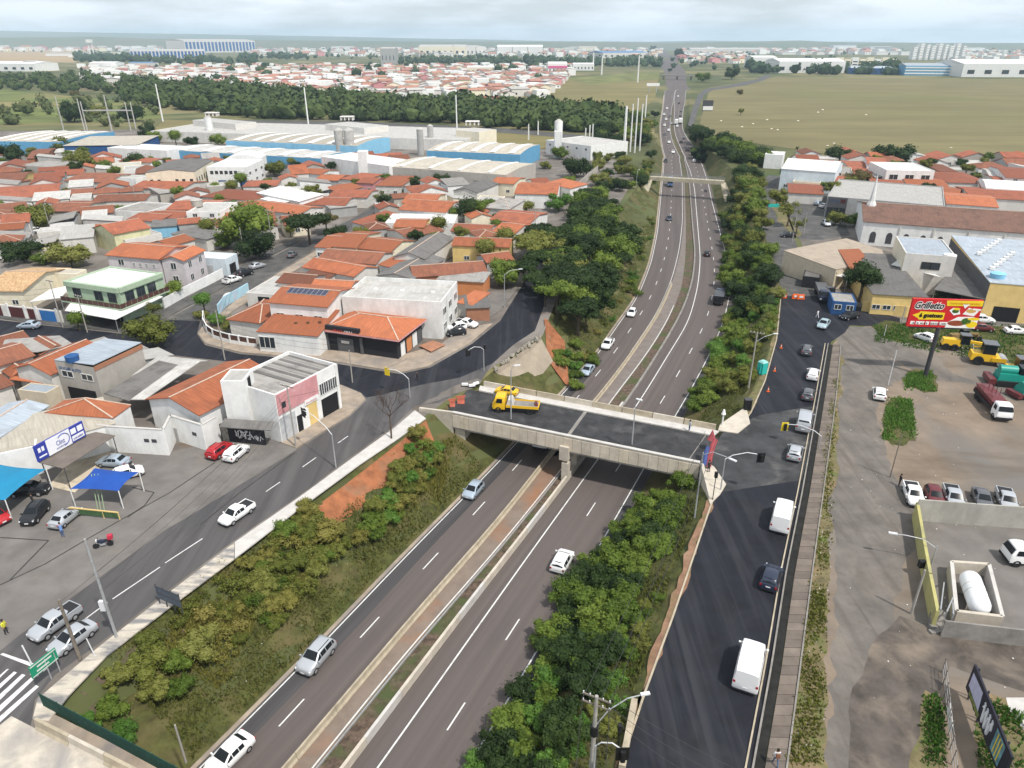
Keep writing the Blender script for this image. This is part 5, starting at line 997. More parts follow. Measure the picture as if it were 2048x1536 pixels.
wallpx('yard_wall','yellow-green painted yard wall ending at the concrete steps',[(1826,1035),(1838,1110),(1850,1180),(1864,1256)],2.2,wallm('yellow_green_wall',(.40,.37,.15),(.22,.22,.13),.9),.3)
wallpx('yard_wall','low grey block wall under the tank yard',[(1880,1272),(2048,1292),(2160,1304)],1.9,M_conc_dark)
bd=thing('tank_bund','open concrete bund box round the white tank','bund',G(1950,1190));q=[G(*p)for p in((1905,1245),(1996,1256),(1970,1150),(1896,1145))]
for i in range(4):MB().bar(q[i],q[(i+1)%4],.35,1.5).build('wall',M_conc_pale if i%2 else M_conc,bd)
tk=thing('storage_tank','large white horizontal cylindrical storage tank in the bund','tank',G(1945,1200));a,b=G(1963,1222,1.5),G(1937,1150,1.5);d=(b-a).normalized()
rg=[]
for s,r in((0,.2),(.12,.6),(.4,.88),(.75,.98)):rg.append((s,r))
L=(b-a).length;prof=[(s,r)for s,r in rg]+[(L-s,r)for s,r in rg[::-1]]
n_=perp(d);MB().loft([[a+d*s+n_*(math.cos(t)*r)+Vector((0,0,math.sin(t)*r))for t in(2*math.pi*k/20 for k in range(20))]for s,r in prof]).build('shell',layer(mat('tank_white',(.78,.79,.80),.45,.03,1),(.55,.54,.5),.8,.58,.8,amount=.5),tk,smooth=50)
for f in(.2,.8):c=a+d*(L*f);MB().box((c.x,c.y,0),(.4,1.7,1.0),math.atan2(d.y,d.x)).build('saddle',M_conc,tk)
for f in(.42,.58):MB().loft([[a+d*(L*f+s)+n_*(math.cos(t)*1.0)+Vector((0,0,math.sin(t)*1.0))for t in(2*math.pi*k/20 for k in range(20))]for s in(0,.12)]).build('band',P_of,tk)
st=thing('pipe_rack','dark pipe frame and steps at the end of the yellow-green wall','frame',G(1875,1250))
for k,((x0,y0),(x1,y1))in enumerate((((1868,1258),(1888,1165)),((1880,1262),(1908,1190)),((1893,1268),(1905,1200)))):MB().tube([G(x0,y0),G(x0,y0)+Vector((0,0,2.4)),G(x1,y1,1.2),G(x1,y1)],.07,6).build('pipe',M_met,st)
for k in range(4):c=G(1872,1240+k*8);MB().box((c.x,c.y,0),(1.4,.5,.9-k*.22),.2).build('step',M_conc_dark,st)
def pip(p,poly):
 c=False;n=len(poly)
 for i in range(n):
  a,b=poly[i],poly[(i+1)%n]
  if(a[1]>p[1])!=(b[1]>p[1])and p[0]<(b[0]-a[0])*(p[1]-a[1])/(b[1]-a[1])+a[0]:c=not c
 return c
def infill(quad,n,seed,ang,label,group,smin=6,smax=10,zs=(3.0,4.2)):
 r=random.Random(seed);a,b,c,d=[G(*p)for p in quad];got=[];tries=0
 while len(got)<n and tries<6000:
  tries+=1;u,v=r.random(),r.random();p=(a+(b-a)*u)*(1-v)+(d+(c-d)*u)*v;w,l=r.uniform(smin,smax),r.uniform(smin,smax*1.3);an=ang+r.choice((0,math.pi/2));ca,sa=math.cos(an),math.sin(an)
  cor=[Vector((p.x+x*ca-y*sa,p.y+x*sa+y*ca,0))for x,y in((-w/2,-l/2),(w/2,-l/2),(w/2,l/2),(-w/2,l/2),(0,0),(0,-l/2),(0,l/2),(w/2,0),(-w/2,0))]
  if any(pip(q,R_)for q in cor for R_ in ROADS)or any(pip(q,F_)for q in cor for F_ in FOOT)or any(pip((sum(k[0]for k in F_)/4,sum(k[1]for k in F_)/4),cor[:4])for F_ in FOOT):continue
  got.append((p,w,l,an));FOOT.append(cor[:4])
 got.sort(key=lambda t:t[0].y)
 for i,(p,w,l,an)in enumerate(got):
  z=r.uniform(*zs);rt,rm,nm=r.choice([('gable',T_or,'orange tiled'),('gable',T_rd,'red tiled'),('gable',T_br,'brown tiled'),('gable',T_rd,'red tiled'),('shed',F_gr,'grey sheet roofed'),('hip',T_br,'brown tiled'),('flat',F_lt,'flat roofed'),('shed',F_lt,'pale sheet roofed')]);wm,wn_=r.choice([(P_wh,'white'),(P_of,'pale'),(P_wh,'white'),(P_cr,'cream'),(P_ce,'bare render'),(P_gr,'grey')])
  RECT[0]=(Vector((p.x-w/2*math.cos(an)+l/2*math.sin(an),p.y-w/2*math.sin(an)-l/2*math.cos(an),z)),Vector((math.cos(an),math.sin(an),0)),Vector((-math.sin(an),math.cos(an),0)),w,l)
  bld('small_house',f'small {wn_} {nm} house, {ordinal(i)} nearest {label}','house',0,0,0,z,rt,wm,rm,r.choice(('ab','bc')),win='f1' if i%2 else '',over=.3,par=.25,group=group)
 print(label,len(got))
infill([(0,520),(620,470),(640,400),(0,400)],46,5,.42,'in rows left of the side street','small houses left of the side street')
infill([(0,400),(820,385),(800,325),(0,325)],60,6,.42,'in rows below the factory','small houses below the factory estate',7,12)
infill([(620,560),(1020,560),(1080,380),(800,380)],34,7,.42,'between the side street and the grove','small houses between side street and grove')
infill([(0,800),(280,790),(330,700),(0,690)],8,8,.9,'behind the white yard wall','small roofs behind the white yard wall',4,7,(2.6,3.4))
infill([(1580,410),(2048,420),(2048,330),(1600,320)],40,9,-.1,'behind the church and showroom','small houses behind the church',8,13)
def leafmat(name,c1,c2,c3):
 """leaf colours: clumps by noise, whole plants by random; no light painted in"""
 m=bpy.data.materials.new(name);m.use_nodes=True;nt=m.node_tree;N=nt.nodes;Lk=nt.links;b=N['Principled BSDF']
 b.inputs['Roughness'].default_value=.65;b.inputs['Specular IOR Level'].default_value=.25
 tc=N.new('ShaderNodeTexCoord');no=N.new('ShaderNodeTexNoise');no.inputs['Scale'].default_value=2.4;no.inputs['Detail'].default_value=6;no.inputs['Roughness'].default_value=.7
 oi=N.new('ShaderNodeObjectInfo');va=N.new('ShaderNodeVectorMath');va.operation='ADD'
 Lk.new(tc.outputs['Object'],va.inputs[0]);Lk.new(oi.outputs['Location'],va.inputs[1]);Lk.new(va.outputs[0],no.inputs['Vector'])
 ad=N.new('ShaderNodeMath');ad.operation='MULTIPLY_ADD';ad.inputs[1].default_value=.34;Lk.new(oi.outputs['Random'],ad.inputs[0]);Lk.new(no.outputs['Fac'],ad.inputs[2])
 rp=N.new('ShaderNodeValToRGB');e=rp.color_ramp.elements;e[0].position=.38;e[1].position=.95;e[0].color=(*c1,1);e[1].color=(*c3,1)
 k=e.new(.66);k.color=(*c2,1);Lk.new(ad.outputs[0],rp.inputs[0]);Lk.new(rp.outputs[0],b.inputs['Base Color'])
 tr=N.new('ShaderNodeBsdfTranslucent');Lk.new(rp.outputs[0],tr.inputs['Color']);mx=N.new('ShaderNodeMixShader');mx.inputs[0].default_value=.22
 Lk.new(b.outputs[0],mx.inputs[1]);Lk.new(tr.outputs[0],mx.inputs[2]);Lk.new(mx.outputs[0],N['Material Output'].inputs[0]);return m
L_dk=leafmat('dark_leaf',(.013,.027,.006),(.025,.050,.009),(.048,.08,.015))
L_md=leafmat('green_leaf',(.048,.084,.009),(.095,.145,.017),(.17,.225,.036))
L_br=leafmat('bright_leaf',(.045,.10,.015),(.075,.165,.022),(.13,.23,.04))
L_ol=leafmat('olive_leaf',(.068,.085,.012),(.135,.15,.024),(.21,.215,.055))
L_ye=leafmat('yellow_leaf',(.11,.115,.02),(.20,.185,.04),(.30,.26,.075))
L_bn=leafmat('brown_leaf',(.065,.055,.02),(.115,.095,.03),(.185,.15,.055))
L_gr=leafmat('grass_blade',(.06,.08,.016),(.105,.12,.026),(.18,.165,.055))
M_bark=mat('bark',(.12,.09,.065),.95,.25,4)
def crown_mesh(name,lobes,n,size,rng,core=True,flat=1.):
 """lobes: (x, y, z, r) ; n leaf quads spread through the outer part of the lobes; unit radius"""
 P,Nn=[],[];w=np.array([l[3]**2 for l in lobes]);w/=w.sum();L=np.array(lobes)
 k=rng.choice(len(lobes),n,p=w);d=rng.normal(size=(n,3));d/=np.linalg.norm(d,axis=1)[:,None]
 rad=L[k,3]*(rng.random(n)**.28)*(1+.10*rng.normal(size=n)+.3*np.abs(rng.normal(size=n))*(rng.random(n)<.22));c=L[k,:3]+d*rad[:,None]*np.array([1,1,flat])
 nn=d*.9+rng.normal(size=(n,3))*.55+np.array([0,0,.3]);nn/=np.linalg.norm(nn,axis=1)[:,None]
 t=np.cross(nn,rng.normal(size=(n,3)));t/=np.linalg.norm(t,axis=1)[:,None];b=np.cross(nn,t)
 s=size*(.6+.8*rng.random(n))[:,None];V=np.stack([c-t*s*.9,c-b*s*.5+t*s*.1,c+t*s*1.0,c+b*s*.5+t*s*.1],1).reshape(-1,3)
 F=np.arange(4*n).reshape(-1,4).tolist()
 if core:
  import bmesh
  bm=bmesh.new();bmesh.ops.create_icosphere(bm,subdivisions=2,radius=1);iv=np.array([v.co[:]for v in bm.verts]);fi=[[v.index for v in f.verts]for f in bm.faces];bm.free()
  for l in lobes:
   o=len(V);q=iv*(1+.12*rng.normal(size=(len(iv),1)))*l[3]*.72*np.array([1,1,flat])+np.array(l[:3]);V=np.vstack([V,q]);F+=[[o+i for i in f]for f in fi]
 me=bpy.data.meshes.new(name);me.from_pydata(V.tolist(),[],F);me.materials.append(L_md);return me
rng=np.random.default_rng(11)
def lobeset(n,spread,rmin,rmax,zs,z0=0.):
 out=[(0,0,z0,rmax)]
 for i in range(n):
  a=i*2.4+rng.random();r=spread*math.sqrt((i+.6)/n);out.append((math.cos(a)*r,math.sin(a)*r,z0+zs*(rng.random()-.35),rng.uniform(rmin,rmax)))
 return out
CM={'round':[crown_mesh('round_crown',lobeset(13,.70,.20,.46,.8),3300,.068,rng)for _ in range(3)],'bush':[crown_mesh('bush_crown',lobeset(14,.78,.15,.42,.6),3300,.066,rng)for _ in range(3)],'flat':[crown_mesh('flat_crown',lobeset(12,.75,.26,.36,.22),3300,.06,rng,flat=.6)for _ in range(2)],'ball':[crown_mesh('ball_crown',[(0,0,0,.85),(.25,.2,.1,.65),(-.3,.1,-.05,.62),(0,-.3,.1,.6)],1500,.09,rng)],'conifer':[crown_mesh('conifer_crown',[(0,0,-.9+.42*i,.5-.085*i)for i in range(5)],1300,.075,rng)],'loose':[crown_mesh('loose_crown',lobeset(11,.78,.20,.34,.8),1100,.075,rng,core=False)for _ in range(2)]}
def trunk_mesh(name):
 m=MB();r=random.Random(2)
 m.tube([(0,0,0),(.02,.01,.35),(0,.02,.7),(.03,0,1)],.05,7,.028)
 for k in range(5):a=k*1.3;z=.5+.08*k;m.tube([(0,0,z),(math.cos(a)*.15,math.sin(a)*.15,z+.22),(math.cos(a)*.34,math.sin(a)*.34,z+.36)],.022,5,.008)
 me=bpy.data.meshes.new(name);me.from_pydata(m.v,[],m.f);me.materials.append(M_bark);return me
TM=trunk_mesh('trunk')
ti=0
def plant(name,label,cat,p,r,h,kind='round',lm=None,group=None,trunk=True,squash=.85):
 """p = foot; r = crown radius; h = full height"""
 global ti;ti+=1
 o=bpy.data.objects.new(name,None);COL.objects.link(o);o.empty_display_size=.3;o.location=p;o.rotation_euler=(0,0,(ti*2.399)%6.28);tag(o,label,cat,group)
 me=CM[kind][ti%len(CM[kind])];c=bpy.data.objects.new('crown',me);COL.objects.link(c);c.parent=o
 cz=r*squash if kind!='conifer' else h/2.1
 c.scale=(r,r,cz);c.location=(0,0,max(h-cz*(.88 if kind!='conifer' else 1.05),cz*.35))
 c.material_slots[0].link='OBJECT';c.material_slots[0].material=lm or L_md
 if trunk:
  t=bpy.data.objects.new('trunk',TM);COL.objects.link(t);t.parent=o;s=max(1.0,c.location.z);t.scale=(s*.9+r*.25,s*.9+r*.25,s)
 return o
def tree_px(label,cx,cy,wpx,lm=None,kind='round',hf=1.5,name='tree',cat='tree',group=None,trunk=True,squash=.85,f=terrain):
 """crown centred at pixel (cx, cy), wpx wide; the foot is found from the height of the crown"""
 z=3.0
 for _ in range(6):
  q=G(cx,cy,z);r=wpx/2/ppm(q);h=r*hf*(.5 if kind in('round','flat','bush')else .8)+r*squash*.95;foot=f(q.x,q.y);z=foot+max(h-r*squash*.88,.3*r)
 q=G(cx,cy,z);return plant(name,label,cat,(q.x,q.y,foot),r,h,kind,lm,group,trunk,squash)
TREES=[('big leafy green tree beside the side street, tallest of its clump',490,448,110,L_md,'round',1.6),('dark green tree in front of the big leafy street tree',510,490,90,L_dk,'round',1.2),('small light tree left of the big leafy street tree',452,480,60,L_md,'bush',1.0),('spreading dark tree over the far end of the side street',615,442,100,L_dk,'flat',1.8),('reddish dark tree at the end of the side street',650,438,60,L_bn,'flat',1.8),('low tree right of the spreading dark street tree',672,468,60,L_dk,'bush',1.2),('clipped dense tree by the maroon wall beside the mint green house',338,580,56,L_md,'bush',1.4),('small lollipop tree on the side street corner',404,597,38,L_br,'ball',2.4),('round street tree in front of the white shop canopy',153,636,40,L_md,'ball',1.6),('large grey-green tree standing in front of the street corner',300,662,92,L_ol,'round',1.3),('small olive tree behind the large grey-green corner tree',305,615,38,L_ol,'loose',1.6),('dark shrub tree inside the curved garden wall',475,648,56,L_ol,'bush',.9),('bright bush inside the curved garden wall',434,640,40,L_br,'bush',1.0),('small olive bush on the corner outside the garden wall',402,630,32,L_ol,'bush',.8),('dark hedge tree above the tan roofed house, left',42,502,84,L_dk,'bush',1.0),('olive tree above the tan roofed house, right',138,512,86,L_ol,'bush',1.0),('green bush between the two hedge trees',92,516,50,L_md,'bush',.9),('long olive hedge tree at the left edge by the blue gate',70,432,90,L_ol,'bush',1.0),('dark shrub right of the long olive hedge',188,440,36,L_dk,'bush',1.0),('large round tree in the upper left houses',160,320,62,L_ol,'round',1.2),('bright round tree beside the large upper left tree',207,331,34,L_md,'ball',1.4),('dark tree left of the cream chapel',268,322,44,L_dk,'round',1.2),('light bushes behind the cream chapel',318,312,44,L_ol,'bush',1.0),('big black-green tree at the left edge',18,305,66,L_dk,'round',1.4),('yellowish tree in front of the blue factory',122,292,50,L_ol,'round',1.2),('dark tree beside the electrical yard',292,262,36,L_dk,'round',1.4),('round ball tree in front of the huge pale roof',349,270,30,L_md,'ball',1.8),('bushy tree left of the round ball tree',310,274,32,L_md,'round',1.2),('dark bush left of the white silo',382,282,34,L_dk,'bush',1.0),('olive tree above the white silo bush',404,270,28,L_ol,'round',1.2),('pale green tree in front of the white silo',436,280,34,L_md,'round',1.2),('round bush by the street of the cream chapel',430,374,28,L_md,'ball',1.2),('airy tree beside the blue shuttered hall',548,336,50,L_ol,'round',1.2),('small tree in front of the blue shuttered hall',500,344,24,L_ol,'loose',1.2),('thin palm-like tree near the low factory hall',592,328,24,L_dk,'loose',1.6),('dark round tree among the orange roofs',938,414,58,L_dk,'ball',1.5),('bushy tree by the far street, larger',880,362,44,L_dk,'round',1.4),('bushy tree by the far street, smaller',828,364,36,L_dk,'round',1.4),('low bushes at the end of the far street',812,384,34,L_md,'bush',.9),('little garden tree on the roof edge of the far street',660,358,28,L_br,'ball',1.2),('light bush in front of the blank white hall',765,344,30,L_br,'bush',.9),('thin street tree with pale leaves in the far street',764,396,40,L_ol,'loose',1.3),('clipped hedge behind the orange roof near the dense trees',1048,414,44,L_ol,'bush',.9),('light green tree in front of the dense dark trees',1118,404,56,L_br,'round',1.2),('narrow dark conifer in front of the yellow-pink house',1000,503,24,L_dk,'conifer',3.6),('bright green tree beside the conifer',1012,546,76,L_md,'round',1.3),('dark tree at the end of the long beige-grey warehouse',1052,340,36,L_dk,'round',1.2),('dense dark tree left of the wall path',1150,332,66,L_dk,'round',1.2),('small green tree by the factory office',1120,306,36,L_md,'round',1.2),('orange-green bush beside the factory office trees',1090,330,28,L_ol,'bush',.9),('small tree at the bottom of the wall path',1138,360,32,L_md,'round',1.1),('tall blackish tree beside the grey workshop',1728,552,82,L_dk,'round',2.5),('low dark tree left of the tall blackish tree',1690,560,40,L_dk,'bush',1.0),('round dark tree at the top of the old road',1576,342,36,L_dk,'ball',1.8),('small dark tree below the round tree on the old road',1600,358,32,L_dk,'round',1.0),('grey-green tree on the verge of the old road',1556,392,46,L_ol,'round',1.6),('larger grey-green tree on the verge nearer the dealer',1580,418,52,L_ol,'loose',1.6),('thin tree at the tip of the grass verge',1596,446,34,L_ol,'loose',1.5),('bare olive tree behind the showroom sign',1718,358,56,L_bn,'round',1.2),('dry bushes at the end of the church',1672,436,50,L_ol,'bush',1.0),('tall shrub by the church gable',1712,440,40,L_md,'round',1.3),('olive shrubs on the showroom roof edge',1712,396,40,L_ol,'bush',.8),('shrub beside the first arched windows of the church',1772,462,26,L_dk,'bush',1.1),('small dark shrub along the church wall, left of the white tree',1802,462,22,L_dk,'bush',1.0),('young tree along the church wall left of centre',1832,456,28,L_md,'round',1.2),('shrub along the church wall before the tall young tree',1862,464,28,L_md,'bush',1.0),('tall young tree in the middle of the church wall',1924,452,40,L_md,'round',1.6),('dense shrub right of the tall young church tree',1944,472,26,L_dk,'bush',1.0),('shrub left of the tall young church tree',1900,470,30,L_dk,'bush',1.0),('clipped hedge behind the billboard',1892,600,62,L_dk,'bush',.7),('small round tree by the yellow wall',1760,604,20,L_md,'ball',1.2),('small round tree by the blue gate',2014,622,28,L_dk,'ball',1.4),('hedge along the field edge, left part',1680,312,60,L_dk,'bush',.8),('hedge along the field edge, right part',1790,310,80,L_dk,'bush',.8),('bush at the roof edge near the far right houses',1950,350,24,L_md,'bush',.9),('single small tree in the mown field',1482,222,14,L_ol,'round',2.2),('bare shrub at the field corner',1480,184,16,L_bn,'round',1.0),('thin young palm at the field edge',1595,296,10,L_dk,'loose',2.2),('big round dark tree in the meadow',145,224,62,L_dk,'round',1.1),('pinkish tree in the meadow',150,188,22,L_bn,'round',1.4),('green trees right of the big meadow tree',200,222,40,L_ol,'round',1.1),('tree clump by the electrical yard meadow',262,228,50,L_dk,'round',1.0),('tree on the slip road bend',1464,146,34,L_dk,'round',1.3),('bush on the highway bank by the slip road',1406,154,34,L_md,'bush',1.0),('dark tall tree beyond the second far bridge',1358,106,26,L_dk,'round',1.8),('tree left of the far highway',1306,96,16,L_dk,'round',1.6),('shrub below the fields on the highway bank',1340,140,12,L_dk,'bush',1.0)]
for lb,x,y,w,lm,kd,hf in TREES:tree_px(lb,x,y,w,lm,kd,hf)
def fill(quad,n,rmin,rmax,lms,label,group,kinds=('round',),hf=(1.2,1.6),seed=1,name='tree',cat='tree',mind=.62,trunk=True,dz=0.,squash=.85,avoid=False,zc=0.):
 r=random.Random(seed);a,b,c,d=[G(x,y,zc)for x,y in quad];pts=[];tries=0
 while len(pts)<n and tries<n*60:
  tries+=1;u,v=r.random(),r.random();p=(a+(b-a)*u)+((d+(c-d)*u)-(a+(b-a)*u))*v;R_=r.uniform(rmin,rmax)
  if avoid and any(pip((p.x+dx,p.y+dy),F_)for F_ in FOOT+ROADS for dx,dy in((0,0),(.5,0),(-.5,0),(0,-.5))):continue
  if all((p-q).length>mind*(R_+s)for q,s in pts):pts.append((p,R_))
 pts.sort(key=lambda t:t[0].y)
 for i,(p,R_)in enumerate(pts):
  z=terrain(p.x,p.y)
  plant(name,label.replace('#',ordinal(i)),cat,(p.x,p.y,z+dz),R_,R_*r.uniform(*hf)*.5+R_*squash*.95,r.choice(kinds),r.choice(lms),group,trunk,squash)
 return len(pts)
fill([(1085,625),(1170,650),(1270,490),(1180,395)],60,3.0,5.2,[L_dk,L_dk,L_dk,L_md],'# tree from the camera side in the dense dark grove left of the highway','dense grove left of the highway',('round','round','flat'),(1.8,2.8),seed=3,mind=.42)
fill([(1046,575),(1120,600),(1170,480),(1070,480)],13,4.2,6.2,[L_dk,L_dk,L_ol],'# broad tree from the street end overhanging the new dark street','broad trees over the new street',('flat',),(1.5,1.8),seed=5)
fill([(1180,400),(1290,380),(1310,300),(1190,318)],30,2.2,4.2,[L_md,L_ol,L_ol,L_dk],'# shrub from the footbridge on the rough bank left of the highway','rough scrub near the footbridge',('bush','round'),(.8,1.2),seed=8,cat='shrub',name='shrub')
fill([(1160,300),(1300,290),(1310,235),(1240,240)],30,3.5,7,[L_md,L_ol,L_dk],'# tree beyond the footbridge on the left bank','trees beyond the footbridge, left bank',('round','bush'),(.9,1.3),seed=9)
fill([(1375,800),(1492,800),(1550,620),(1462,620)],40,1.5,2.7,[L_md,L_md,L_ol,L_br],'# tree up the right bank from the overpass','trees on the right bank above the overpass',('bush','round'),(.8,1.25),seed=12,mind=.55,zc=-3,name='hedge_tree',cat='hedge tree')
fill([(1468,630),(1545,630),(1520,440),(1452,420)],44,2.4,4.0,[L_md,L_ol,L_md,L_dk],'# tree of the long hedge between highway and old road','long hedge of trees between highway and old road',('round','bush'),(1.0,1.4),seed=14,mind=.5,zc=-2,name='hedge_tree',cat='hedge tree')
fill([(1475,430),(1515,430),(1500,345),(1480,350)],18,3.2,4.8,[L_md,L_dk,L_ol],'# tree of the hedge beside the footbridge end','trees by the right end of the footbridge',('round',),(1.0,1.4),seed=15,mind=.5,name='hedge_tree',cat='hedge tree')
fill([(1395,300),(1530,345),(1530,312),(1390,266)],44,3.5,5.8,[L_dk,L_dk,L_md],'# tree in the dark wood between highway and field','dark wood between highway and field',('round',),(.9,1.3),seed=16,mind=.42)
fill([(900,1600),(1110,1600),(1190,1320),(1040,1350)],34,1.6,2.6,[L_md,L_md,L_dk,L_br],'# bush from the bottom in the bushy slope right of the highway','bushes on the near right slope',('bush','round'),(.7,1.1),seed=21,name='bush',cat='bush',mind=.5,zc=-3)
fill([(1060,1330),(1220,1330),(1300,1090),(1160,1110)],42,1.8,2.8,[L_dk,L_md,L_dk,L_md],'# bush from the white car upward on the right slope','bushes on the middle right slope',('bush','round'),(.8,1.2),seed=22,name='bush',cat='bush',mind=.5,zc=-3)
fill([(1168,1115),(1310,1115),(1372,970),(1275,990)],30,1.6,2.4,[L_md,L_md,L_dk],'# bush below the overpass abutment on the right slope','bushes under the right end of the overpass',('bush','round'),(.7,1.1),seed=23,name='bush',cat='bush',mind=.5,zc=-3)
fill([(1110,1540),(1215,1500),(1330,1180),(1262,1200)],24,.7,1.3,[L_br,L_md,L_ol],'# low weed clump along the top of the right slope','low weeds along the right slope crest',('bush','loose'),(.5,.8),seed=24,name='weed_clump',cat='shrub',trunk=False,zc=-1.2)
fill([(0,520),(620,480),(780,370),(0,370)],26,1.7,3.0,[L_md,L_ol,L_dk,L_md],'# small garden tree from the camera among houses left of the side street','small garden trees left of the side street',('round','bush','ball'),(2.6,3.8),seed=61,avoid=True,name='garden_tree',cat='garden tree')
fill([(640,540),(1030,540),(1060,400),(800,400)],14,1.7,3.0,[L_md,L_ol,L_dk],'# small garden tree from the camera among houses by the grove','small garden trees by the grove',('round','bush','ball'),(2.6,3.8),seed=62,avoid=True,name='garden_tree',cat='garden tree')
fill([(0,370),(820,380),(800,325),(0,315)],24,1.7,3.0,[L_md,L_ol,L_dk],'# small tree from the camera among houses below the factory','small trees below the factory',('round','bush'),(2.6,3.8),seed=63,avoid=True,name='garden_tree',cat='garden tree')
fill([(1600,420),(2048,415),(2048,335),(1620,330)],18,1.7,3.0,[L_md,L_ol,L_dk],'# small tree from the camera among houses behind the church','small trees behind the church',('round','bush'),(2.6,3.8),seed=64,avoid=True,name='garden_tree',cat='garden tree')
fill([(232,1380),(330,1390),(400,1290),(300,1275)],12,1.4,2.2,[L_md,L_ol,L_md],'# bush from the fence corner on the left bank','bushes at the near end of the left bank',('bush','round'),(1.2,2.2),seed=31,name='bush',cat='bush',zc=-1.5)
fill([(160,1462),(235,1480),(250,1420),(190,1400)],3,1.2,1.5,[L_br,L_md],'# light green bush above the green mesh fence','bushes above the green mesh fence',('bush',),(.9,1.1),seed=32,name='bush',cat='bush',zc=-1.5)
fill([(440,1190),(540,1215),(690,1060),(620,1025)],62,.9,1.8,[L_ol,L_md,L_ye,L_ol],'# shrub from the silver cars side on the middle left bank','shrubs in the middle of the left bank',('bush','loose','round'),(.9,1.7),seed=33,name='shrub',cat='shrub',mind=.4,zc=-1.5)
fill([(700,1060),(760,1040),(890,885),(835,885)],44,.9,1.7,[L_ol,L_md,L_br,L_ye],'# shrub below the red earth on the left bank','shrubs below the red earth',('bush','loose','round'),(1.0,2.2),seed=34,name='shrub',cat='shrub',mind=.4,zc=-1.5)
fill([(340,1260),(440,1300),(480,1230),(410,1180)],16,.9,1.4,[L_ye,L_ye,L_ol],'# yellow dry bush near the dark framed panel','yellow dry bushes on the left bank',('loose','bush'),(1.0,1.5),seed=35,name='dry_bush',cat='shrub',mind=.5,zc=-1)
fill([(1085,765),(1150,770),(1200,690),(1130,690)],9,1.2,1.9,[L_md,L_br,L_md],'# green shrub below the retaining slab','shrubs below the retaining slab',('bush',),(.6,.9),seed=36,name='shrub',cat='shrub',zc=-4)
fill([(1125,690),(1200,700),(1265,560),(1160,610)],12,.9,1.5,[L_ol,L_ye,L_br],'# pale shrub on the grassy bank right of the red earth','pale shrubs on the upper left bank',('loose','bush'),(.6,.9),seed=37,name='shrub',cat='shrub',zc=-3)
fill([(1225,640),(1275,600),(1312,420),(1290,450)],14,1.2,2.0,[L_br,L_ol,L_md],'# bright shrub along the left highway edge beyond the overpass','bright shrubs at the left highway edge',('bush','loose'),(.5,.8),seed=38,name='shrub',cat='shrub',zc=-5)
def tufts(name,label,quads,n,h,lm,seed,wide=.10,lean=.35,f=terrain,zc=0.,bank=0):
 r=np.random.default_rng(seed);V=[];
 for quad,k in zip(quads,n):
  a,b,c,d=[np.array(G(x,y,zc))for x,y in quad];u,v=r.random(k),r.random(k)
  P=(a+(b-a)*u[:,None])*(1-v)[:,None]+(d+(c-d)*u[:,None])*v[:,None]
  cl=np.sin(P[:,0]*.9+P[:,1]*.35)+np.sin(P[:,1]*.8-P[:,0]*.5)+r.normal(size=k)*.8
  P=P[cl>-.6]
  if not bank:P[:,:2]+=r.normal(size=(len(P),2))*.16
  if bank==1:P=P[(P[:,0]>np.interp(P[:,1],YS,cTL)+.5+3.6*((P[:,1]>66)&(P[:,1]<97)))&(P[:,0]<np.interp(P[:,1],YS,cBL)-.35)]
  if bank==2:P=P[(P[:,0]>np.interp(P[:,1],YS,cBR)+.2)&(P[:,0]<np.interp(P[:,1],YS,cTR)-.6)]
  k=len(P);z=np.array([f(p[0],p[1])for p in P])-.05;P[:,2]=z
  hh=h*(.5+r.random(k));t=r.random(k)*6.28;w=np.stack([np.cos(t),np.sin(t),np.zeros(k)],1)*wide;le=r.normal(size=(k,2))*lean*hh[:,None]
  top=P+np.stack([le[:,0],le[:,1],hh],1);mid=P+np.stack([le[:,0]*.35,le[:,1]*.35,hh*.55],1)
  V.append(np.stack([P-w,P+w,mid+w*.9,top,mid-w*.9],1).reshape(-1,3))
 V=np.vstack(V);nf=len(V)//5;me=bpy.data.meshes.new(name)
 me.from_pydata(V.tolist(),[],np.arange(nf*5).reshape(-1,5).tolist());me.materials.append(lm)
 o=bpy.data.objects.new(name,me);COL.objects.link(o);tag(o,label,'grass',kind='stuff');return o
LB=[[(200,1330),(420,1510),(640,1290),(430,1115)],[(430,1115),(640,1290),(850,1070),(640,1000)],[(640,1010),(850,1070),(1000,915),(860,850)]]
tufts('grass','green grass covering the left highway bank',LB+[[(1090,700),(1180,720),(1320,420),(1250,470)]],(15000,14000,9000,9000),.38,L_gr,1,zc=-3,bank=1)
tufts('dry_grass','yellowed tall grass patches on the left highway bank',[[(330,1300),(430,1340),(520,1200),(430,1130)],[(780,980),(870,980),(910,870),(830,860)],[(470,1400),(560,1370),(760,1150),(690,1150)]],(4500,4000,4500),.7,L_ye,2,.06,zc=-2,bank=1)
tufts('grass','green grass on the right highway slope',[[(930,1560),(1220,1560),(1340,1180),(1180,1180)],[(1180,1190),(1335,1190),(1400,1010),(1290,960)],[(1372,830),(1470,850),(1552,640),(1462,630)]],(8000,7000,8000),.42,L_gr,3,zc=-2,bank=2)
tufts('weeds','rough weeds along the slab walkway',[[(1576,1530),(1645,1530),(1652,1150),(1626,1150)],[(1626,1150),(1655,1150),(1676,760),(1664,760)]],(2600,1600),.28,L_ol,4)
tufts('weeds','bright green weed islands around the billboard pole and slim pole',[[(1764,880),(1832,880),(1822,800),(1775,795)],[(1808,782),(1872,782),(1862,742),(1815,748)]],(3500,2600),.36,L_br,5,.1)
tufts('weeds','weeds in the strip below the billboard and yard fence',[[(1750,684),(2048,735),(2048,650),(1750,648)],[(1850,1530),(1888,1530),(1884,1400),(1850,1390)],[(1955,1536),(2048,1536),(2048,1430),(1955,1390)]],(6000,700,1300),.38,L_br,6)
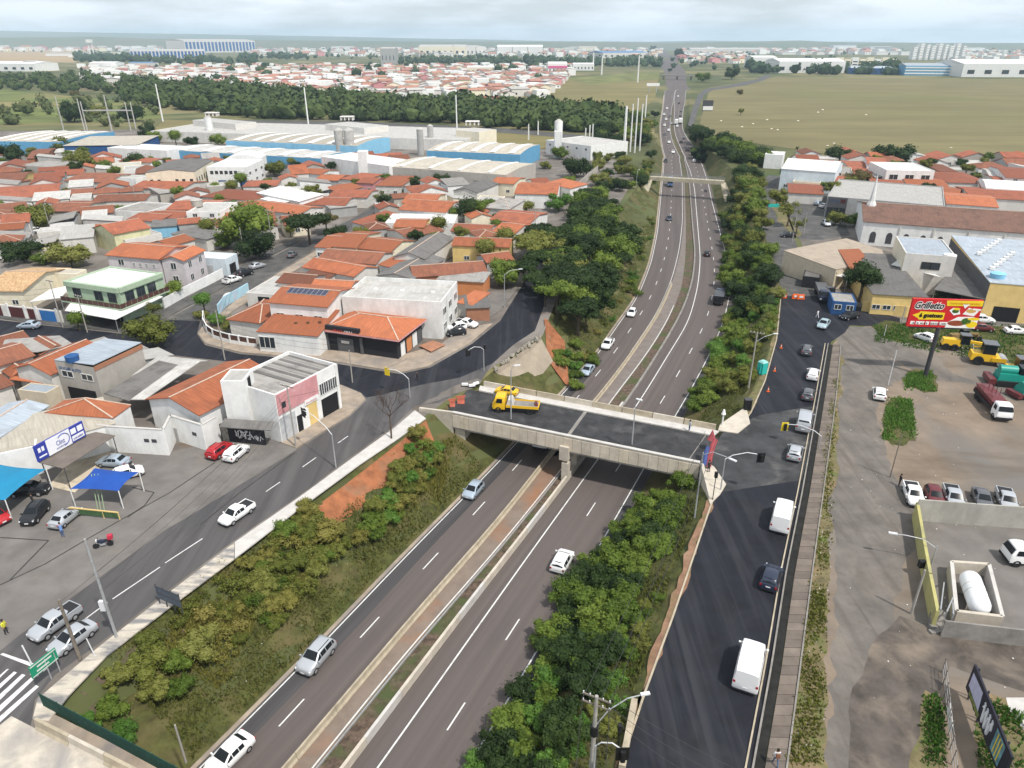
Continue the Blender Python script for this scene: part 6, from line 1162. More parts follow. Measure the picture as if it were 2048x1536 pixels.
def bare_tree(label,px,py,h):
 p=G(px,py);t=thing('bare_tree',label,'tree',p);r=random.Random(4);tr,br=MB(),MB()
 tr.tube([p,p+Vector((.05,0,h*.22)),p+Vector((0,.05,h*.45))],.14,7,.10)
 def grow(q,d,L,rad,n):
  if n==0:return
  e=q+d*L;br.tube([q,q+d*L*.5+Vector((r.uniform(-.06,.06),r.uniform(-.06,.06),.02)),e],rad,4,rad*.6)
  for k in range(3 if n>2 else 2):
   nd=(d+Vector((r.uniform(-.8,.8),r.uniform(-.8,.8),r.uniform(-.1,.5)))).normalized();grow(e,nd,L*r.uniform(.62,.82),max(.012,rad*.6),n-1)
 for k in range(5):a=k*1.26;grow(p+Vector((0,.05,h*.42)),Vector((math.cos(a)*.7,math.sin(a)*.7,.8)).normalized(),h*.17,.06,5)
 tr.build('trunk',M_bark,t);br.build('branches',mat('twig',(.075,.05,.04),.95,.2,4),t)
bare_tree('leafless brown tree beside the avenue at the left end of the overpass',783,878,8.5)
def wood(name,label,quads,ns,rr,lm,seed,zf=lambda y:0.,leaf=26):
 r=np.random.default_rng(seed);base=[]
 import bmesh
 bm=bmesh.new();bmesh.ops.create_icosphere(bm,subdivisions=1,radius=1);iv=np.array([v.co[:]for v in bm.verts]);fi=np.array([[v.index for v in f.verts]for f in bm.faces]);bm.free()
 V,F=[],[];off=0;FQ=[]
 for quad,k in zip(quads,ns):
  a,b,c,d=[np.array(G(x,y))for x,y in quad]
  for _ in range(k):
   u,v=r.random(),r.random();p=(a+(b-a)*u)*(1-v)+(d+(c-d)*u)*v;R_=r.uniform(*rr)*(1+.25*(r.random()<.15));hz=R_*r.uniform(.7,1.15)
   cz=np.array([0,0,hz*.75]);q=iv*(1+.16*r.normal(size=(len(iv),1)))*np.array([R_,R_,hz])*.82+p+cz;V.append(q);F.append(fi+off);off+=len(q)
   dd=r.normal(size=(leaf,3));dd[:,2]=np.abs(dd[:,2])*.8;dd/=np.linalg.norm(dd,axis=1)[:,None];ce=p+cz+dd*np.array([R_,R_,hz])*(.85+.22*r.random((leaf,1)))
   nn=dd+r.normal(size=(leaf,3))*.5;t=np.cross(nn,r.normal(size=(leaf,3)));t/=np.linalg.norm(t,axis=1)[:,None];bb=np.cross(nn,t);bb/=np.linalg.norm(bb,axis=1)[:,None];s=R_*.24*(.6+.8*r.random((leaf,1)))
   tri=np.stack([ce-t*s,ce+t*s,ce+bb*s*1.4],1).reshape(-1,3);V.append(tri);F.append(np.arange(leaf*3).reshape(-1,3)+off);off+=leaf*3
 me=bpy.data.meshes.new(name);me.from_pydata(np.vstack(V).tolist(),[],np.vstack(F).tolist());me.materials.append(lm)
 o=bpy.data.objects.new(name,me);COL.objects.link(o);tag(o,label,'wood',kind='stuff');return o
def leafmat_w(name,c1,c2,sc):
 m=mat(name,c2,.9,0,sc,col2=c1,coords='World',detail=4,thr=(.35,.68));return m
W_m=leafmat_w('wood_leaf',(.024,.046,.012),(.075,.105,.028),.09);W_o=leafmat_w('scrub_leaf',(.05,.07,.022),(.11,.12,.045),.05);W_f=leafmat_w('far_leaf',(.022,.045,.02),(.05,.08,.03),.02)
wood('wood','wide belt of dark green wood behind the factory estate',[[(-200,176),(250,190),(250,160),(-200,148)],[(250,205),(480,236),(480,180),(250,166)],[(470,238),(720,240),(720,208),(470,178)],[(700,242),(960,248),(960,214),(700,208)],[(950,255),(1240,268),(1245,238),(950,216)]],(190,420,360,340,360),(4.2,7.5),W_m,41)
wood('scrub','scrub along the meadow at the left',[[(-100,240),(100,238),(100,205),(-100,215)],[(100,210),(330,236),(330,215),(150,190)],[(0,250),(300,258),(320,240),(0,245)]],(14,16,12),(2.5,5),W_o,42)
def paint(name,c,rough=.3,metal=.0):return mat('car_paint_'+name,c,rough,0,spec=.5,metal=metal)
C_wh=paint('white',(.78,.78,.77));C_si=paint('silver',(.48,.50,.52),.32,.45);C_bs=paint('blue_silver',(.40,.47,.54),.32,.4);C_gr=paint('grey',(.13,.135,.145),.3,.3)
C_bk=paint('black',(.016,.017,.02),.25);C_nv=paint('navy',(.022,.03,.055),.28);C_rd=paint('red',(.38,.02,.025),.28);C_mr=paint('maroon',(.12,.022,.026),.4);C_tl=paint('teal',(.36,.46,.50),.32,.3)
C_ye=paint('yellow',(.70,.42,.015),.45);C_gn=paint('machine_green',(.01,.26,.20),.45);C_bl=paint('blue',(.05,.11,.25),.35)
M_cgl=mat('car_glass',(.012,.015,.018),.18,0,spec=.22);M_tyre=mat('tyre',(.016,.016,.017),.85,0);M_rim=mat('wheel_rim',(.42,.42,.43),.4,0,metal=.5)
M_hl=mat('headlight',(.72,.74,.76),.15,0,spec=.7);M_tl=mat('tail_light',(.33,.012,.012),.25,0,spec=.6);M_np=mat('number_plate',(.70,.70,.70),.5,0);M_trim=mat('black_trim',(.02,.02,.022),.6,0)
PROF={'hatch':[(-1.95,.66,.34,.70,.76,.60),(-1.90,.80,.24,.90,.97,.72),(-1.62,.84,.20,.95,1.30,.62),(-1.35,.85,.20,.95,1.47,.60),(-.55,.86,.20,.94,1.52,.61),(.25,.86,.20,.93,1.47,.60),(1.0,.86,.20,.92,.97,.76),(1.55,.84,.20,.82,.88,.72),(1.86,.78,.24,.66,.73,.62),(1.97,.66,.32,.52,.58,.56)],'sedan':[(-2.22,.66,.34,.72,.78,.60),(-2.15,.82,.24,.90,.97,.70),(-1.65,.86,.20,.95,1.01,.74),(-1.05,.87,.20,.96,1.42,.61),(-.45,.88,.20,.95,1.46,.62),(.25,.88,.20,.93,1.41,.61),(1.05,.88,.20,.91,.96,.77),(1.75,.85,.20,.80,.86,.72),(2.08,.78,.24,.64,.70,.62),(2.20,.66,.32,.52,.58,.56)],'suv':[(-2.20,.70,.40,.80,.88,.64),(-2.14,.86,.30,1.02,1.12,.74),(-1.85,.90,.27,1.08,1.50,.67),(-1.55,.91,.27,1.08,1.64,.66),(-.55,.92,.27,1.06,1.69,.67),(.25,.92,.27,1.05,1.63,.66),(1.0,.92,.27,1.04,1.10,.82),(1.75,.90,.27,.95,1.02,.78),(2.06,.84,.30,.78,.86,.70),(2.18,.70,.38,.62,.70,.62)],'van':[(-2.75,.90,.45,.95,1.05,.85),(-2.70,1.0,.34,1.25,2.30,.84),(-2.4,1.02,.30,1.28,2.45,.86),(-1.2,1.02,.30,1.28,2.50,.87),(.4,1.02,.30,1.28,2.50,.87),(1.3,1.02,.30,1.27,2.42,.85),(2.05,1.02,.30,1.25,1.32,.90),(2.45,.98,.30,1.05,1.12,.84),(2.66,.90,.34,.85,.92,.74),(2.75,.78,.42,.60,.68,.66)],'kombi':[(-2.15,.76,.42,.80,.90,.72),(-2.10,.84,.32,1.10,1.62,.72),(-1.9,.86,.28,1.12,1.82,.70),(-.8,.87,.28,1.12,1.92,.72),(.4,.87,.28,1.12,1.92,.72),(1.35,.86,.28,1.12,1.85,.70),(1.95,.86,.28,1.10,1.20,.76),(2.08,.82,.32,.90,1.0,.74),(2.15,.74,.40,.70,.78,.66)],'pickup':[(-2.45,.74,.46,.84,.90,.70),(-2.42,.86,.40,.98,1.02,.82),(-1.55,.89,.32,1.0,1.03,.84),(-.72,.90,.32,1.02,1.06,.82),(-.60,.90,.32,1.03,1.58,.68),(.10,.90,.32,1.03,1.64,.67),(.60,.90,.32,1.02,1.58,.66),(1.25,.90,.32,1.0,1.06,.80),(1.95,.88,.32,.94,1.0,.76),(2.35,.80,.36,.74,.82,.66),(2.45,.68,.42,.60,.68,.60)]}
GLS={'hatch':([1,2],[5],[2,3,4]),'sedan':([2],[5],[3,4]),'suv':([1,2],[5],[2,3,4]),'van':([1],[5],[4]),'kombi':([1],[5],[2,3,4]),'pickup':([3],[6],[4,5])}
WHL={'hatch':(-1.22,1.28,.30),'sedan':(-1.33,1.37,.31),'suv':(-1.32,1.36,.36),'van':(-1.75,1.75,.36),'kombi':(-1.3,1.2,.32),'pickup':(-1.45,1.5,.36)}
LAB0='prototype'
def ring(x,w,zl,zb,zt,wt):
 zm=(zl+zb)/2;h=[(w*.88,zl),(w,zl+.10),(w*1.01,zm+.05),(w*.975,zb),(wt,zt-.05),(wt*.86,zt),(wt*.4,zt+.022)]
 return[Vector((x,y,z))for y,z in h]+[Vector((x,-y,z))for y,z in h[::-1]]
def inset(q,k,off):
 c=sum(q,Vector())/len(q);n=(q[1]-q[0]).cross(q[3]-q[0]);n=n.normalized()if n.length>1e-6 else Vector((0,0,1))
 if n.dot(c-Vector((c.x*.6,0,.7)))<0:n=-n
 return[p+(c-p)*k+n*off for p in q],n
def make_car(kind,cat='car'):
 t=thing('parked_car' if False else{'hatch':'hatchback','sedan':'sedan','suv':'suv_car','van':'van','kombi':'minivan','pickup':'pickup_truck'}[kind],LAB0,'van' if kind in('van','kombi')else 'pickup truck' if kind=='pickup' else 'car')
 st=PROF[kind];rg=[ring(*s)for s in st];N=len(rg[0]);B=lambda mb,nm,m,sm=None,p=None:mb.build(nm,m,p or t,smooth=sm,world=False)
 body=B(MB().loft(rg),'body',C_wh,50);rear,front,side=GLS[kind]
 def glass(nm,idx,sides):
  mb=MB()
  for i in idx:
   for a,b in sides:
    q,n=inset([rg[i][a],rg[i][b],rg[i+1][b],rg[i+1][a]],.0,.012);
    mb.quad(*q)
  return B(mb,nm,M_cgl,60)
 top=[(5,6),(6,7),(7,8)]
 def band(nm,i0,i1,y0=.88,z0=.10,z1=.92):
  a,b=rg[i0],rg[i1];cs=[]
  for(r_,f)in((a,z0),(b,z1)):
   pass
  p0,p1=(a[5]+a[4])/2,(b[5]+b[4])/2;q0,q1=(a[8]+a[9])/2,(b[8]+b[9])/2
  def mix(s,u):l=p0+(p1-p0)*s;r=q0+(q1-q0)*s;return l+(r-l)*u
  up_=(p1-p0).cross(q0-p0).normalized();up_=up_ if up_.z>0 else-up_
  mb=MB();g=6
  vs=[mix(z0+(z1-z0)*s,.04+.92*u/g)+up_*(.045+.03*math.sin(math.pi*u/g))for s in(0,1)for u in range(g+1)]
  mb.add(vs,[(u,u+1,g+2+u,g+1+u)for u in range(g)]);return B(mb,nm,M_cgl,60)
 band('windscreen',front[0],front[0]+1,z0=.06,z1=.94)
 if kind not in('van',):band('rear_window',rear[0],rear[-1]+1,z0=.12 if kind!='kombi' else .15,z1=.9)
 else:
  p=rg[1];mb=MB();mb.quad(*[Vector((st[0][0]-.03+dx,y,z))for y,z,dx in((-.75,1.45,.07),(.75,1.45,.07),(.7,2.1,.09),(-.7,2.1,.09))]);B(mb,'rear_window',M_cgl)
 for s in(0,1):
  mb=MB()
  for i in side+([front[0]]if kind!='van' else[]):
   a,b=rg[i],rg[i+1];j0,j1=(3,4)if s==0 else(N-4,N-5)
   q=[a[j0]+(a[j1]-a[j0])*.12,b[j0]+(b[j1]-b[j0])*.12,b[j0]+(b[j1]-b[j0])*.86,a[j0]+(a[j1]-a[j0])*.86]
   q,n=inset(q,.0,0);c=sum(q,Vector())/4
   q=[p+Vector(((c.x-p.x)*.09,(.014 if s==0 else-.014),0))for p in q]
   if(q[2]-q[1]).length>.08 or(q[3]-q[0]).length>.08:mb.quad(*q)
  if mb.v:B(mb,'side_window',M_cgl)
 xr,xf,r=WHL[kind];w=max(s[1]for s in st)
 for x in(xr,xf):
  for s in(-1,1):
   mb=MB();c=Vector((x,s*(w-.20),r));n=16;prof=[(0,r*.62),(0,r*.94),(.03,r),(.19,r),(.225,r*.92),(.225,r*.62)]
   mb.loft([[c+Vector((math.cos(t_)*rr,s*y,math.sin(t_)*rr))for t_ in(2*math.pi*k/n for k in range(n))]for y,rr in prof],caps=False);ty=B(mb,'wheel',M_tyre,40)
   B(MB().loft([[c+Vector((math.cos(t_)*rr,s*y,math.sin(t_)*rr))for t_ in(2*math.pi*k/n for k in range(n))]for y,rr in((.20,r*.63),(.21,r*.5),(.235,r*.15))]),'rim',M_rim,40,ty)
 xf_,xr_=st[-1][0],st[0][0];zf=st[-2][3];zr=st[1][3]
 for s in(-1,1):
  B(MB().box((xf_-.17,s*(st[-2][1]-.16),zf-.10),(.22,.30,.13),s*-.35,(.8,.9)),'headlight',M_hl)
  B(MB().box((xr_+.05,s*(st[1][1]-.12),zr-.24),(.14,.20,.22),0,(.9,.9)),'tail_light',M_tl)
  B(MB().box((st[front[0]+1][0]-.12,s*(w+.10),st[front[0]+1][3]),(.14,.20,.13),0,(.8,.9)),'door_mirror',C_wh if kind!='van' else M_trim)
 for x,z in((xf_+.005,.42),(xr_-.005,.62)):B(MB().box((x,0,z),(.03,.42,.13)),'number_plate',M_np)
 B(MB().box((xf_-.07,0,.44),(.14,.9,.16),0,(.9,.95)),'grille',M_trim)
 for x in(xf_-.1,xr_+.1):B(MB().box((x,0,.22),(.22,w*1.6,.14),0,(.95,.97)),'bumper',M_trim)
 if kind=='pickup':
  B(MB().box((-1.58,0,1.045),(1.55,1.45,.015)),'bed',M_trim)
  for s in(-1,1):B(MB().box((-1.58,s*.79,1.03),(1.66,.1,.10)),'bed_rail',C_wh)
  B(MB().box((-2.38,0,1.0),(.08,1.6,.12)),'tailgate',C_wh)
 if kind in('suv',):
  for s in(-1,1):B(MB().box((-.6,s*.56,1.69),(1.7,.05,.05)),'roof_rail',M_trim)
 return t
CAR={k:make_car(k)for k in PROF}
def car(kind,p,ang,m,label,group=None,scale=1.0):
 o=place(CAR[kind],USED,p,ang,label,group,(scale*.93,scale*1.03,scale*1.0))
 for ch in o.children:
  if ch.name.split('.')[0]in('body','door_mirror','bed_rail','tailgate'):setmat(ch,m)
 return o
def car_px(kind,a,b,m,label,hw=False,group=None,scale=1.0):
 """a, b = pixels of the tail and the nose on the road"""
 f=GH if hw else(lambda x,y:G(x,y,.03));p,q=f(*a),f(*b);d=q-p;return car(kind,(p+q)/2+Vector((0,0,.02)),math.atan2(d.y,d.x),m,label,group,scale)
def car_at(kind,c,toward,m,label,hw=False,group=None,scale=1.0):
 f=GH if hw else(lambda x,y:G(x,y,.03));p,q=f(*c),f(*toward);d=q-p;return car(kind,p+Vector((0,0,.02)),math.atan2(d.y,d.x),m,label,group,scale)
GH1,GH2,GS,GA,GP,GT='cars coming down the left carriageway','cars going up the right carriageway','cars on the service road','cars on the avenue','cars parked on the forecourt','cars parked in the streets of the old houses'
def lane(c,y,up_,kind,m,label,group,f=.5,scale=1.0):
 """put a car on the highway: c = pair of curves, f = share across, y = distance"""
 x0,x1=(at(c[0],yy)*(1-f)+at(c[1],yy)*f for yy in(y,y+1));a=math.atan2(1,x1-x0)+(0 if up_ else math.pi);return car(kind,(x0,y,hwz(y)+.03),a,m,label,group,scale)
car_px('sedan',(500,1480),(420,1558),C_wh,'white sedan at the bottom edge of the left carriageway',True,GH1,1.05)
car_px('suv',(658,1294),(608,1352),C_si,'silver SUV with dark windows in the outer lane of the left carriageway',True,GH1,1.08)
car_px('hatch',(960,972),(933,1003),C_bs,'blue-silver hatchback just out of the overpass shadow',True,GH1,1.02)
car_px('sedan',(1183,736),(1166,756),C_bs,'pale blue-silver sedan about to pass under the overpass',True,GH1)
car_px('pickup',(1222,684),(1208,703),C_wh,'white pickup following the pale sedan downhill',True,GH1)
car_px('hatch',(1267,623),(1259,638),C_wh,'white hatchback third in line above the overpass',True,GH1)
car_at('sedan',(1338,440),(1337,460),C_nv,'dark blue car between overpass and footbridge',True,GH1)
car_px('hatch',(1112,1152),(1136,1108),C_wh,'white car half hidden by the bushes on the right carriageway',True,GH2,1.1)
car_at('hatch',(1414,511),(1413,490),C_bk,'black hatchback climbing the right carriageway',True,GH2)
car_at('hatch',(1388,324),(1386,310),C_wh,'white car beyond the footbridge on the right carriageway',True,GH2);car_at('suv',(1396,308),(1393,296),C_wh,'white car in the outer lane beyond the footbridge',True,GH2)
for i,(x,y,m)in enumerate(((1346,304,C_wh),(1331,322,C_bk),(1338,284,C_wh),(1330,268,C_gr),(1337,260,C_wh),(1329,250,C_wh),(1342,246,C_si),(1332,238,C_wh),(1328,228,C_wh),(1340,232,C_gr),(1334,216,C_wh))):
 car_at('hatch',(x,y+2),(x-1,y+20),m,f"{['white', 'black', 'white', 'grey', 'white', 'white', 'silver', 'white', 'white', 'grey', 'white'][i]} car far up the left carriageway, {ordinal(i)} from the footbridge",True,'far cars on the left carriageway')
for i,(x,y,m)in enumerate(((1374,300,C_bk),(1362,284,C_bk),(1368,276,C_gr),(1354,252,C_wh),(1360,232,C_bk),(1362,222,C_gr),(1358,206,C_bk),(1356,192,C_wh))):
 car_at('hatch',(x,y+2),(x-1,y-10),m,f"{['black', 'black', 'grey', 'white', 'black', 'grey', 'black', 'white'][i]} car far up the right carriageway, {ordinal(i)} from the footbridge",True,'far cars on the right carriageway')
car_px('van',(1488,1384),(1505,1306),C_wh,'plain white van nearest the camera on the fresh asphalt',False,GS,1.03)
car_px('hatch',(1534,1184),(1546,1142),C_nv,'dark navy hatchback between the two white vans',False,GS,1.05)
car_px('van',(1555,1075),(1568,1016),C_wh,'white van with black rear bumper ahead of the navy hatchback',False,GS,1.0)
car_px('hatch',(1585,927),(1592,898),C_si,'silver hatchback at the junction beside the overpass',False,GS,1.05)
car_px('kombi',(1602,878),(1610,832),C_si,'pale grey minivan under the yellow backed traffic light',False,GS,1.15)
car_px('hatch',(1612,806),(1618,784),C_gr,'grey hatchback behind the white car on the service road',False,GS)
car_px('suv',(1622,766),(1627,744),C_wh,'white car between two grey cars on the service road',False,GS,.95)
car_px('suv',(1611,716),(1614,696),C_gr,'grey SUV leading the queue on the fresh asphalt',False,GS,.95)
car_px('sedan',(1652,646),(1640,661),C_tl,'pale teal sedan turning at the dirt junction',False,GS)
car_px('sedan',(1712,634),(1684,640),C_bk,'black sedan turning out of the side road',False,GS)
car_px('sedan',(1590,474),(1560,474),C_bk,'black sedan crossing the old road beside the verge',False,GS)
car_px('pickup',(500,1018),(450,1052),C_wh,'white pickup driving down the avenue',False,GA,.95)
car_px('pickup',(158,1222),(66,1288),C_si,'silver pickup with a covered bed waiting at the crossing',False,GA,1.0)
car_px('sedan',(186,1258),(108,1314),C_si,'silver sedan beside the silver pickup at the crossing',False,GA,1.0)
car_px('sedan',(78,656),(42,656),C_bs,'silver-blue car on the dark street in front of the garages',False,GA)
car_px('suv',(92,1012),(52,1058),C_bk,'black car parked nose to the road left of the silver sedan',False,GP,.95)
car_px('sedan',(108,1062),(158,1022),C_si,'silver sedan parked beside the black car, with a man at its trunk',False,GP,.95)
car_px('hatch',(-24,1030),(14,1052),C_rd,'red car cut off by the left edge',False,GP)
car_px('sedan',(254,932),(204,928),C_bs,'silver-blue sedan behind the blue canopy',False,GP)
car_px('hatch',(240,958),(276,948),C_wh,'white car sticking out from under the blue canopy',False,GP)
car_px('pickup',(30,990),(90,985),C_bk,'black pickup in the shade of the turquoise canopy',False,GP)
car_px('suv',(424,920),(458,896),C_rd,'dark red car parked beside the white SUV by the snack bar',False,GP,.95)
car_px('suv',(458,926),(490,900),C_wh,'white SUV parked in front of the snack bar',False,GP,.95)
for kd,a,b,m,l in(('pickup',(450,570),(480,560),C_wh,'white pickup parked by the side street gate'),('suv',(474,556),(506,546),C_bk,'black car parked between white pickup and silver car'),('sedan',(500,540),(530,532),C_si,'silver car parked third in the side street row'),('sedan',(579,518),(590,508),C_gr,'dark grey car standing in the side street'),('hatch',(448,606),(476,592),C_wh,'white car beside the blue graffiti wall'),('pickup',(916,650),(950,656),C_wh,'white pickup in the paved bay by the pale block'),('hatch',(930,668),(896,672),C_bk,'dark blue car in the paved bay below the white pickup'),('hatch',(926,658),(902,662),C_wh,'white car between pickup and dark car in the paved bay'),('sedan',(266,424),(290,422),C_bk,'black car by the white side wall in the upper left houses'),('sedan',(750,414),(768,406),C_wh,'white car in the far street'),('sedan',(434,354),(444,352),C_si,'silver car at the blue shuttered hall'),('hatch',(452,356),(462,354),C_gr,'dark car at the blue shuttered hall'),('suv',(60,468),(90,462),C_wh,'white car in the yard behind the hedge trees at the left')):
 car_px(kd,a,b,m,l,False,GT)
GL='vehicles standing on the dirt lot'
car_px('hatch',(1758,806),(1757,782),C_wh,'white hatchback beside the weed island',False,GL,1.05)
car_px('hatch',(1860,684),(1838,676),C_wh,'white car behind the billboard pole',False,GL)
car_px('suv',(1946,644),(1982,646),C_wh,'white car with dark windows at the right end of the billboard',False,GL)
car_px('hatch',(1950,660),(1978,662),C_mr,'dark red car below the white car at the billboard end',False,GL)
car_px('sedan',(2012,666),(2050,668),C_wh,'white car at the right edge beyond the graders',False,GL)
for i,(kd,x,m,l)in enumerate((('pickup',1822,C_wh,'white pickup at the left end of the row behind the pale wall'),('hatch',1864,C_mr,'dark red car in the row behind the pale wall'),('pickup',1902,C_si,'silver pickup in the middle of the row behind the pale wall'),('sedan',1960,C_gr,'dark grey car in the row behind the pale wall'),('pickup',2008,C_si,'silver pickup at the right end of the row behind the pale wall'))):
 car_px(kd,(x-3,984+i*3),(x+7,1010+i*3),m,l,False,'row of vehicles behind the pale wall')
for i in range(5):car_px('sedan' if i%2 else 'hatch',(1606+i*11,402+i*5),(1622+i*11,398+i*5),C_wh if i%2 else C_bs,f'{ordinal(i)} {"white" if i % 2 else "silver"} car from the road in the dealer display row',False,'cars on the dealer forecourt')
car_px('sedan',(1582,398),(1600,398),C_wh,'white car parked below the red roofed house at the dealer',False,'cars on the dealer forecourt')
car_px('suv',(1644,444),(1660,458),C_si,'silver car parked on the road beside the church end',False,GT)
def wheels(t,xs,y,r=.48,w=.3):
 for x in xs:
  for s in(-1,1):
   mb=MB();c=Vector((x,s*y,r));mb.loft([[c+Vector((math.cos(a)*rr,s*k,math.sin(a)*rr))for a in(2*math.pi*j/14 for j in range(14))]for k,rr in((-w/2,r*.6),(-w/2,r),(w/2,r),(w/2,r*.55),(w/2-.06,r*.5))]);ty=mb.build('wheel',M_tyre,t,smooth=40,world=False)
def lorry(label,L,cabm,bodym,body='box',name='truck',H_=2.6,cat='truck'):
 t=thing(name,label,cat);W_=2.3;h=L/2;B=lambda mb,nm,m,sm=None,p=None:mb.build(nm,m,p or t,smooth=sm,world=False)
 cab=MB().loft([[Vector((x,s*y,z))for s,y,z in((1,w_,.6),(1,w_*1.02,1.3),(1,w_*.98,1.6),(1,w_*.88,zt-.1),(1,w_*.78,zt),(-1,w_*.78,zt),(-1,w_*.88,zt-.1),(-1,w_*.98,1.6),(-1,w_*1.02,1.3),(-1,w_,.6))]for x,w_,zt in((h-1.9,1.1,2.55),(h-1.0,1.12,2.62),(h-.45,1.12,2.5),(h-.1,1.1,1.72),(h,1.04,1.45),(h+.02,1.0,.9))]);B(cab,'cab',cabm,45)
 B(MB().quad(Vector((h-.40,.9,2.38)),Vector((h-.40,-.9,2.38)),Vector((h-.07,-1.0,1.72)),Vector((h-.07,1.0,1.72))),'windscreen',M_cgl).location.x+=.05
 for s in(-1,1):B(MB().quad(*[Vector((x,s*(1.145 if z<2 else 1.06),z))for x,z in((h-1.5,1.65),(h-.55,1.65),(h-.7,2.3),(h-1.5,2.3))]),'side_window',M_cgl)
 for s in(-1,1):B(MB().box((h+.01,s*.82,.85),(.08,.34,.22)),'headlight',M_hl)
 B(MB().box((h+.02,0,.5),(.16,2.2,.3)),'bumper',M_trim);B(MB().box((-.6,0,.7),(L-1,1.0,.25)),'chassis',M_trim)
 c0=-.95-0;Lb_=L-2.1
 if body=='box':B(MB().box((-1.0,0,.98),(Lb_,W_,H_)),'cargo_box',bodym)
 elif body=='flat':
  B(MB().box((-1.0,0,.98),(Lb_,W_,.18)),'bed',bodym)
  for s in(-1,1):B(MB().box((-1.0,s*(W_/2-.04),1.16),(Lb_,.06,.22)),'side_rail',bodym)
 elif body=='hopper':
  B(MB().box((-1.0,0,1.0),(Lb_*.8,W_*.7,1.2),0,(1.2,1.35)),'hopper',bodym)
  for k in range(2):B(MB().box((-1.0+(k-.5)*Lb_*.46,0,2.2),(Lb_*.38,W_*.95,.3),0,(.35,.5)),'hopper_lid',bodym)
  for k in range(4):B(MB().tube([(-.2-k*.6,.7-.3*k,2.2),(-.2-k*.6,.7-.3*k,3.3)],.05,5),'pipe',bodym)
  for s in(-1,1):B(MB().box((-1.0,s*1.05,.75),(Lb_,.12,.5)),'side_skirt',M_trim)
  B(MB().box((-L/2+.1,0,.9),(.5,1.9,.6)),'spreader',bodym)
 elif body=='dump':B(MB().box((-1.0,0,1.0),(Lb_,W_*.9,1.1),0,(1.04,1.1)),'tipper',bodym)
 wheels(t,(h-.9,-h+1.3)+((-h+2.4,)if L>8 else()),W_/2-.16)
 return t
def put(t,p,ang,s=1.0):t.location=p;t.rotation_euler=(0,0,ang);t.scale=(s,)*3;return t
def put_px(t,a,b,hw=False,s=1.0,z=0):f=GH if hw else(lambda x,y:G(x,y,.03+z));p,q=f(*a),f(*b);d=q-p;return put(t,(p+q)/2,math.atan2(d.y,d.x),s)
put_px(lorry('pale box truck mostly hidden under the overpass',7.5,C_wh,F_lt,'box'),(1105,862),(1080,900),True)
put_px(lorry('dark blue truck with an empty flat bed on the right carriageway',7,C_nv,C_bk,'box',H_=1.5),(1434,618),(1441,590),True)
put_px(lorry('blue box truck under the footbridge',7,C_bl,C_bl,'box'),(1341,364),(1339,380),True)
put_px(lorry('white lorry with a dark rear far up the right carriageway',9,C_wh,P_wh,'box'),(1361,254),(1360,240),True)
put_px(lorry('white lorry beside the dark rear lorry far up the highway',8,C_wh,P_wh,'box'),(1353,254),(1352,244),True)
put_px(lorry('dark tipper truck parked at the end of the fresh asphalt',8.5,C_nv,C_gr,'dump'),(1636,578),(1650,612),False,1.0)
put_px(lorry('second dark truck beside the dark tipper with a red tail',6.5,C_gr,C_mr,'flat'),(1668,612),(1654,588),False,.9)
put_px(lorry('white cab truck with a maroon asphalt hopper on the dirt lot',9,C_wh,C_mr,'hopper'),(1958,790),(2006,846),False,1.0)
put_px(lorry('white truck cut off by the right edge in the concrete yard',7,C_wh,C_gr,'flat'),(2095,1128),(2042,1124),False,.9)
tow=lorry('yellow flatbed recovery truck standing on the overpass',7,C_ye,C_ye,'flat',name='tow_truck');put_px(tow,(1076,824),(990,818),s=1.0)
for nm,mb,m in(('bed_floor',MB().box((-1.0,0,1.165),(4.6,2.0,.03)),M_conc_dark),('winch',MB().box((-3.0,0,1.2),(.5,1.0,.5),.2,(.6,.7)),M_mr_ if False else C_mr),('load_cover',MB().box((.9,0,1.2),(1.1,1.9,.9),0,(.5,.9)),M_conc_pale)):mb.build(nm,m,tow,world=False)
car_px('sedan',(1036,792),(990,784),C_ye,'yellow car beside the recovery truck on the overpass',False,'vehicles on the overpass',.9)
def grader(label,p,ang,m,s=1.0):
 t=thing('road_grader',label,'grader');B=lambda mb,nm,mm,sm=None:mb.build(nm,mm,t,smooth=sm,world=False)
 B(MB().box((-2.2,0,.9),(3.0,1.5,1.1),0,(.9,.85)),'engine_hood',m);B(MB().bar((-.8,0,1.6),(3.9,0,1.25),.45,.45),'main_beam',m)
 B(MB().box((-.1,0,1.3),(1.5,1.5,1.6),0,(.92,.92)),'cab',M_cgl);B(MB().box((-.1,0,2.9),(1.7,1.7,.14)),'cab_roof',C_gr)
 B(MB().bar((1.2,-1.6,.25),(1.9,1.6,.25),.12,.6),'blade',M_met);B(MB().bar((1.5,0,.8),(3.6,0,1.1),.25,.2),'drawbar',m);B(MB().box((3.7,0,.7),(.7,1.2,.7),0,(.8,.8)),'front_axle',m)
 wheels(t,(-3.0,-1.6),.95,.62,.4);wheels(t,(3.7,),.9,.58,.35);return put(t,p,ang,s)
def roller(label,p,ang,m,s=1.0):
 t=thing('road_roller',label,'roller');B=lambda mb,nm,mm,sm=None:mb.build(nm,mm,t,smooth=sm,world=False)
 B(MB().box((-1.0,0,.6),(2.8,1.7,.9),0,(.95,.9)),'body',m);B(MB().box((.7,0,.7),(1.6,1.9,.5)),'front_frame',m);B(MB().box((-.5,0,1.5),(1.4,1.5,1.3)),'cab',C_bk);B(MB().box((-.5,0,2.8),(1.7,1.8,.1)),'canopy',C_gr)
 B(MB().tube([(1.2,-.9,.65),(1.2,.9,.65)],.65,18),'drum',M_met,40);wheels(t,(-1.5,),.8,.6,.4);return put(t,p,ang,s)
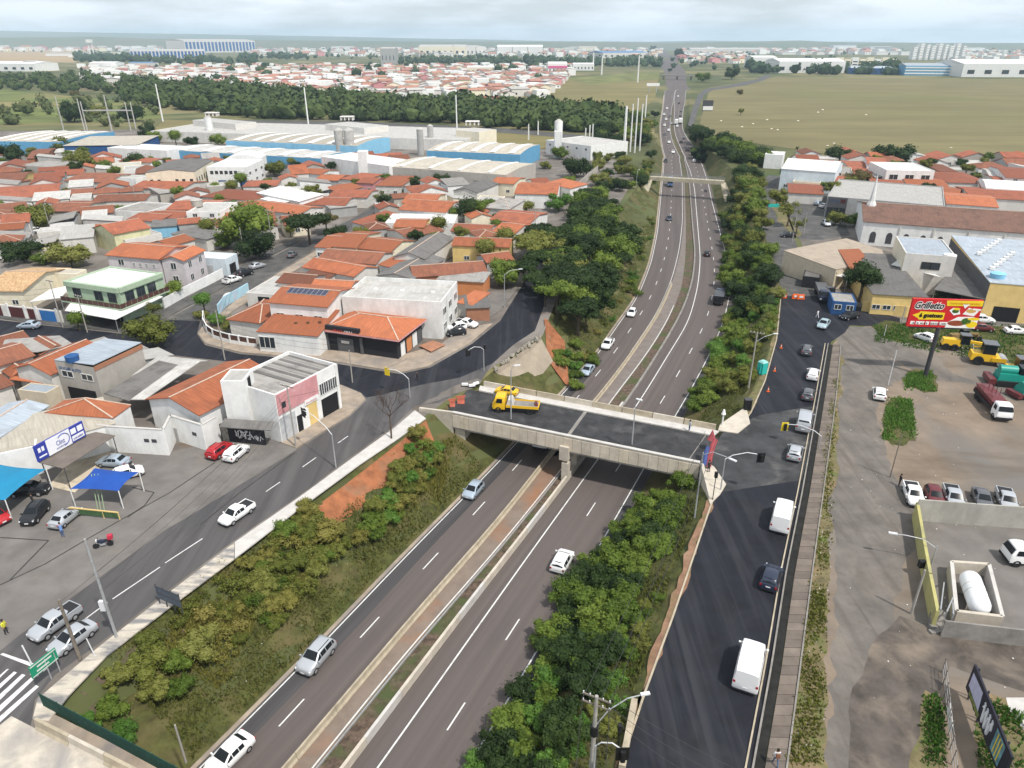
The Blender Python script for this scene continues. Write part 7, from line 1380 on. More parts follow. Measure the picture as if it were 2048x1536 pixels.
def paver(label,p,ang,m,s=1.0):
 t=thing('paving_machine',label,'paver');B=lambda mb,nm,mm,sm=None:mb.build(nm,mm,t,smooth=sm,world=False)
 B(MB().box((0,0,.6),(3.2,1.9,1.1),0,(.9,.9)),'body',m);B(MB().tube([(-1.4,0,2.0),(.6,0,2.0)],.6,14),'tank',m,40);B(MB().box((1.3,0,1.7),(1.0,1.7,.9),0,(.9,.9)),'cab',M_cgl)
 B(MB().bar((1.6,0,.7),(3.6,0,1.6),.7,.2),'conveyor',C_bk);B(MB().box((-2.2,0,.3),(.8,2.6,.7)),'screed',C_mr)
 for s_ in(-1,1):B(MB().loft([[(x,s_*y,z)for x,z in((-1.5,.1),(1.5,.1),(1.75,.45),(1.4,.8),(-1.4,.8),(-1.75,.45))]for y in(.95,1.3)]),'crawler_track',M_tyre)
 return put(t,p,ang,s)
grader('yellow road grader nearer the billboard pole',G(1925,700),-.30,C_ye,1.0);roller('yellow road machine with a black cab right of the grader',G(1978,728),-.35,C_ye,1.35);roller('pale yellow road roller cut by the right edge',G(2044,752),-.2,C_ye,1.15)
grader('old grey-topped machine behind the yellow grader',G(1924,682),.2,mat('rusty_yellow',(.22,.15,.06),.8,.25,2),.8)
paver('green paving machine with a tank near the maroon truck',G(2014,768),-.25,C_gn,1.25);paver('second green paving machine cut by the right edge',G(2050,792),.2,C_gn,1.0)
def moto(label,p,ang,boxm=None,s=1.0):
 t=thing('motorcycle',label,'motorcycle');B=lambda mb,nm,mm,sm=None:mb.build(nm,mm,t,smooth=sm,world=False)
 for x in(-.65,.68):
  mb=MB();mb.loft([[Vector((x+math.cos(a)*rr,k,.31+math.sin(a)*rr))for a in(2*math.pi*j/14 for j in range(14))]for k,rr in((-.06,.2),(-.06,.30),(0,.32),(.06,.30),(.06,.2))]);B(mb,'wheel',M_tyre,40)
 B(MB().loft([[(x,y,z)for y,z in((-w,z0),(w,z0),(w*.8,z1),(-w*.8,z1))]for x,w,z0,z1 in((-.85,.06,.72,.84),(-.3,.14,.62,.84),(.1,.16,.55,.98),(.45,.10,.7,.95))]),'tank',C_nv,40);B(MB().box((-.45,0,.8),(.7,.26,.1),0,(.95,.8)),'seat',M_trim);B(MB().box((0,0,.3),(.5,.26,.34)),'engine',M_met)
 B(MB().tube([(.62,0,.35),(.42,0,1.05)],.05,6),'fork',M_met);B(MB().tube([(.36,-.35,1.1),(.44,0,1.06),(.36,.35,1.1)],.025,5),'handlebar',M_trim);B(MB().box((.52,0,.88),(.12,.2,.18)),'headlight',M_hl)
 if boxm:B(MB().box((-.8,0,.9),(.48,.46,.45)),'delivery_box',boxm)
 return put(t,p,ang,s)
moto('parked motorcycle with a red delivery box on the forecourt',G(208,1094),3.5,mat('red_box',(.45,.03,.06),.5,.05,3),1.05)
moto('dark motorcycle on the right carriageway below the footbridge',GH(1411,384),1.75,None,1.1)
def person(label,p,ang,shirt,trousers,pose='stand',hair=(.02,.015,.012),skin=(.30,.17,.11),bag=None):
 t=thing('person',label,'person',p,ang);ca=.16 if pose=='walk' else .03
 arm=[(.02,.20,1.40),(.05,.26,1.12),(.12,.25,.90)]if pose!='bend' else[(.25,.19,1.22),(.48,.22,1.02),(.62,.16,.95)]
 lean=.25 if pose=='bend' else 0
 V=[(0,0,.93),(.02+lean*.5,0,1.18),(.01+lean,0,1.42),(.03+lean*1.2,0,1.52),(.05+lean*1.35,0,1.66),(.06+lean*1.4,0,1.75)]
 Rr=[.145,.13,.12,.06,.10,.075];E=[(0,1),(1,2),(2,3),(3,4),(4,5)]
 for s in(1,-1):
  o=len(V);V+=[(lean if pose!='bend' else .2,s*.19,1.42)]+[(x+(0 if pose=='bend' else 0),s*y,z)for x,y,z in arm[1:]]+[(arm[-1][0]+.06,s*arm[-1][1],arm[-1][2]-.09)];Rr+=[.06,.045,.035,.03];E+=[(2,o),(o,o+1),(o+1,o+2),(o+2,o+3)]
  o=len(V);V+=[(0,s*.09,.88),(ca*s+.03,s*.10,.48),(ca*s*1.6-.04,s*.10,.09),(ca*s*1.6+.12,s*.11,.04)];Rr+=[.09,.062,.045,.038];E+=[(0,o),(o,o+1),(o+1,o+2),(o+2,o+3)]
 me=bpy.data.meshes.new('body');me.from_pydata(V,E,[]);ob=bpy.data.objects.new('body',me);COL.objects.link(ob)
 sk=ob.modifiers.new('skin','SKIN')
 for v,r in zip(me.skin_vertices[0].data,Rr):v.radius=(r,r*(1.25 if r>.11 else 1))
 me.skin_vertices[0].data[0].use_root=True
 ss=ob.modifiers.new('sub','SUBSURF');ss.levels=1
 dg=bpy.context.evaluated_depsgraph_get();nm=bpy.data.meshes.new_from_object(ob.evaluated_get(dg),depsgraph=dg);ob.modifiers.clear();ob.data=nm;ob.parent=t
 for m in(mat('skin_tone',skin,.6,0),shirt,trousers,mat('shoe',(.03,.03,.03),.7,0)):nm.materials.append(m)
 for f in nm.polygons:
  c=f.center;f.material_index=3 if c.z<.10 else 2 if c.z<.95 and abs(c.y)<.2 else 0 if c.z>1.50 or(abs(c.y)>.17 and c.z<1.12)or(pose=='bend' and c.x>.45 and c.z<1.1)else 1;f.use_smooth=True
 hx=.06+lean*1.4
 MB().loft([[(hx-.03+math.cos(a)*r,math.sin(a)*r,z)for a in(2*math.pi*k/10 for k in range(10))]for z,r in((1.62,.10),(1.70,.115),(1.78,.10),(1.83,.05))]).build('hair',mat('dark_hair',hair,.7,0),t,smooth=180,world=False).location.x=-.02
 if bag:MB().box((-.17,0,1.02),(.16,.3,.42),0,(.8,.85)).build('backpack',bag,t,world=False)
 return t
c_=lambda n,c:mat('cloth_'+n,c,.9,0)
person('person in white walking on the slab walkway with a brown backpack',G(1550,1530,.12),1.5,c_('white',(.7,.7,.72)),c_('denim',(.08,.12,.22)),'walk',bag=c_('brown',(.20,.09,.05)))
person('person in white crossing the fresh asphalt near the cones',G(1634,636),2.2,c_('white',(.7,.7,.72)),c_('white',(.7,.7,.72)),'walk')
person('worker in pale clothes on the overpass walkway',G(1378,862,.17),.4,c_('pale_grey',(.5,.55,.56)),c_('denim',(.08,.12,.22)))
person('man in a blue shirt bending over the trunk of the silver sedan',G(127,1074),2.2,c_('blue',(.12,.22,.45)),c_('denim',(.08,.12,.22)),'bend')
person('person in dark clothes under the turquoise canopy',G(68,1012),1.0,c_('dark',(.03,.03,.035)),c_('grey',(.2,.2,.2)),'walk')
person('person in black waiting on the corner near the yellow backed traffic light',G(835,762),2.5,c_('dark',(.03,.03,.035)),c_('dark',(.03,.03,.035)))
person('person in black standing under the red and blue inflatable',G(1417,944,.15),2.0,c_('dark',(.03,.03,.035)),c_('dark',(.03,.03,.035)))
person('person in yellow vest at the left kerb of the avenue',G(14,1268),0,c_('yellow',(.6,.6,.05)),c_('dark',(.03,.03,.035)))
person('person at the worn grass edge of the dirt lot',G(1797,972),0,c_('dark',(.03,.03,.035)),c_('dark',(.03,.03,.035)))
M_pole=mat('concrete_pole',(.34,.32,.29),.85,.12,2);M_wood=mat('weathered_pole',(.20,.17,.14),.9,.2,3);M_lamp=mat('lamp_head',(.62,.63,.64),.4,0);M_blk=mat('signal_black',(.012,.012,.013),.5,0);M_yel=mat('signal_yellow',(.75,.55,.02),.5,.05,2)
def hpx(p,py):
 lo,hi=0.,60.
 for _ in range(40):
  m=(lo+hi)/2;q=Vector((p.x,p.y,p.z+m));d=q.y*CP-(q.z-CH)*SP;v=768-FPX*(q.y*SP+(q.z-CH)*CP)/d
  if v>py:lo=m
  else:hi=m
 return lo
def lamp_post(label,base,top,head,z0=0.,m=None,cat='street lamp'):
 """base, top = pixels of foot and shoulder; head = pixel of the lamp"""
 p=G(*base,z0);h=hpx(p,top);t=thing('street_lamp',label,cat,p);m=m or M_met
 MB().tube([p,p+Vector((0,0,h*.5)),p+Vector((0,0,h))],.10,8,.06).build('pole',m,t,smooth=60)
 q=G(*head,z0+h+.5);s=p+Vector((0,0,h));d=q-s
 if Vector((d.x,d.y)).length>6:d=d*(6/Vector((d.x,d.y)).length)
 d.z=.6;MB().tube([s-Vector((0,0,.3)),s+d*.35+Vector((0,0,.35)),s+d*.8+Vector((0,0,.2)),s+d],.045,6).build('arm',m,t,smooth=60)
 e=s+d;k=Vector((d.x,d.y,0)).normalized();MB().bar(e-k*.1,e+k*.75,.28,.12).build('lamp_head',M_lamp,t);return t
lamp_post('white lamp post at the left edge of the overpass parapet',(1022,838),740,(1030,733),.9)
lamp_post('slim lamp post near the middle of the overpass parapet',(1264,888),806,(1274,800),.9)
lamp_post('tall lamp post at the right abutment of the overpass',(1389,1035),905,(1460,920))
lamp_post('lamp post by the dark new street in front of the trees',(1009,615),548,(1038,540))
lamp_post('curved lamp on the yellow-green wall beside the tank',(1862,1130),1092,(1792,1070))
lamp_post('curved lamp behind the row of parked cars on the lot',(1822,910),870,(1888,864))if False else None
lamp_post('lamp at the footbridge left end',(1272,378),345,(1278,340))
def utility_pole(label,base,top,arms=2,z0=0.,m=None,r=.16,dirv=None,name='utility_pole'):
 p=G(*base,z0)if not isinstance(base,Vector)else base;h=hpx(p,top);t=thing(name,label,'utility pole',p);MB().tube([p,p+Vector((0,0,h*.5)),p+Vector((0,0,h))],r,8,r*.7).build('pole',m or M_pole,t,smooth=60)
 dv=dirv or Vector((.9,-.44,0))
 for k in range(arms):
  z=h-.25-.75*k;MB().bar(p+Vector((0,0,z))-dv*1.1,p+Vector((0,0,z))+dv*1.1,.1,.12).build('crossarm',M_wood,t)
  for s in(-1,-.5,.5,1):MB().cyl(p+Vector((0,0,z+.12))+dv*s,.05,.16,6).build('insulator',M_lamp,t)
 return t,p+Vector((0,0,h))
up1,U1=utility_pole('big concrete utility pole with crossarms, transformer collar and lamp at the bottom',(1183,1536),1392,2,-.3,r=.2)
MB().cyl(U1-Vector((0,0,4.0)),.32,.9,10).build('cable_collar',M_blk,up1)
q=U1-Vector((0,0,3.2));d=Vector((.98,.2,0));MB().tube([q,q+d*1.0+Vector((0,0,1.5)),q+d*2.4+Vector((0,0,2.4)),q+d*3.4+Vector((0,0,2.5))],.05,6).build('lamp_arm',M_met,up1);MB().bar(q+d*3.4+Vector((0,0,2.5)),q+d*4.1+Vector((0,0,2.5)),.26,.12).build('lamp_head',M_lamp,up1)
up2,U2=utility_pole('grey pole with a crossarm beside the teal portable toilet',(1497,776),664,1,r=.14);MB().tube([U2-Vector((0,0,1.6)),U2+Vector((1.2,0,-.8)),U2+Vector((2.6,.2,-.4))],.045,6).build('lamp_arm',M_met,up2);MB().bar(U2+Vector((2.6,.2,-.4)),U2+Vector((3.3,.2,-.4)),.25,.1).build('lamp_head',M_lamp,up2)
up3,U3=utility_pole('leaning wooden pole beside the silver cars at the crossing',(160,1318),1200,0,.13,M_wood,.17)
up4,U4=utility_pole('white based pole in front of the pink corner shop',(592,893),770,1,.1,M_pole,.13)
for k,(b,tp,l)in enumerate((((175,665),590,'street pole in front of the white shop canopy'),((450,720),622,'pole in front of the curved garden wall'),((126,655),560,'double pole by the blue garage door'),((490,520),455,'pole at the corner of the white garage'),((104,470),408,'pole by the rough render wall'),((547,505),420,'pole left of the spreading dark tree'),((276,420),370,'pole by the dark car in the upper houses'),((862,385),335,'pole beside the bushy far street trees'),((1070,470),420,'pole beside the clipped hedge'),((1178,345),318,'lamp pole at the top of the wall path'),((705,765),700,'thin pole on the corner pavement by the pink shop'),((1583,490),425,'dark pole on the verge tip of the old road'),((1606,470),425,'pole by the thin verge tree'),((1768,612),560,'pole by the yellow front of the grey workshop'),((1802,650),612,'pole left of the billboard'))):
 utility_pole(l,b,tp,1 if k in(0,2,5)else 0,0,M_pole,.12)
utility_pole('slanted thin white pole standing in the weed island',(1776,770),700,0,0,M_lamp,.07,name='pole');utility_pole('thin dark post on the dirt lot behind the parked cars',(1780,955),868,0,0,M_wood,.08,name='pole');utility_pole('pale leaning pole beside the yellow-green wall',(1822,1228),1140,0,0,M_pole,.13,name='pole');utility_pole('thin post with a white knob among the weeds left of the billboard',(1768,672),650,0,0,M_lamp,.06,name='pole')
utility_pole('tall grey pole with a white box at the avenue kerb',(233,1274),1078,0,.13,M_met,.14,name='pole');c=G(233,1274,.13);tb=thing('meter_box','white box fixed to the tall grey pole','box',c);MB().box((c.x-.35,c.y,3.4),(.45,.3,1.1)).build('case',M_lamp,tb)
utility_pole('leaning grey post in the grass by the bottom edge',(372,1525),1450,0,-2.5,M_pole,.1,name='pole')
for k,(x,y0,y1,l)in enumerate(((326,243,168,'tall white lattice-free mast left of the wood'),(619,267,175,'tall white mast rising from the sky blue hall'),(915,292,190,'tall white mast above the right hand factory hall'),(1248,300,212,'first of the row of tall white masts by the highway, thickest'),(1260,304,208,'second of the row of tall white masts by the highway'),(1269,306,196,'third and tallest of the row of white masts by the highway'),(1279,302,208,'fourth of the row of white masts by the highway'),(1289,250,190,'white mast farther back beside the brown field'),(1057,280,248,'short white mast near the factory office, left'),(1076,270,242,'short white mast near the factory office, right'),(1170,296,256,'left mast of the factory yard frame'),(1178,296,250,'middle mast of the factory yard frame'),(1184,296,248,'right mast of the factory yard frame'),(1275,165,110,'white mast at the end of the brown field'),(1203,150,112,'far mast left of the brown field end'),(1186,140,105,'far thin mast over the far town'))):
 p=G(x,y0);h=hpx(p,y1);t=thing('mast',l,'mast',p);w=max(.28,(1.6 if k!=3 else 3)/ppm(p));MB().tube([p,p+Vector((0,0,h))],w,6,w*.7).build('shaft',P_wh,t)
def signal(label,base,top,head,back=None,z0=.1,hz=5.2,housing=(.3,.3,1.0),face=None):
 p=G(*base,z0);h=hpx(p,top);t=thing('traffic_light',label,'traffic light',p);q=G(*head,z0+h*.97);s=p+Vector((0,0,h*.86))
 MB().tube([p,s],.09,8,.07).build('pole',M_met,t);MB().tube([s,s+(q-s)*.2+Vector((0,0,.5)),s+(q-s)*.6+Vector((0,0,.75)),q+Vector((0,0,.3))],.05,6).build('arm',M_lamp,t)
 f=face or math.atan2((q-s).y,(q-s).x)+math.pi/2
 if back:MB().box((q.x,q.y,q.z-.75),(.06,.95,1.3),f).build('backing_board',back,t)
 k=Vector((math.cos(f),math.sin(f),0))*.2;MB().box((q.x-k.x,q.y-k.y,q.z-.6),(.24,.36,1.0),f).build('housing',M_blk,t)
 for i in range(3):MB().box((q.x-k.x*1.7,q.y-k.y*1.7,q.z-.55+i*.32),(.1,.22,.2),f).build('lens_hood',M_blk,t)
 return t
signal('traffic light with a yellow backing reaching over the avenue corner',(820,795),752,(774,742),M_yel)
signal('traffic light with a yellow backing hanging over the service road',(1637,898),868,(1570,852),M_yel,face=1.6)
signal('black traffic light on a long arm at the overpass junction',(1441,980),908,(1522,914),M_blk,face=1.6)
signal('black traffic light over the lane by the pink shop',(672,935),858,(606,824),M_blk)
signal('pair of black signals on the pole by the retaining slab',(968,742),692,(936,704),M_blk)
signal('black traffic light over the fresh asphalt at the bottom',(1186,1560),1480,(1245,1506),M_blk,face=1.6)
for b,tp,l in(((1425,1000),945,'pedestrian signal post at the right wing wall'),((970,735),690,'pedestrian signal post above the retaining slab'),((1236,1500),1450,'black signal box on a thin post at the bottom kerb')):
 p=G(*b,.1);h=hpx(p,tp);t=thing('pedestrian_signal',l,'traffic light',p);MB().cyl(p,.05,h,6).build('post',M_blk,t);MB().box(p+Vector((0,0,h-.7)),(.34,.34,.75)).build('housing',M_blk,t)
gs=thing('road_sign','green and white direction sign on posts beside the crossing','sign',G(100,1378));a,b=G(75,1382,.1),G(126,1340,.1);e=(b-a).normalized();n=-perp(e)
for f in(.55,.9):c=a+(b-a)*f;MB().cyl(c,.05,2.4,6).build('post',M_met,gs)
MB().bar(up(a,1.5),up(b,1.5),.06,1.3).build('panel',mat('sign_green',(.01,.24,.13),.5,.05,2),gs)
for s in(1,-1):
 for z0,z1,f0,f1 in((2.62,2.72,.03,.97),(1.58,1.66,.03,.97),(2.25,2.4,.25,.8),(1.85,2.0,.2,.66)):MB().bar(up(a+(b-a)*f0,z0)+n*s*.05,up(a+(b-a)*f1,z0)+n*s*.05,.02,z1-z0).build('print',M_white,gs)
MB().bar(up(a+(b-a)*.1,1.9)+n*-.05,up(a+(b-a)*.16,2.3)+n*-.05,.02,.3).build('arrow',M_white,gs)
wp=thing('sign_post','slanted pale post in front of the silver sedan at the stop line','post',G(76,1352));p=G(76,1352,.1);MB().tube([p,p+Vector((-.5,.2,3.4))],.06,6).build('shaft',M_lamp,wp)
wp=thing('sign_post','short white post on the pavement beside the silver sedan','post',G(190,1312));p=G(190,1312,.13);MB().tube([p,p+Vector((-.3,.1,2.0))],.05,6).build('shaft',M_lamp,wp)
pb=thing('framed_panel','dark framed hoarding panel standing on the pavement edge','panel',G(340,1215));a,b=G(320,1208,.1),G(366,1228,.1);d=(b-a).normalized()
MB().bar(up(a,.9),up(b,.9),.04,1.5).build('board',mat('slate_board',(.09,.11,.14),.7,.15,2),pb)
for f in(0,.33,.66,1):MB().bar(a+(b-a)*f,a+(b-a)*f+Vector((0,.01,2.5)),.08,.08,(0,1,0)).build('post',M_frd,pb)
for z in(.9,1.65,2.4):MB().bar(up(a,z),up(b,z),.1,.07).build('rail',M_frd,pb)
bbd=thing('billboard','large red restaurant billboard with a plate of food on a thick dark pole','billboard',G(1850,752));p0=G(1850,752);hb,ht=hpx(p0,655),hpx(p0,600)
MB().tube([p0,p0+Vector((0,0,hb))],.36,12,.31).build('pole',mat('dark_steel',(.05,.05,.055),.6,.15,2),bbd)
pl=G(1810,640,hb);pr=G(1940,657,hb);c=p0+Vector((0,0,hb));e=Vector((1,-.10,0)).normalized();n=Vector((e.y,-e.x,0));
if n.y>0:n=-n
k=ppm(c);Wd=132/k;Hd=52/k*1.12;a=c-e*(Wd*.46)-n*.1
def bp(u,v,off=.0):return a+e*(Wd*u)+Vector((0,0,Hd*v))+n*off
MB().add([bp(0,0),bp(1,0),bp(1,1),bp(0,1),bp(0,0,-.5),bp(1,0,-.5),bp(1,1,-.5),bp(0,1,-.5)],[(0,1,2,3),(7,6,5,4),(0,4,5,1),(1,5,6,2),(2,6,7,3),(3,7,4,0)]).build('board',mat('billboard_red',(.56,.018,.02),.5,.04,1),bbd)
B_y=mat('billboard_yellow',(.80,.58,.02),.5,.03,1);B_w=mat('billboard_white',(.80,.79,.76),.5,.02,1);B_k=mat('billboard_black',(.012,.01,.01),.5,0)
def bq(pts,m,nm='print',off=.02):MB().poly([bp(u,v,off)for u,v in pts]).build(nm,m,bbd)
bq([(.50,.78),(1.0,.80),(1.0,.99),(.48,.97)],B_y);bq([(.04,.42),(.14,.30),(.14,.26),(.50,.28),(.50,.53),(.14,.56),(.14,.52)],B_y)
letters(bbd,'Grilletto',bp(.04,.66,.03),e,n,Hd*.34,B_w,Wd*.43,bold=.085*Hd*.34,shear=.3);letters(bbd,'Grilletto',bp(.047,.672,.05),e,n,Hd*.33,B_k,Wd*.415,bold=.022*Hd*.34,shear=.3)
letters(bbd,'é gostoso',bp(.14,.36,.04),e,n,Hd*.2,B_k,Wd*.34,bold=.01*Hd);letters(bbd,'TODO DIA NO CENTRO',bp(.53,.85,.04),e,n,Hd*.08,mat('billboard_orange',(.6,.2,.02),.5,0),Wd*.43)
for u0,u1 in((.04,.1),(.12,.24),(.26,.31),(.33,.44),(.46,.58)):bq([(u0,.08),(u1,.08),(u1,.2),(u0,.2)],B_w)
letters(bbd,'A 2 KM  SEGUIR',bp(.06,.105,.04),e,n,Hd*.08,B_k,Wd*.5)
def oval(u,v,ru,rv,m,off):bq([(u+math.cos(t)*ru,v+math.sin(t)*rv)for t in[2*math.pi*k/20 for k in range(20)]],m,'print',off)
bq([(.55,.0),(.98,.0),(1,.35),(.9,.42),(.7,.40),(.57,.2)],B_w,off=.025);oval(.70,.17,.13,.10,mat('steak_brown',(.30,.07,.03),.5,.2,3),.035);oval(.83,.25,.07,.12,mat('salad_green',(.05,.13,.02),.5,.3,3),.04);oval(.92,.14,.08,.12,B_y,.04);oval(.93,.34,.09,.05,B_y,.042)
bq([(.55,.62),(.63,.45),(.72,.50),(.68,.70),(.6,.72)],B_w,off=.03);oval(.64,.60,.05,.07,mat('salad_green',(0,0,0)),.036);oval(.65,.68,.05,.04,B_y,.037);bq([(.75,.50),(.92,.44),(.97,.62),(.82,.74)],B_w,off=.03);oval(.86,.62,.07,.07,mat('bread_tan',(.6,.36,.1),.5,.1,3),.036);bq([(.72,.86),(.82,.86),(.76,.70)],B_w,off=.034);bq([(.88,.66),(.99,.64),(.99,.70),(.88,.72)],B_w,off=.044)
MB().bar(bp(.05,-.06,-.3),bp(.98,-.06,-.3),.35,.25).build('walkway',M_frd,bbd)
b2=thing('billboard','dark billboard seen nearly edge on at the bottom right, with pale squiggle','billboard',G(1950,1440));a,b=G(1985,1555,0),G(1925,1390,0);e=(b-a).normalized();n=-perp(e);n=n if n.x<0 else-n
z0,z1=.9,3.6
MB().prism([a-e*1,b,b-n*.15,a-e*1-n*.15],z0,z1).build('board',mat('billboard_navy',(.018,.018,.03),.5,.1,1),b2);L=(b-a).length
def b2q(pts,m,off=.02):MB().poly([a+e*(L*u)+Vector((0,0,z0+(z1-z0)*v))+n*off for u,v in pts]).build('print',m,b2)
b2q([(.62,.2),(.95,.25),(.95,.8),(.66,.85)],mat('lavender_print',(.48,.48,.62),.5,.1,1));b2q([(.58,.05),(.9,.05),(.9,.2),(.58,.2)],mat('green_print',(.2,.24,.06),.5,.3,2));b2q([(.0,.1),(.22,.1),(.22,.9),(.0,.9)],mat('teal_print',(.12,.26,.3),.5,.3,2));
for u in(.05,.1,.15):b2q([(u,.15),(u+.015,.15),(u+.015,.85),(u,.85)],B_y,.04)
mb=MB();mb.tube([a+e*(L*(.30+.25*i/24))+Vector((0,0,z0+(z1-z0)*(.5+.32*math.sin(i*.9))))+n*.03 for i in range(25)],.11,5);mb.build('print',M_lamp,b2)
for u in(.05,.35,.65,.95):c=a+e*(L*u)-n*.3;MB().cyl((c.x,c.y,0),.08,z1,6).build('post',M_frd,b2);q=c-n*1.6;MB().tube([(q.x,q.y,0),(c.x,c.y,2.6)],.06,5).build('brace',M_wood,b2)
wf=thing('wire_fence','rough wire and post fence with white rags beside the dark billboard','fence',G(1895,1400));a,b=G(1883,1345),G(1905,1560)
for k in range(9):c=a+(b-a)*(k/8);MB().cyl(c,.05,1.7,5).build('post',M_wood,wf)
for z in(.5,1.0,1.5):MB().tube([up(a,z),up(b,z)],.02,4).build('wire',M_met,wf)
for k in(3,4):c=a+(b-a)*(k/8+.05);MB().bar(up(c,.4),up(c+(b-a)*.09,.35),.04,1.0).build('rag',P_of,wf)
pt=thing('portable_toilet','teal portable toilet cabin beside the service road','portable toilet',G(1523,746));c=G(1523,746,.1);M_teal=mat('teal_plastic',(.03,.42,.36),.5,.06,2)
MB().box(c,(1.2,1.2,2.0),.5,(.96,.96)).build('cabin',M_teal,pt);MB().box(c+Vector((0,0,2.0)),(1.25,1.25,.28),.5,(.6,.6)).build('roof',mat('teal_roof',(.25,.52,.48),.5,.05,2),pt);MB().box(c+Vector((-.30,-.53,.1)),(.06,.8,1.8),.5+1.57).build('door',mat('teal_door',(.02,.33,.30),.5,.05,2),pt)
M_cone=mat('cone_orange',(.75,.13,.02),.5,0)
for i,(x,y)in enumerate(((1536,783),(1549,742),(1562,696))):
 c=G(x,y,.02);t=thing('traffic_cone',['orange cone on the kerb side nearest the overpass','orange cone in the middle of the three by the toilet cabin','orange cone farthest from the overpass'][i],'cone',c,group='cones along the service road');MB().box(c,(.42,.42,.05)).build('base',M_cone,t);MB().tube([c+Vector((0,0,.05)),c+Vector((0,0,.35))],.16,10,.1).build('body',M_cone,t);MB().tube([c+Vector((0,0,.35)),c+Vector((0,0,.55))],.1,10,.07).build('band',P_wh,t);MB().tube([c+Vector((0,0,.55)),c+Vector((0,0,.8))],.07,10,.03).build('tip',M_cone,t)
for i,(x,y,w)in enumerate(((1568,596,1.0),(1590,597,1.4),(1601,598,1.6))):
 c=G(x,y,.03);t=thing('road_barrier',['small red and white barrier at the left of the closed old road','red and white barrier in the middle of the closed old road','orange barrel barrier at the closed old road'][i],'barrier',c)
 MB().box(c,(w,.45,1.0),0,(.9,.5)).build('body',M_cone,t);MB().box(c+Vector((0,-.24,.35)),(w*.5,.06,.4)).build('band',P_wh,t)
for i,(x,y,w)in enumerate(((922,806,1.1),(905,812,.8))):
 c=G(x,y,.05);t=thing('plastic_barrier',['orange-red plastic barrier in front of the recovery truck','orange-red plastic barrier at the left end of the near parapet'][i],'barrier',c);M_pb=mat('barrier_orange',(.50,.14,.09),.6,.12,2);MB().loft([[c+Vector((x_,y_,z))for y_,z in((-.3,0),(.3,0),(.12,.5),(.1,1.0),(-.1,1.0),(-.12,.5))]for x_ in(-w/2,w/2)]).build('body',M_pb,t);MB().bar(c+Vector((-w*.7,0,.9)),c+Vector((w*.7,0,1.1)),.08,.25).build('rail',M_pb,t)
for i,(x,y)in enumerate(((930,772),(944,774),(952,770))):
 c=G(x,y,.05);t=thing('concrete_block',['white block lying at the left end of the far parapet','white and black block next to the far parapet end','third pale block by the far parapet end'][i],'block',c);MB().box(c,(1.1,.45,.5),.3*i,(.9,.7)).build('body',P_wh,t);MB().box(c+Vector((0,0,-.01)),(1.16,.5,.18),.3*i).build('foot',M_trim,t)
it=thing('inflatable_tube','leaning red and blue inflatable advertising tube with a red ball at the junction','inflatable',G(1417,940));p=G(1417,935,.2)
MB().tube([p+Vector((-.1,0,.2)),p+Vector((.1,.5,1.4)),p+Vector((.5,1.1,2.6)),p+Vector((.9,1.5,3.4))],.42,10,.34).build('red_tube',mat('inflatable_red',(.36,.07,.08),.5,.1,2),it,smooth=60);MB().tube([p+Vector((-.6,0,.4)),p+Vector((-.45,.5,1.6)),p+Vector((-.1,1.0,2.6))],.32,10,.26).build('blue_tube',mat('inflatable_blue',(.06,.10,.28),.5,.1,2),it,smooth=60)
c=G(1424,872,2.2);MB().tube([c+Vector((0,0,z))for z in(-.5,-.3,.1,.5,.9)],.6,12,.05).build('ball',MATS['inflatable_red'],it,smooth=60);MB().tube([(c.x,c.y,0),(c.x,c.y,1.8)],.05,6).build('post',M_met,it)
bn=thing('utility_box','black cabinet on the pavement above the right end of the overpass','cabinet',G(1494,818));c=G(1494,818,.15);MB().box(c,(1.0,.8,1.6)).build('case',M_blk,bn);MB().box(c+Vector((0,0,1.6)),(1.1,.9,.1)).build('lid',M_frd,bn)
gl=thing('globe_lamp','short white post with a round white globe at the overpass end','lamp',G(1444,850));p=G(1444,850,.1);MB().cyl(p,.12,1.8,8).build('post',P_wh,gl);MB().tube([p+Vector((0,0,z))for z in(1.8,1.95,2.25,2.5)],.34,12,.12).build('globe',P_wh,gl,smooth=60)
bx=thing('control_box','black box fixed on the yellow-green wall','box',G(1838,1150));c=G(1842,1152);MB().box((c.x-.3,c.y,1.2),(.6,.5,.8)).build('case',M_blk,bx)
gr=thing('crossing_guard_wall','low tapered concrete upstand beside the bottom traffic light','wall',G(1265,1430));MB().bar(G(1268,1410,.0),G(1243,1545,.0),.5,.8).build('panel',M_conc_y,gr)
ds=thing('verge_sign','green long sign board on the verge of the old road','sign',G(1546,422));c=G(1546,424);MB().box((c.x,c.y,1.6),(3.6,.3,1.0)).build('board',M_teal,ds)
for s in(-1.4,1.4):MB().cyl((c.x+s,c.y,0),.08,1.6,6).build('post',M_met,ds)
def wire(label,A,B,sag=1.0,r=.022,name='cable'):
 A,B=Vector(A),Vector(B);pts=[A+(B-A)*(i/14)-Vector((0,0,sag*4*(i/14)*(1-i/14)))for i in range(15)]
 o=MB().tube(pts,r,4).build(name,mat('cable_black',(.035,.035,.035),.7,0));tag(o,label,'cable','overhead cables')
far=G(1408,975,0)+Vector((0,0,8));nr_=Vector((U1.x-5,8,U1.z-.5))
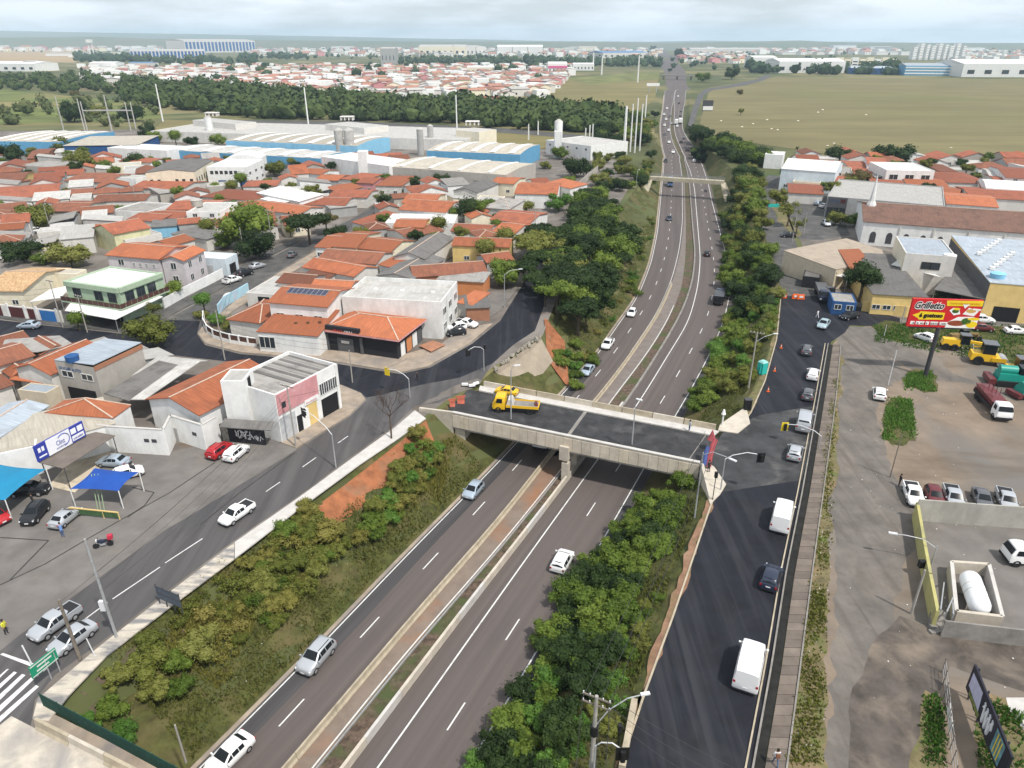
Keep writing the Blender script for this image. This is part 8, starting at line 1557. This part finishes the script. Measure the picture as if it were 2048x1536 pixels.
for k,off in enumerate((-1.0,.3,1.0)):
 wire(f'{["left", "middle", "right"][k]} cable running from the big bottom utility pole up beside the right slope',U1+Vector((off,0,-.1-.3*k)),far+Vector((off*.8,0,-.3*k)),1.2);wire(f'{["left", "middle", "right"][k]} cable leaving the bottom utility pole towards the bottom edge',U1+Vector((off,0,-.1-.3*k)),nr_+Vector((off,0,0)),.6)
 wire(f'{["upper", "middle", "lower"][k]} cable crossing the bottom of the fresh asphalt',U1+Vector((1,0,-.2-.9*k)),G(1400+60*(2-k),1560,3.5-k),.4)
for k,(a,b)in enumerate((((592,893),(160,1318)),((592,893),(820,795)),((450,720),(126,655)),((547,505),(490,520)))):
 wire(['cable along the avenue from the pink shop pole','cable from the pink shop pole to the corner light','cable along the dark street','cable by the big leafy street tree'][k],G(*a)+Vector((0,0,7.6)),G(*b)+Vector((0,0,6.6)),.7,.018)
WN=['avenue pole row','garden wall street','blue garage street','white garage side street','spreading tree side street','old rows','far street','service road']
for k,(a,b)in enumerate((((592,893),(233,1274)),((450,720),(705,765)),((126,655),(-60,640)),((490,520),(450,720)),((547,505),(862,385)),((104,470),(276,420)),((862,385),(1070,470)),((1497,776),(1583,490)))):
 for j in range(3):wire(f"{['top', 'second', 'lowest'][j]} cable of the {WN[k]}",G(*a)+Vector((.3*j-.3,0,8.0-.8*j)),G(*b)+Vector((.3*j-.3,0,7.4-.8*j)),.9+.2*j,.018)
mb=MB();r_=random.Random(12)
def litter(quad,n,zf,s0=.04,s1=.13):
 a,b,c,d=[G(*p)for p in quad]
 for _ in range(n):
  u,v=r_.random(),r_.random();p=(a+(b-a)*u)*(1-v)+(d+(c-d)*u)*v;s=r_.uniform(s0,s1);mb.box((p.x,p.y,zf(p.x,p.y)+.03),(s,s*r_.uniform(.4,1),s*.4),r_.random()*6)
litter([(1590,1530),(1650,1530),(1672,760),(1660,760)],90,lambda x,y:0);litter([(1700,1530),(2048,1400),(1900,700),(1700,700)],90,lambda x,y:0);litter([(240,1380),(420,1380),(800,960),(740,960)],30,terrain)
tag(mb.build('litter',P_of),'scattered pale litter and stones on verges, lot and median','litter',kind='stuff')
rf_=random.Random(21)
def far_house_mesh(w,d,h,rise,wallm_,roofm_,flat=False):
 m=MB();x,y=w/2,d/2
 m.add([(-x,-y,0),(x,-y,0),(x,y,0),(-x,y,0),(-x,-y,h),(x,-y,h),(x,y,h),(-x,y,h)],[(0,1,5,4),(1,2,6,5),(2,3,7,6),(3,0,4,7)])
 m.cur=1
 if flat:m.add([(-x,-y,h),(x,-y,h),(x,y,h),(-x,y,h)],[(0,1,2,3)])
 else:
  e=.4;m.add([(-x-e,-y-e,h),(x+e,-y-e,h),(x+e,0,h+rise),(-x-e,0,h+rise),(-x-e,y+e,h),(x+e,y+e,h)],[(0,1,2,3),(3,2,5,4)]);m.cur=0;m.add([(x,-y,h),(x,y,h),(x,0,h+rise*.95)],[(0,1,2)]);m.add([(-x,y,h),(-x,-y,h),(-x,0,h+rise*.95)],[(0,1,2)])
 m.cur=2
 for k in range(2):a=-x+w*(.25+.5*k);m.add([(a-.7,-y-.03,1.1),(a+.7,-y-.03,1.1),(a+.7,-y-.03,2.3),(a-.7,-y-.03,2.3)],[(0,1,2,3)])
 me=bpy.data.meshes.new('far_house');me.from_pydata(m.v,[],m.f)
 for q in(wallm_,roofm_,M_gl):me.materials.append(q)
 me.polygons.foreach_set('material_index',m.mi);return me
T_fr=mat('far_red_tile',(.33,.17,.125),.9,.2,.5,rnd=.2);T_fb=mat('far_brown_tile',(.26,.165,.125),.9,.2,.5,rnd=.2)
KINDS=[('white walled house with a terracotta roof in the far district',far_house_mesh(10,13,3.6,1.7,P_wh,T_fr)),('white house with an orange roof in the far district',far_house_mesh(11,11,4.2,1.5,P_wh,T_fr)),('pale house with a brown roof in the far district',far_house_mesh(9,14,3.4,1.6,P_of,T_fb)),('flat roofed white house in the far district',far_house_mesh(10,11,6.0,0,P_wh,F_wh,True)),('cream house with a red roof in the far district',far_house_mesh(12,10,5.0,1.5,P_cr,T_fr)),('grey roofed pale shed house in the far district',far_house_mesh(14,12,4.5,1.0,P_of,F_lt)),('pink walled house with a red roof in the far district',far_house_mesh(10,12,5.4,1.4,P_pk,T_fr))]
WT=[20,14,12,24,10,18,5]
def town(quad,n,seed,smin=.9,smax=1.35,ang=.35):
 r=random.Random(seed);a,b,c,d=[G(x,y)for x,y in quad];out=[]
 nu=max(1,int(math.sqrt(n*2)));nv=max(1,n//nu)
 for i in range(nu):
  for j in range(nv):
   u,v=(i+.5+r.uniform(-.3,.3))/nu,(j+.5+r.uniform(-.3,.3))/nv;p=(a+(b-a)*u)*(1-v)+(d+(c-d)*u)*v;out.append((p,r.uniform(smin,smax),ang+r.choice((0,math.pi/2))+r.uniform(-.06,.06),i,j))
 return out
near=town([(690,196),(1080,196),(1150,150),(800,150)],190,1,1.0,1.4)+town([(320,172),(690,196),(760,150),(330,150)],120,2,1.0,1.4)
NL_=len(town([(690,196),(1080,196),(1150,150),(800,150)],190,1))
for _k,(p,s,a,ci,rj)in enumerate(near[:296]):
 lab,me=rf_.choices(KINDS,WT)[0];o=bpy.data.objects.new('far_house',me);COL.objects.link(o);o.location=p;o.rotation_euler=(0,0,a);o.scale=(s,s,s*rf_.uniform(.9,1.3));tag(o,lab.replace(' in the far district','').replace(' with a',',').replace(' walled','')+f', {"left" if _k >= NL_ else "right"} far district, row {ordinal(rj)}, {ordinal(ci)} along','house','small houses of the far district')
def mass(name,label,items,mats):
 V,F,MI=[],[],[];off=0
 for p,s,a,_i,_j in items:
  _,me=rf_.choices(KINDS,WT)[0];co=np.array([v.co[:]for v in me.vertices])*s;ca,sa=math.cos(a),math.sin(a);co=np.stack([co[:,0]*ca-co[:,1]*sa+p.x,co[:,0]*sa+co[:,1]*ca+p.y,co[:,2]],1);V.append(co)
  for f in me.polygons:F.append([off+i for i in f.vertices]);MI.append(mats.index(me.materials[f.material_index]))
  off+=len(co)
 me=bpy.data.meshes.new(name);me.from_pydata(np.vstack(V).tolist(),[],F)
 for m in mats:me.materials.append(m)
 me.polygons.foreach_set('material_index',MI);o=bpy.data.objects.new(name,me);COL.objects.link(o);tag(o,label,'town',kind='stuff')
ms=[]
for _,me in KINDS:
 for m in me.materials:
  if m not in ms:ms.append(m)
items=near[296:]+town([(660,197),(1085,197),(1150,148),(320,148)],260,11,1.0,1.5)+town([(320,172),(690,197),(760,150),(330,148)],190,12,1.0,1.5)+town([(180,172),(330,172),(330,140),(160,135)],60,3,1.2,1.7)+town([(330,150),(1150,150),(1150,132),(330,134)],330,4,1.1,1.6)+town([(500,112),(1320,116),(1330,99),(480,99)],420,5,1.8,3.2)+town([(1360,128),(1520,128),(1480,108),(1360,108)],70,6,1.5,2.4)+town([(1360,110),(1800,110),(1800,99),(1350,99)],150,7,2,3.6)+town([(1900,126),(2100,126),(2100,104),(1920,104)],90,8,1.6,2.6)+town([(0,103),(330,103),(330,99),(0,99)],60,9,3,5)
mass('distant_town','pale sprawl of distant houses toward the horizon',items,ms)
wood('distant_trees','scattered dark trees among the distant houses',[[(330,170),(1100,190),(1150,132),(300,134)],[(480,118),(1320,122),(1330,98),(430,98)],[(1345,140),(1530,140),(1500,104),(1345,104)],[(1500,120),(2100,112),(2100,98),(1400,98)],[(-100,104),(420,106),(420,97),(-100,97)]],(60,300,90,160,120),(4,9),W_f,51,leaf=8)
wood('tree_belt','dark tree belts between the far district and the industry',[[(790,131),(1320,134),(1320,125),(790,123)],[(150,126),(300,126),(300,116),(150,112)],[(300,128),(520,134),(520,126),(300,120)],[(1500,148),(1700,150),(1700,138),(1500,136)],[(1690,150),(1800,150),(1800,138),(1690,138)],[(480,120),(620,122),(620,112),(480,112)]],(260,110,60,80,40,60),(7,12),W_f,52,leaf=8)
FB=[('blue striped long hall on the horizon, tallest left of centre','hall',(372,106),(512,104),21,140,P_of,F_lt),('long white low hall in front of the blue striped hall','hall',(262,118),(412,117),15,60,P_of,F_lt),('grey tower block building left of the tree belt','building',(762,128),(792,128),28,50,P_gr,F_lt),('long cream industrial hall in the centre','hall',(838,112),(932,112),17,120,P_cr,F_lt),('cream hall right of the long cream industrial hall','hall',(924,112),(972,111),16,100,P_of,F_lt),('white hall with black joints in the centre','hall',(994,110),(1086,110),15,120,P_wh,F_wh),('pink banded white building at the field corner','building',(1096,150),(1134,150),21,40,P_wh,F_wh),('long shed with a blue roof beyond the brown field','hall',(1206,116),(1298,115),9,100,P_of,mat('far_blue_roof',(.10,.19,.34),.6,.1,.1)),('white open shed at the end of the field','hall',(1146,141),(1188,141),12,30,P_wh,F_wh),('red roofed long shed at the far edge of the wood','hall',(900,206),(1000,207),9,22,P_wh,T_rd),('grey curved hall beside the red roofed long shed','hall',(706,204),(856,208),12,30,P_of,F_lt),('white wall hall in the far district','hall',(934,148),(1000,148),12,40,P_cr,F_wh),('white flat hall at the left of the far district','hall',(180,138),(232,138),11,40,P_wh,F_wh),('blue roofed hall in the far district','hall',(258,136),(304,136),9,36,P_of,mat('far_blue_roof',(0,0,0))),('long white roofed hall at the left edge','hall',(-60,142),(72,143),14,60,P_wh,F_wh),('navy cube building at the left edge','building',(50,142),(74,142),17,30,P_nv,F_lt),('pale heap-like halls on the left horizon','hall',(-40,97),(98,95),15,200,P_cr,F_be),('white factory front across the mown field, left','hall',(1504,136),(1552,136),19,60,P_wh,F_wh),('long white warehouse across the mown field','hall',(1556,146),(1688,146),21,80,P_wh,F_wh),('dark blue low hall across the mown field','hall',(1700,148),(1790,149),11,50,P_nv,F_bl),('blue and white office hall across the mown field','hall',(1808,151),(1922,152),18,60,P_bl,F_bl),('huge white warehouse at the right edge across the field','hall',(1922,154),(2200,155),24,100,P_wh,F_wh),('long cream hall on the right horizon','hall',(1380,108),(1530,108),9,90,P_of,F_lt)]
for lb,nm,A,B,h,dp,w,rm in FB:
 a,b=G(*A),G(*B);e=(b-a).normalized();n=perp(e);L=(b-a).length;t=thing('far_'+nm,lb,'building',(a+b)/2,math.atan2(e.y,e.x));h=h/ppm((a+b)/2)
 MB().prism([a,b,b+n*dp,a+n*dp],-.5,h).build('wall',w,t);MB().add([up(a,h+.1),up(b,h+.1),up(b+n*dp/2,h+dp*.06),up(a+n*dp/2,h+dp*.06),up(b+n*dp,h+.1),up(a+n*dp,h+.1)],[(0,1,2,3),(3,2,4,5),(1,4,2),(0,3,5)]).build('roof',rm,t)
 k=max(2,int((B[0]-A[0])/7));m_=mat('far_stripe_blue',(.02,.09,.28),.5,0)if 'striped' in lb else M_gl
 if 'striped' in lb:
  for i in range(k):c=a+e*(L*(i+.5)/k)-n*.3;MB().bar(up(c-e*L/k*.3,h*.12),up(c+e*L/k*.3,h*.12),.6,h*.78).build('blue_stripe',m_,t)
 elif 'joints' in lb:
  for i in range(4):c=a+e*(L*i/3)-n*.2;MB().box((c.x,c.y,0),(2,.6,h)).build('joint',M_frd,t)
 elif 'office' in lb:
  for i in range(3):MB().bar(up(a-n*.2,h*(.15+.3*i)),up(b-n*.2,h*(.15+.3*i)),.5,h*.13).build('white_band',P_wh,t)
 else:
  for i in range(min(k,8)):c=a+e*(L*(i+.5)/min(k,8))-n*.15;MB().bar(up(c-e*L/40,h*.25),up(c+e*L/40,h*.25),.3,h*.3).build('window',M_gl,t)
 if 'pink' in lb:MB().bar(up(a-n*.2,h*.6),up(b-n*.2,h*.6),.6,h*.2).build('pink_band',mat('far_pink',(.60,.12,.26),.7,0),t)
r8=random.Random(77);hl=[]
for k in range(46):hl.append((r8.choice((r8.uniform(430,1300),r8.uniform(1365,2040),r8.uniform(100,370))),r8.uniform(99,116)))
hl.sort()
for i,(x,y)in enumerate(hl):
 p=G(x,y);k=ppm(p);L=r8.uniform(14,52)/k;h=r8.uniform(3.5,8)/k;D=r8.uniform(.4,.9)*L;an=r8.uniform(-.12,.12);wn,wm=r8.choice((('white',P_wh),('white',P_wh),('pale',P_of),('cream',P_cr),('grey',P_gr)));t=thing('far_hall',f'{wn} far hall near the horizon, {ordinal(i)} from the left of its kind','building',p,an,'far halls near the horizon')
 MB().box((p.x,p.y,-.5),(L,D,h),an).build('wall',wm,t);MB().box((p.x,p.y,h-.5),(L*1.02,D*1.02,h*.12),an,(.96,.6)).build('roof',r8.choice((F_wh,F_lt,F_bl,F_lt)),t)
for i in range(9):
 x=1824+i*12;p=G(x,119);t=thing('tower_block',f'white apartment tower on the right horizon, {ordinal(i)} from the left of its cluster','apartment tower',p,.3+.1*(i%3),'white apartment towers on the right horizon');h=(25+2*((i*5)%3)-(2 if i in(0,8)else 0))/ppm(p);s=9.5/ppm(p)
 MB().box((p.x,p.y,-.5),(s,s,h),.3+.1*(i%3)).build('wall',P_wh,t)
 mb=MB();ca=.3+.1*(i%3);d=Vector((math.cos(ca),math.sin(ca),0));n=Vector((d.y,-d.x,0))
 for zf in range(6):
  for k in(-.3,0,.3):c=p+d*(s*k)+n*(s/2+.1);mb.box((c.x,c.y,h*(.06+.16*zf)),(s*.1,.3,h*.06),ca)
 mb.build('windows',M_gl,t)['kind']='stuff'
for i in range(9):
 x=1662+i*15;p=G(x,134);t=thing('apartment_block',f'low white apartment block beyond the long warehouse, {ordinal(i)} from the left','apartment block',p,0,'low white apartment blocks across the field');s=13/ppm(p)
 MB().box((p.x,p.y,-.5),(s,s*.6,17+3*(i%2))).build('wall',P_cr if i%3 else P_wh,t);MB().box((p.x,p.y-s*.31,4),(s*.7,.4,2.2)).build('window',M_gl,t);MB().box((p.x,p.y-s*.31,10),(s*.7,.4,2.2)).build('window',M_gl,t)
tw_=thing('far_tower','white leaning water tower beside the bare field','tower',G(186,116));p=G(186,116);h=hpx(p,80)
for s in(-1,1):MB().tube([p+Vector((s*7,0,0)),p+Vector((s*5,0,h))],2.4,6,2).build('leg',P_wh,tw_)
MB().box((p.x,p.y,h*.85),(18,12,h*.18)).build('tank',P_wh,tw_)
for i,(x,y0,y1)in enumerate(((1120,108,55),(1237,104,70),(952,130,105),(1662,108,84),(908,112,78))):
 p=G(x,y0);h=min(140,hpx(p,y1)if True else 0)or 60;h=max(h,40);t=thing('radio_mast',['thin radio mast above the centre of the horizon','thin radio mast left of the far highway','lattice pylon in front of the tree belt','lattice mast beyond the mown field','stubby tower by the long cream industrial hall'][i],'mast',p);MB().tube([p,p+Vector((0,0,h))],1.1,5,.5).build('shaft',F_lt,t)
fb2=thing('far_bridge','low far bridge crossing the highway beyond the fields','bridge',G(1350,152));a,b=G(1322,152,5),G(1388,153,5);MB().bar(a,b,9,1.6).build('deck',M_conc_dark,fb2)
for f in(.08,.5,.92):c=a+(b-a)*f;MB().box((c.x,c.y,0),(1.2,6,5)).build('pier',M_conc_dark,fb2)
dg_=thing('far_gantry','white roadside sign gantry at the brown field edge','sign',G(1305,186));c=G(1305,186);MB().box((c.x,c.y,7),(14,1,3)).build('board',P_wh,dg_);MB().cyl((c.x-4,c.y,0),.5,7,6).build('post',M_met,dg_);MB().cyl((c.x+4,c.y,0),.5,7,6).build('post',M_met,dg_)
lb_=thing('land_sign','white sign with a dark frame at the corner of the mown field','sign',G(1415,221));c=G(1415,222);MB().box((c.x,c.y,.6),(8,.4,3)).build('board',P_wh,lb_);MB().box((c.x,c.y+1,0),(8.5,.3,8)).build('frame',M_frd,lb_)
M_rock=mat('white_rock',(.66,.63,.52),.9,.1,2)
rk=[(1484,254),(1506,248),(1534,240),(1543,258),(1555,260),(1596,242),(1636,225),(1645,220),(1732,230),(1655,292),(1668,287),(1678,297),(1442,242),(1902,296),(2000,326)]
RKO=sorted(rk)
for _i,(x,y)in enumerate(rk):
 p=G(x,y);s=2.6/ppm(p);o=MB().loft([[p+Vector((math.cos(a)*s*r,math.sin(a)*s*.8*r,z*s))for a in(2*math.pi*k/9 for k in range(9))]for r,z in((1,-.1),(.9,.3),(.5,.55),(.1,.62))]).build('white_rock',M_rock,smooth=180);tag(o,f'small white rock lying in the mown field, {ordinal(_i)} of them counted from the highway side' if False else f'small white rock in the mown field, {ordinal(RKO.index((x, y)))} from the highway','rock','white rocks in the mown field')
def hills(name,pts,dist,depth,m):
 rings=[]
 for dd,k in((0,0),(depth*.4,.7),(depth,1),(depth*1.8,.6)):
  rings.append([(G(x,90).x/G(x,90).y*(dist+dd),dist+dd,-2+k*max(1,(85-y)/FPX*(dist+depth)+52))for x,y in pts])
 o=MB().loft(rings,closed=False).build(name,m,smooth=180);o['kind']='structure'
M_hill=mat('hill_cover',(.07,.10,.045),.95,.3,.0015,coords='World',col2=(.15,.13,.08))
hills('hills',[(-900,72),(-300,64),(0,66),(120,68),(260,70),(420,72),(560,74),(700,76),(860,79),(950,80),(1100,83),(1300,84),(1420,82),(1520,84),(1700,84),(1880,86),(2048,88),(2600,86),(3200,84)],9500,2500,M_hill)
hills('hills',[(-900,80),(0,77),(200,76),(300,79),(600,82),(900,84),(1200,84),(1340,86),(1540,83),(1600,82),(1700,86),(2048,86),(3000,86)],6000,800,M_hill)
hz=MB().box((1500,7400,-8),(34000,15400,262)).build('haze',mat('haze_air',(1,1,1)),None);tag(hz,'thin pale haze in the air over the whole valley','haze',kind='stuff')
hm=bpy.data.materials.new('haze_volume');hm.use_nodes=True;hn=hm.node_tree.nodes;hn.clear();ho=hn.new('ShaderNodeOutputMaterial');hv=hn.new('ShaderNodeVolumePrincipled');hv.inputs['Color'].default_value=(.62,.82,1,1);hv.inputs['Density'].default_value=.000085;hv.inputs['Anisotropy'].default_value=.1
hm.node_tree.links.new(hv.outputs[0],ho.inputs['Volume']);hz.data.materials.clear();hz.data.materials.append(hm)
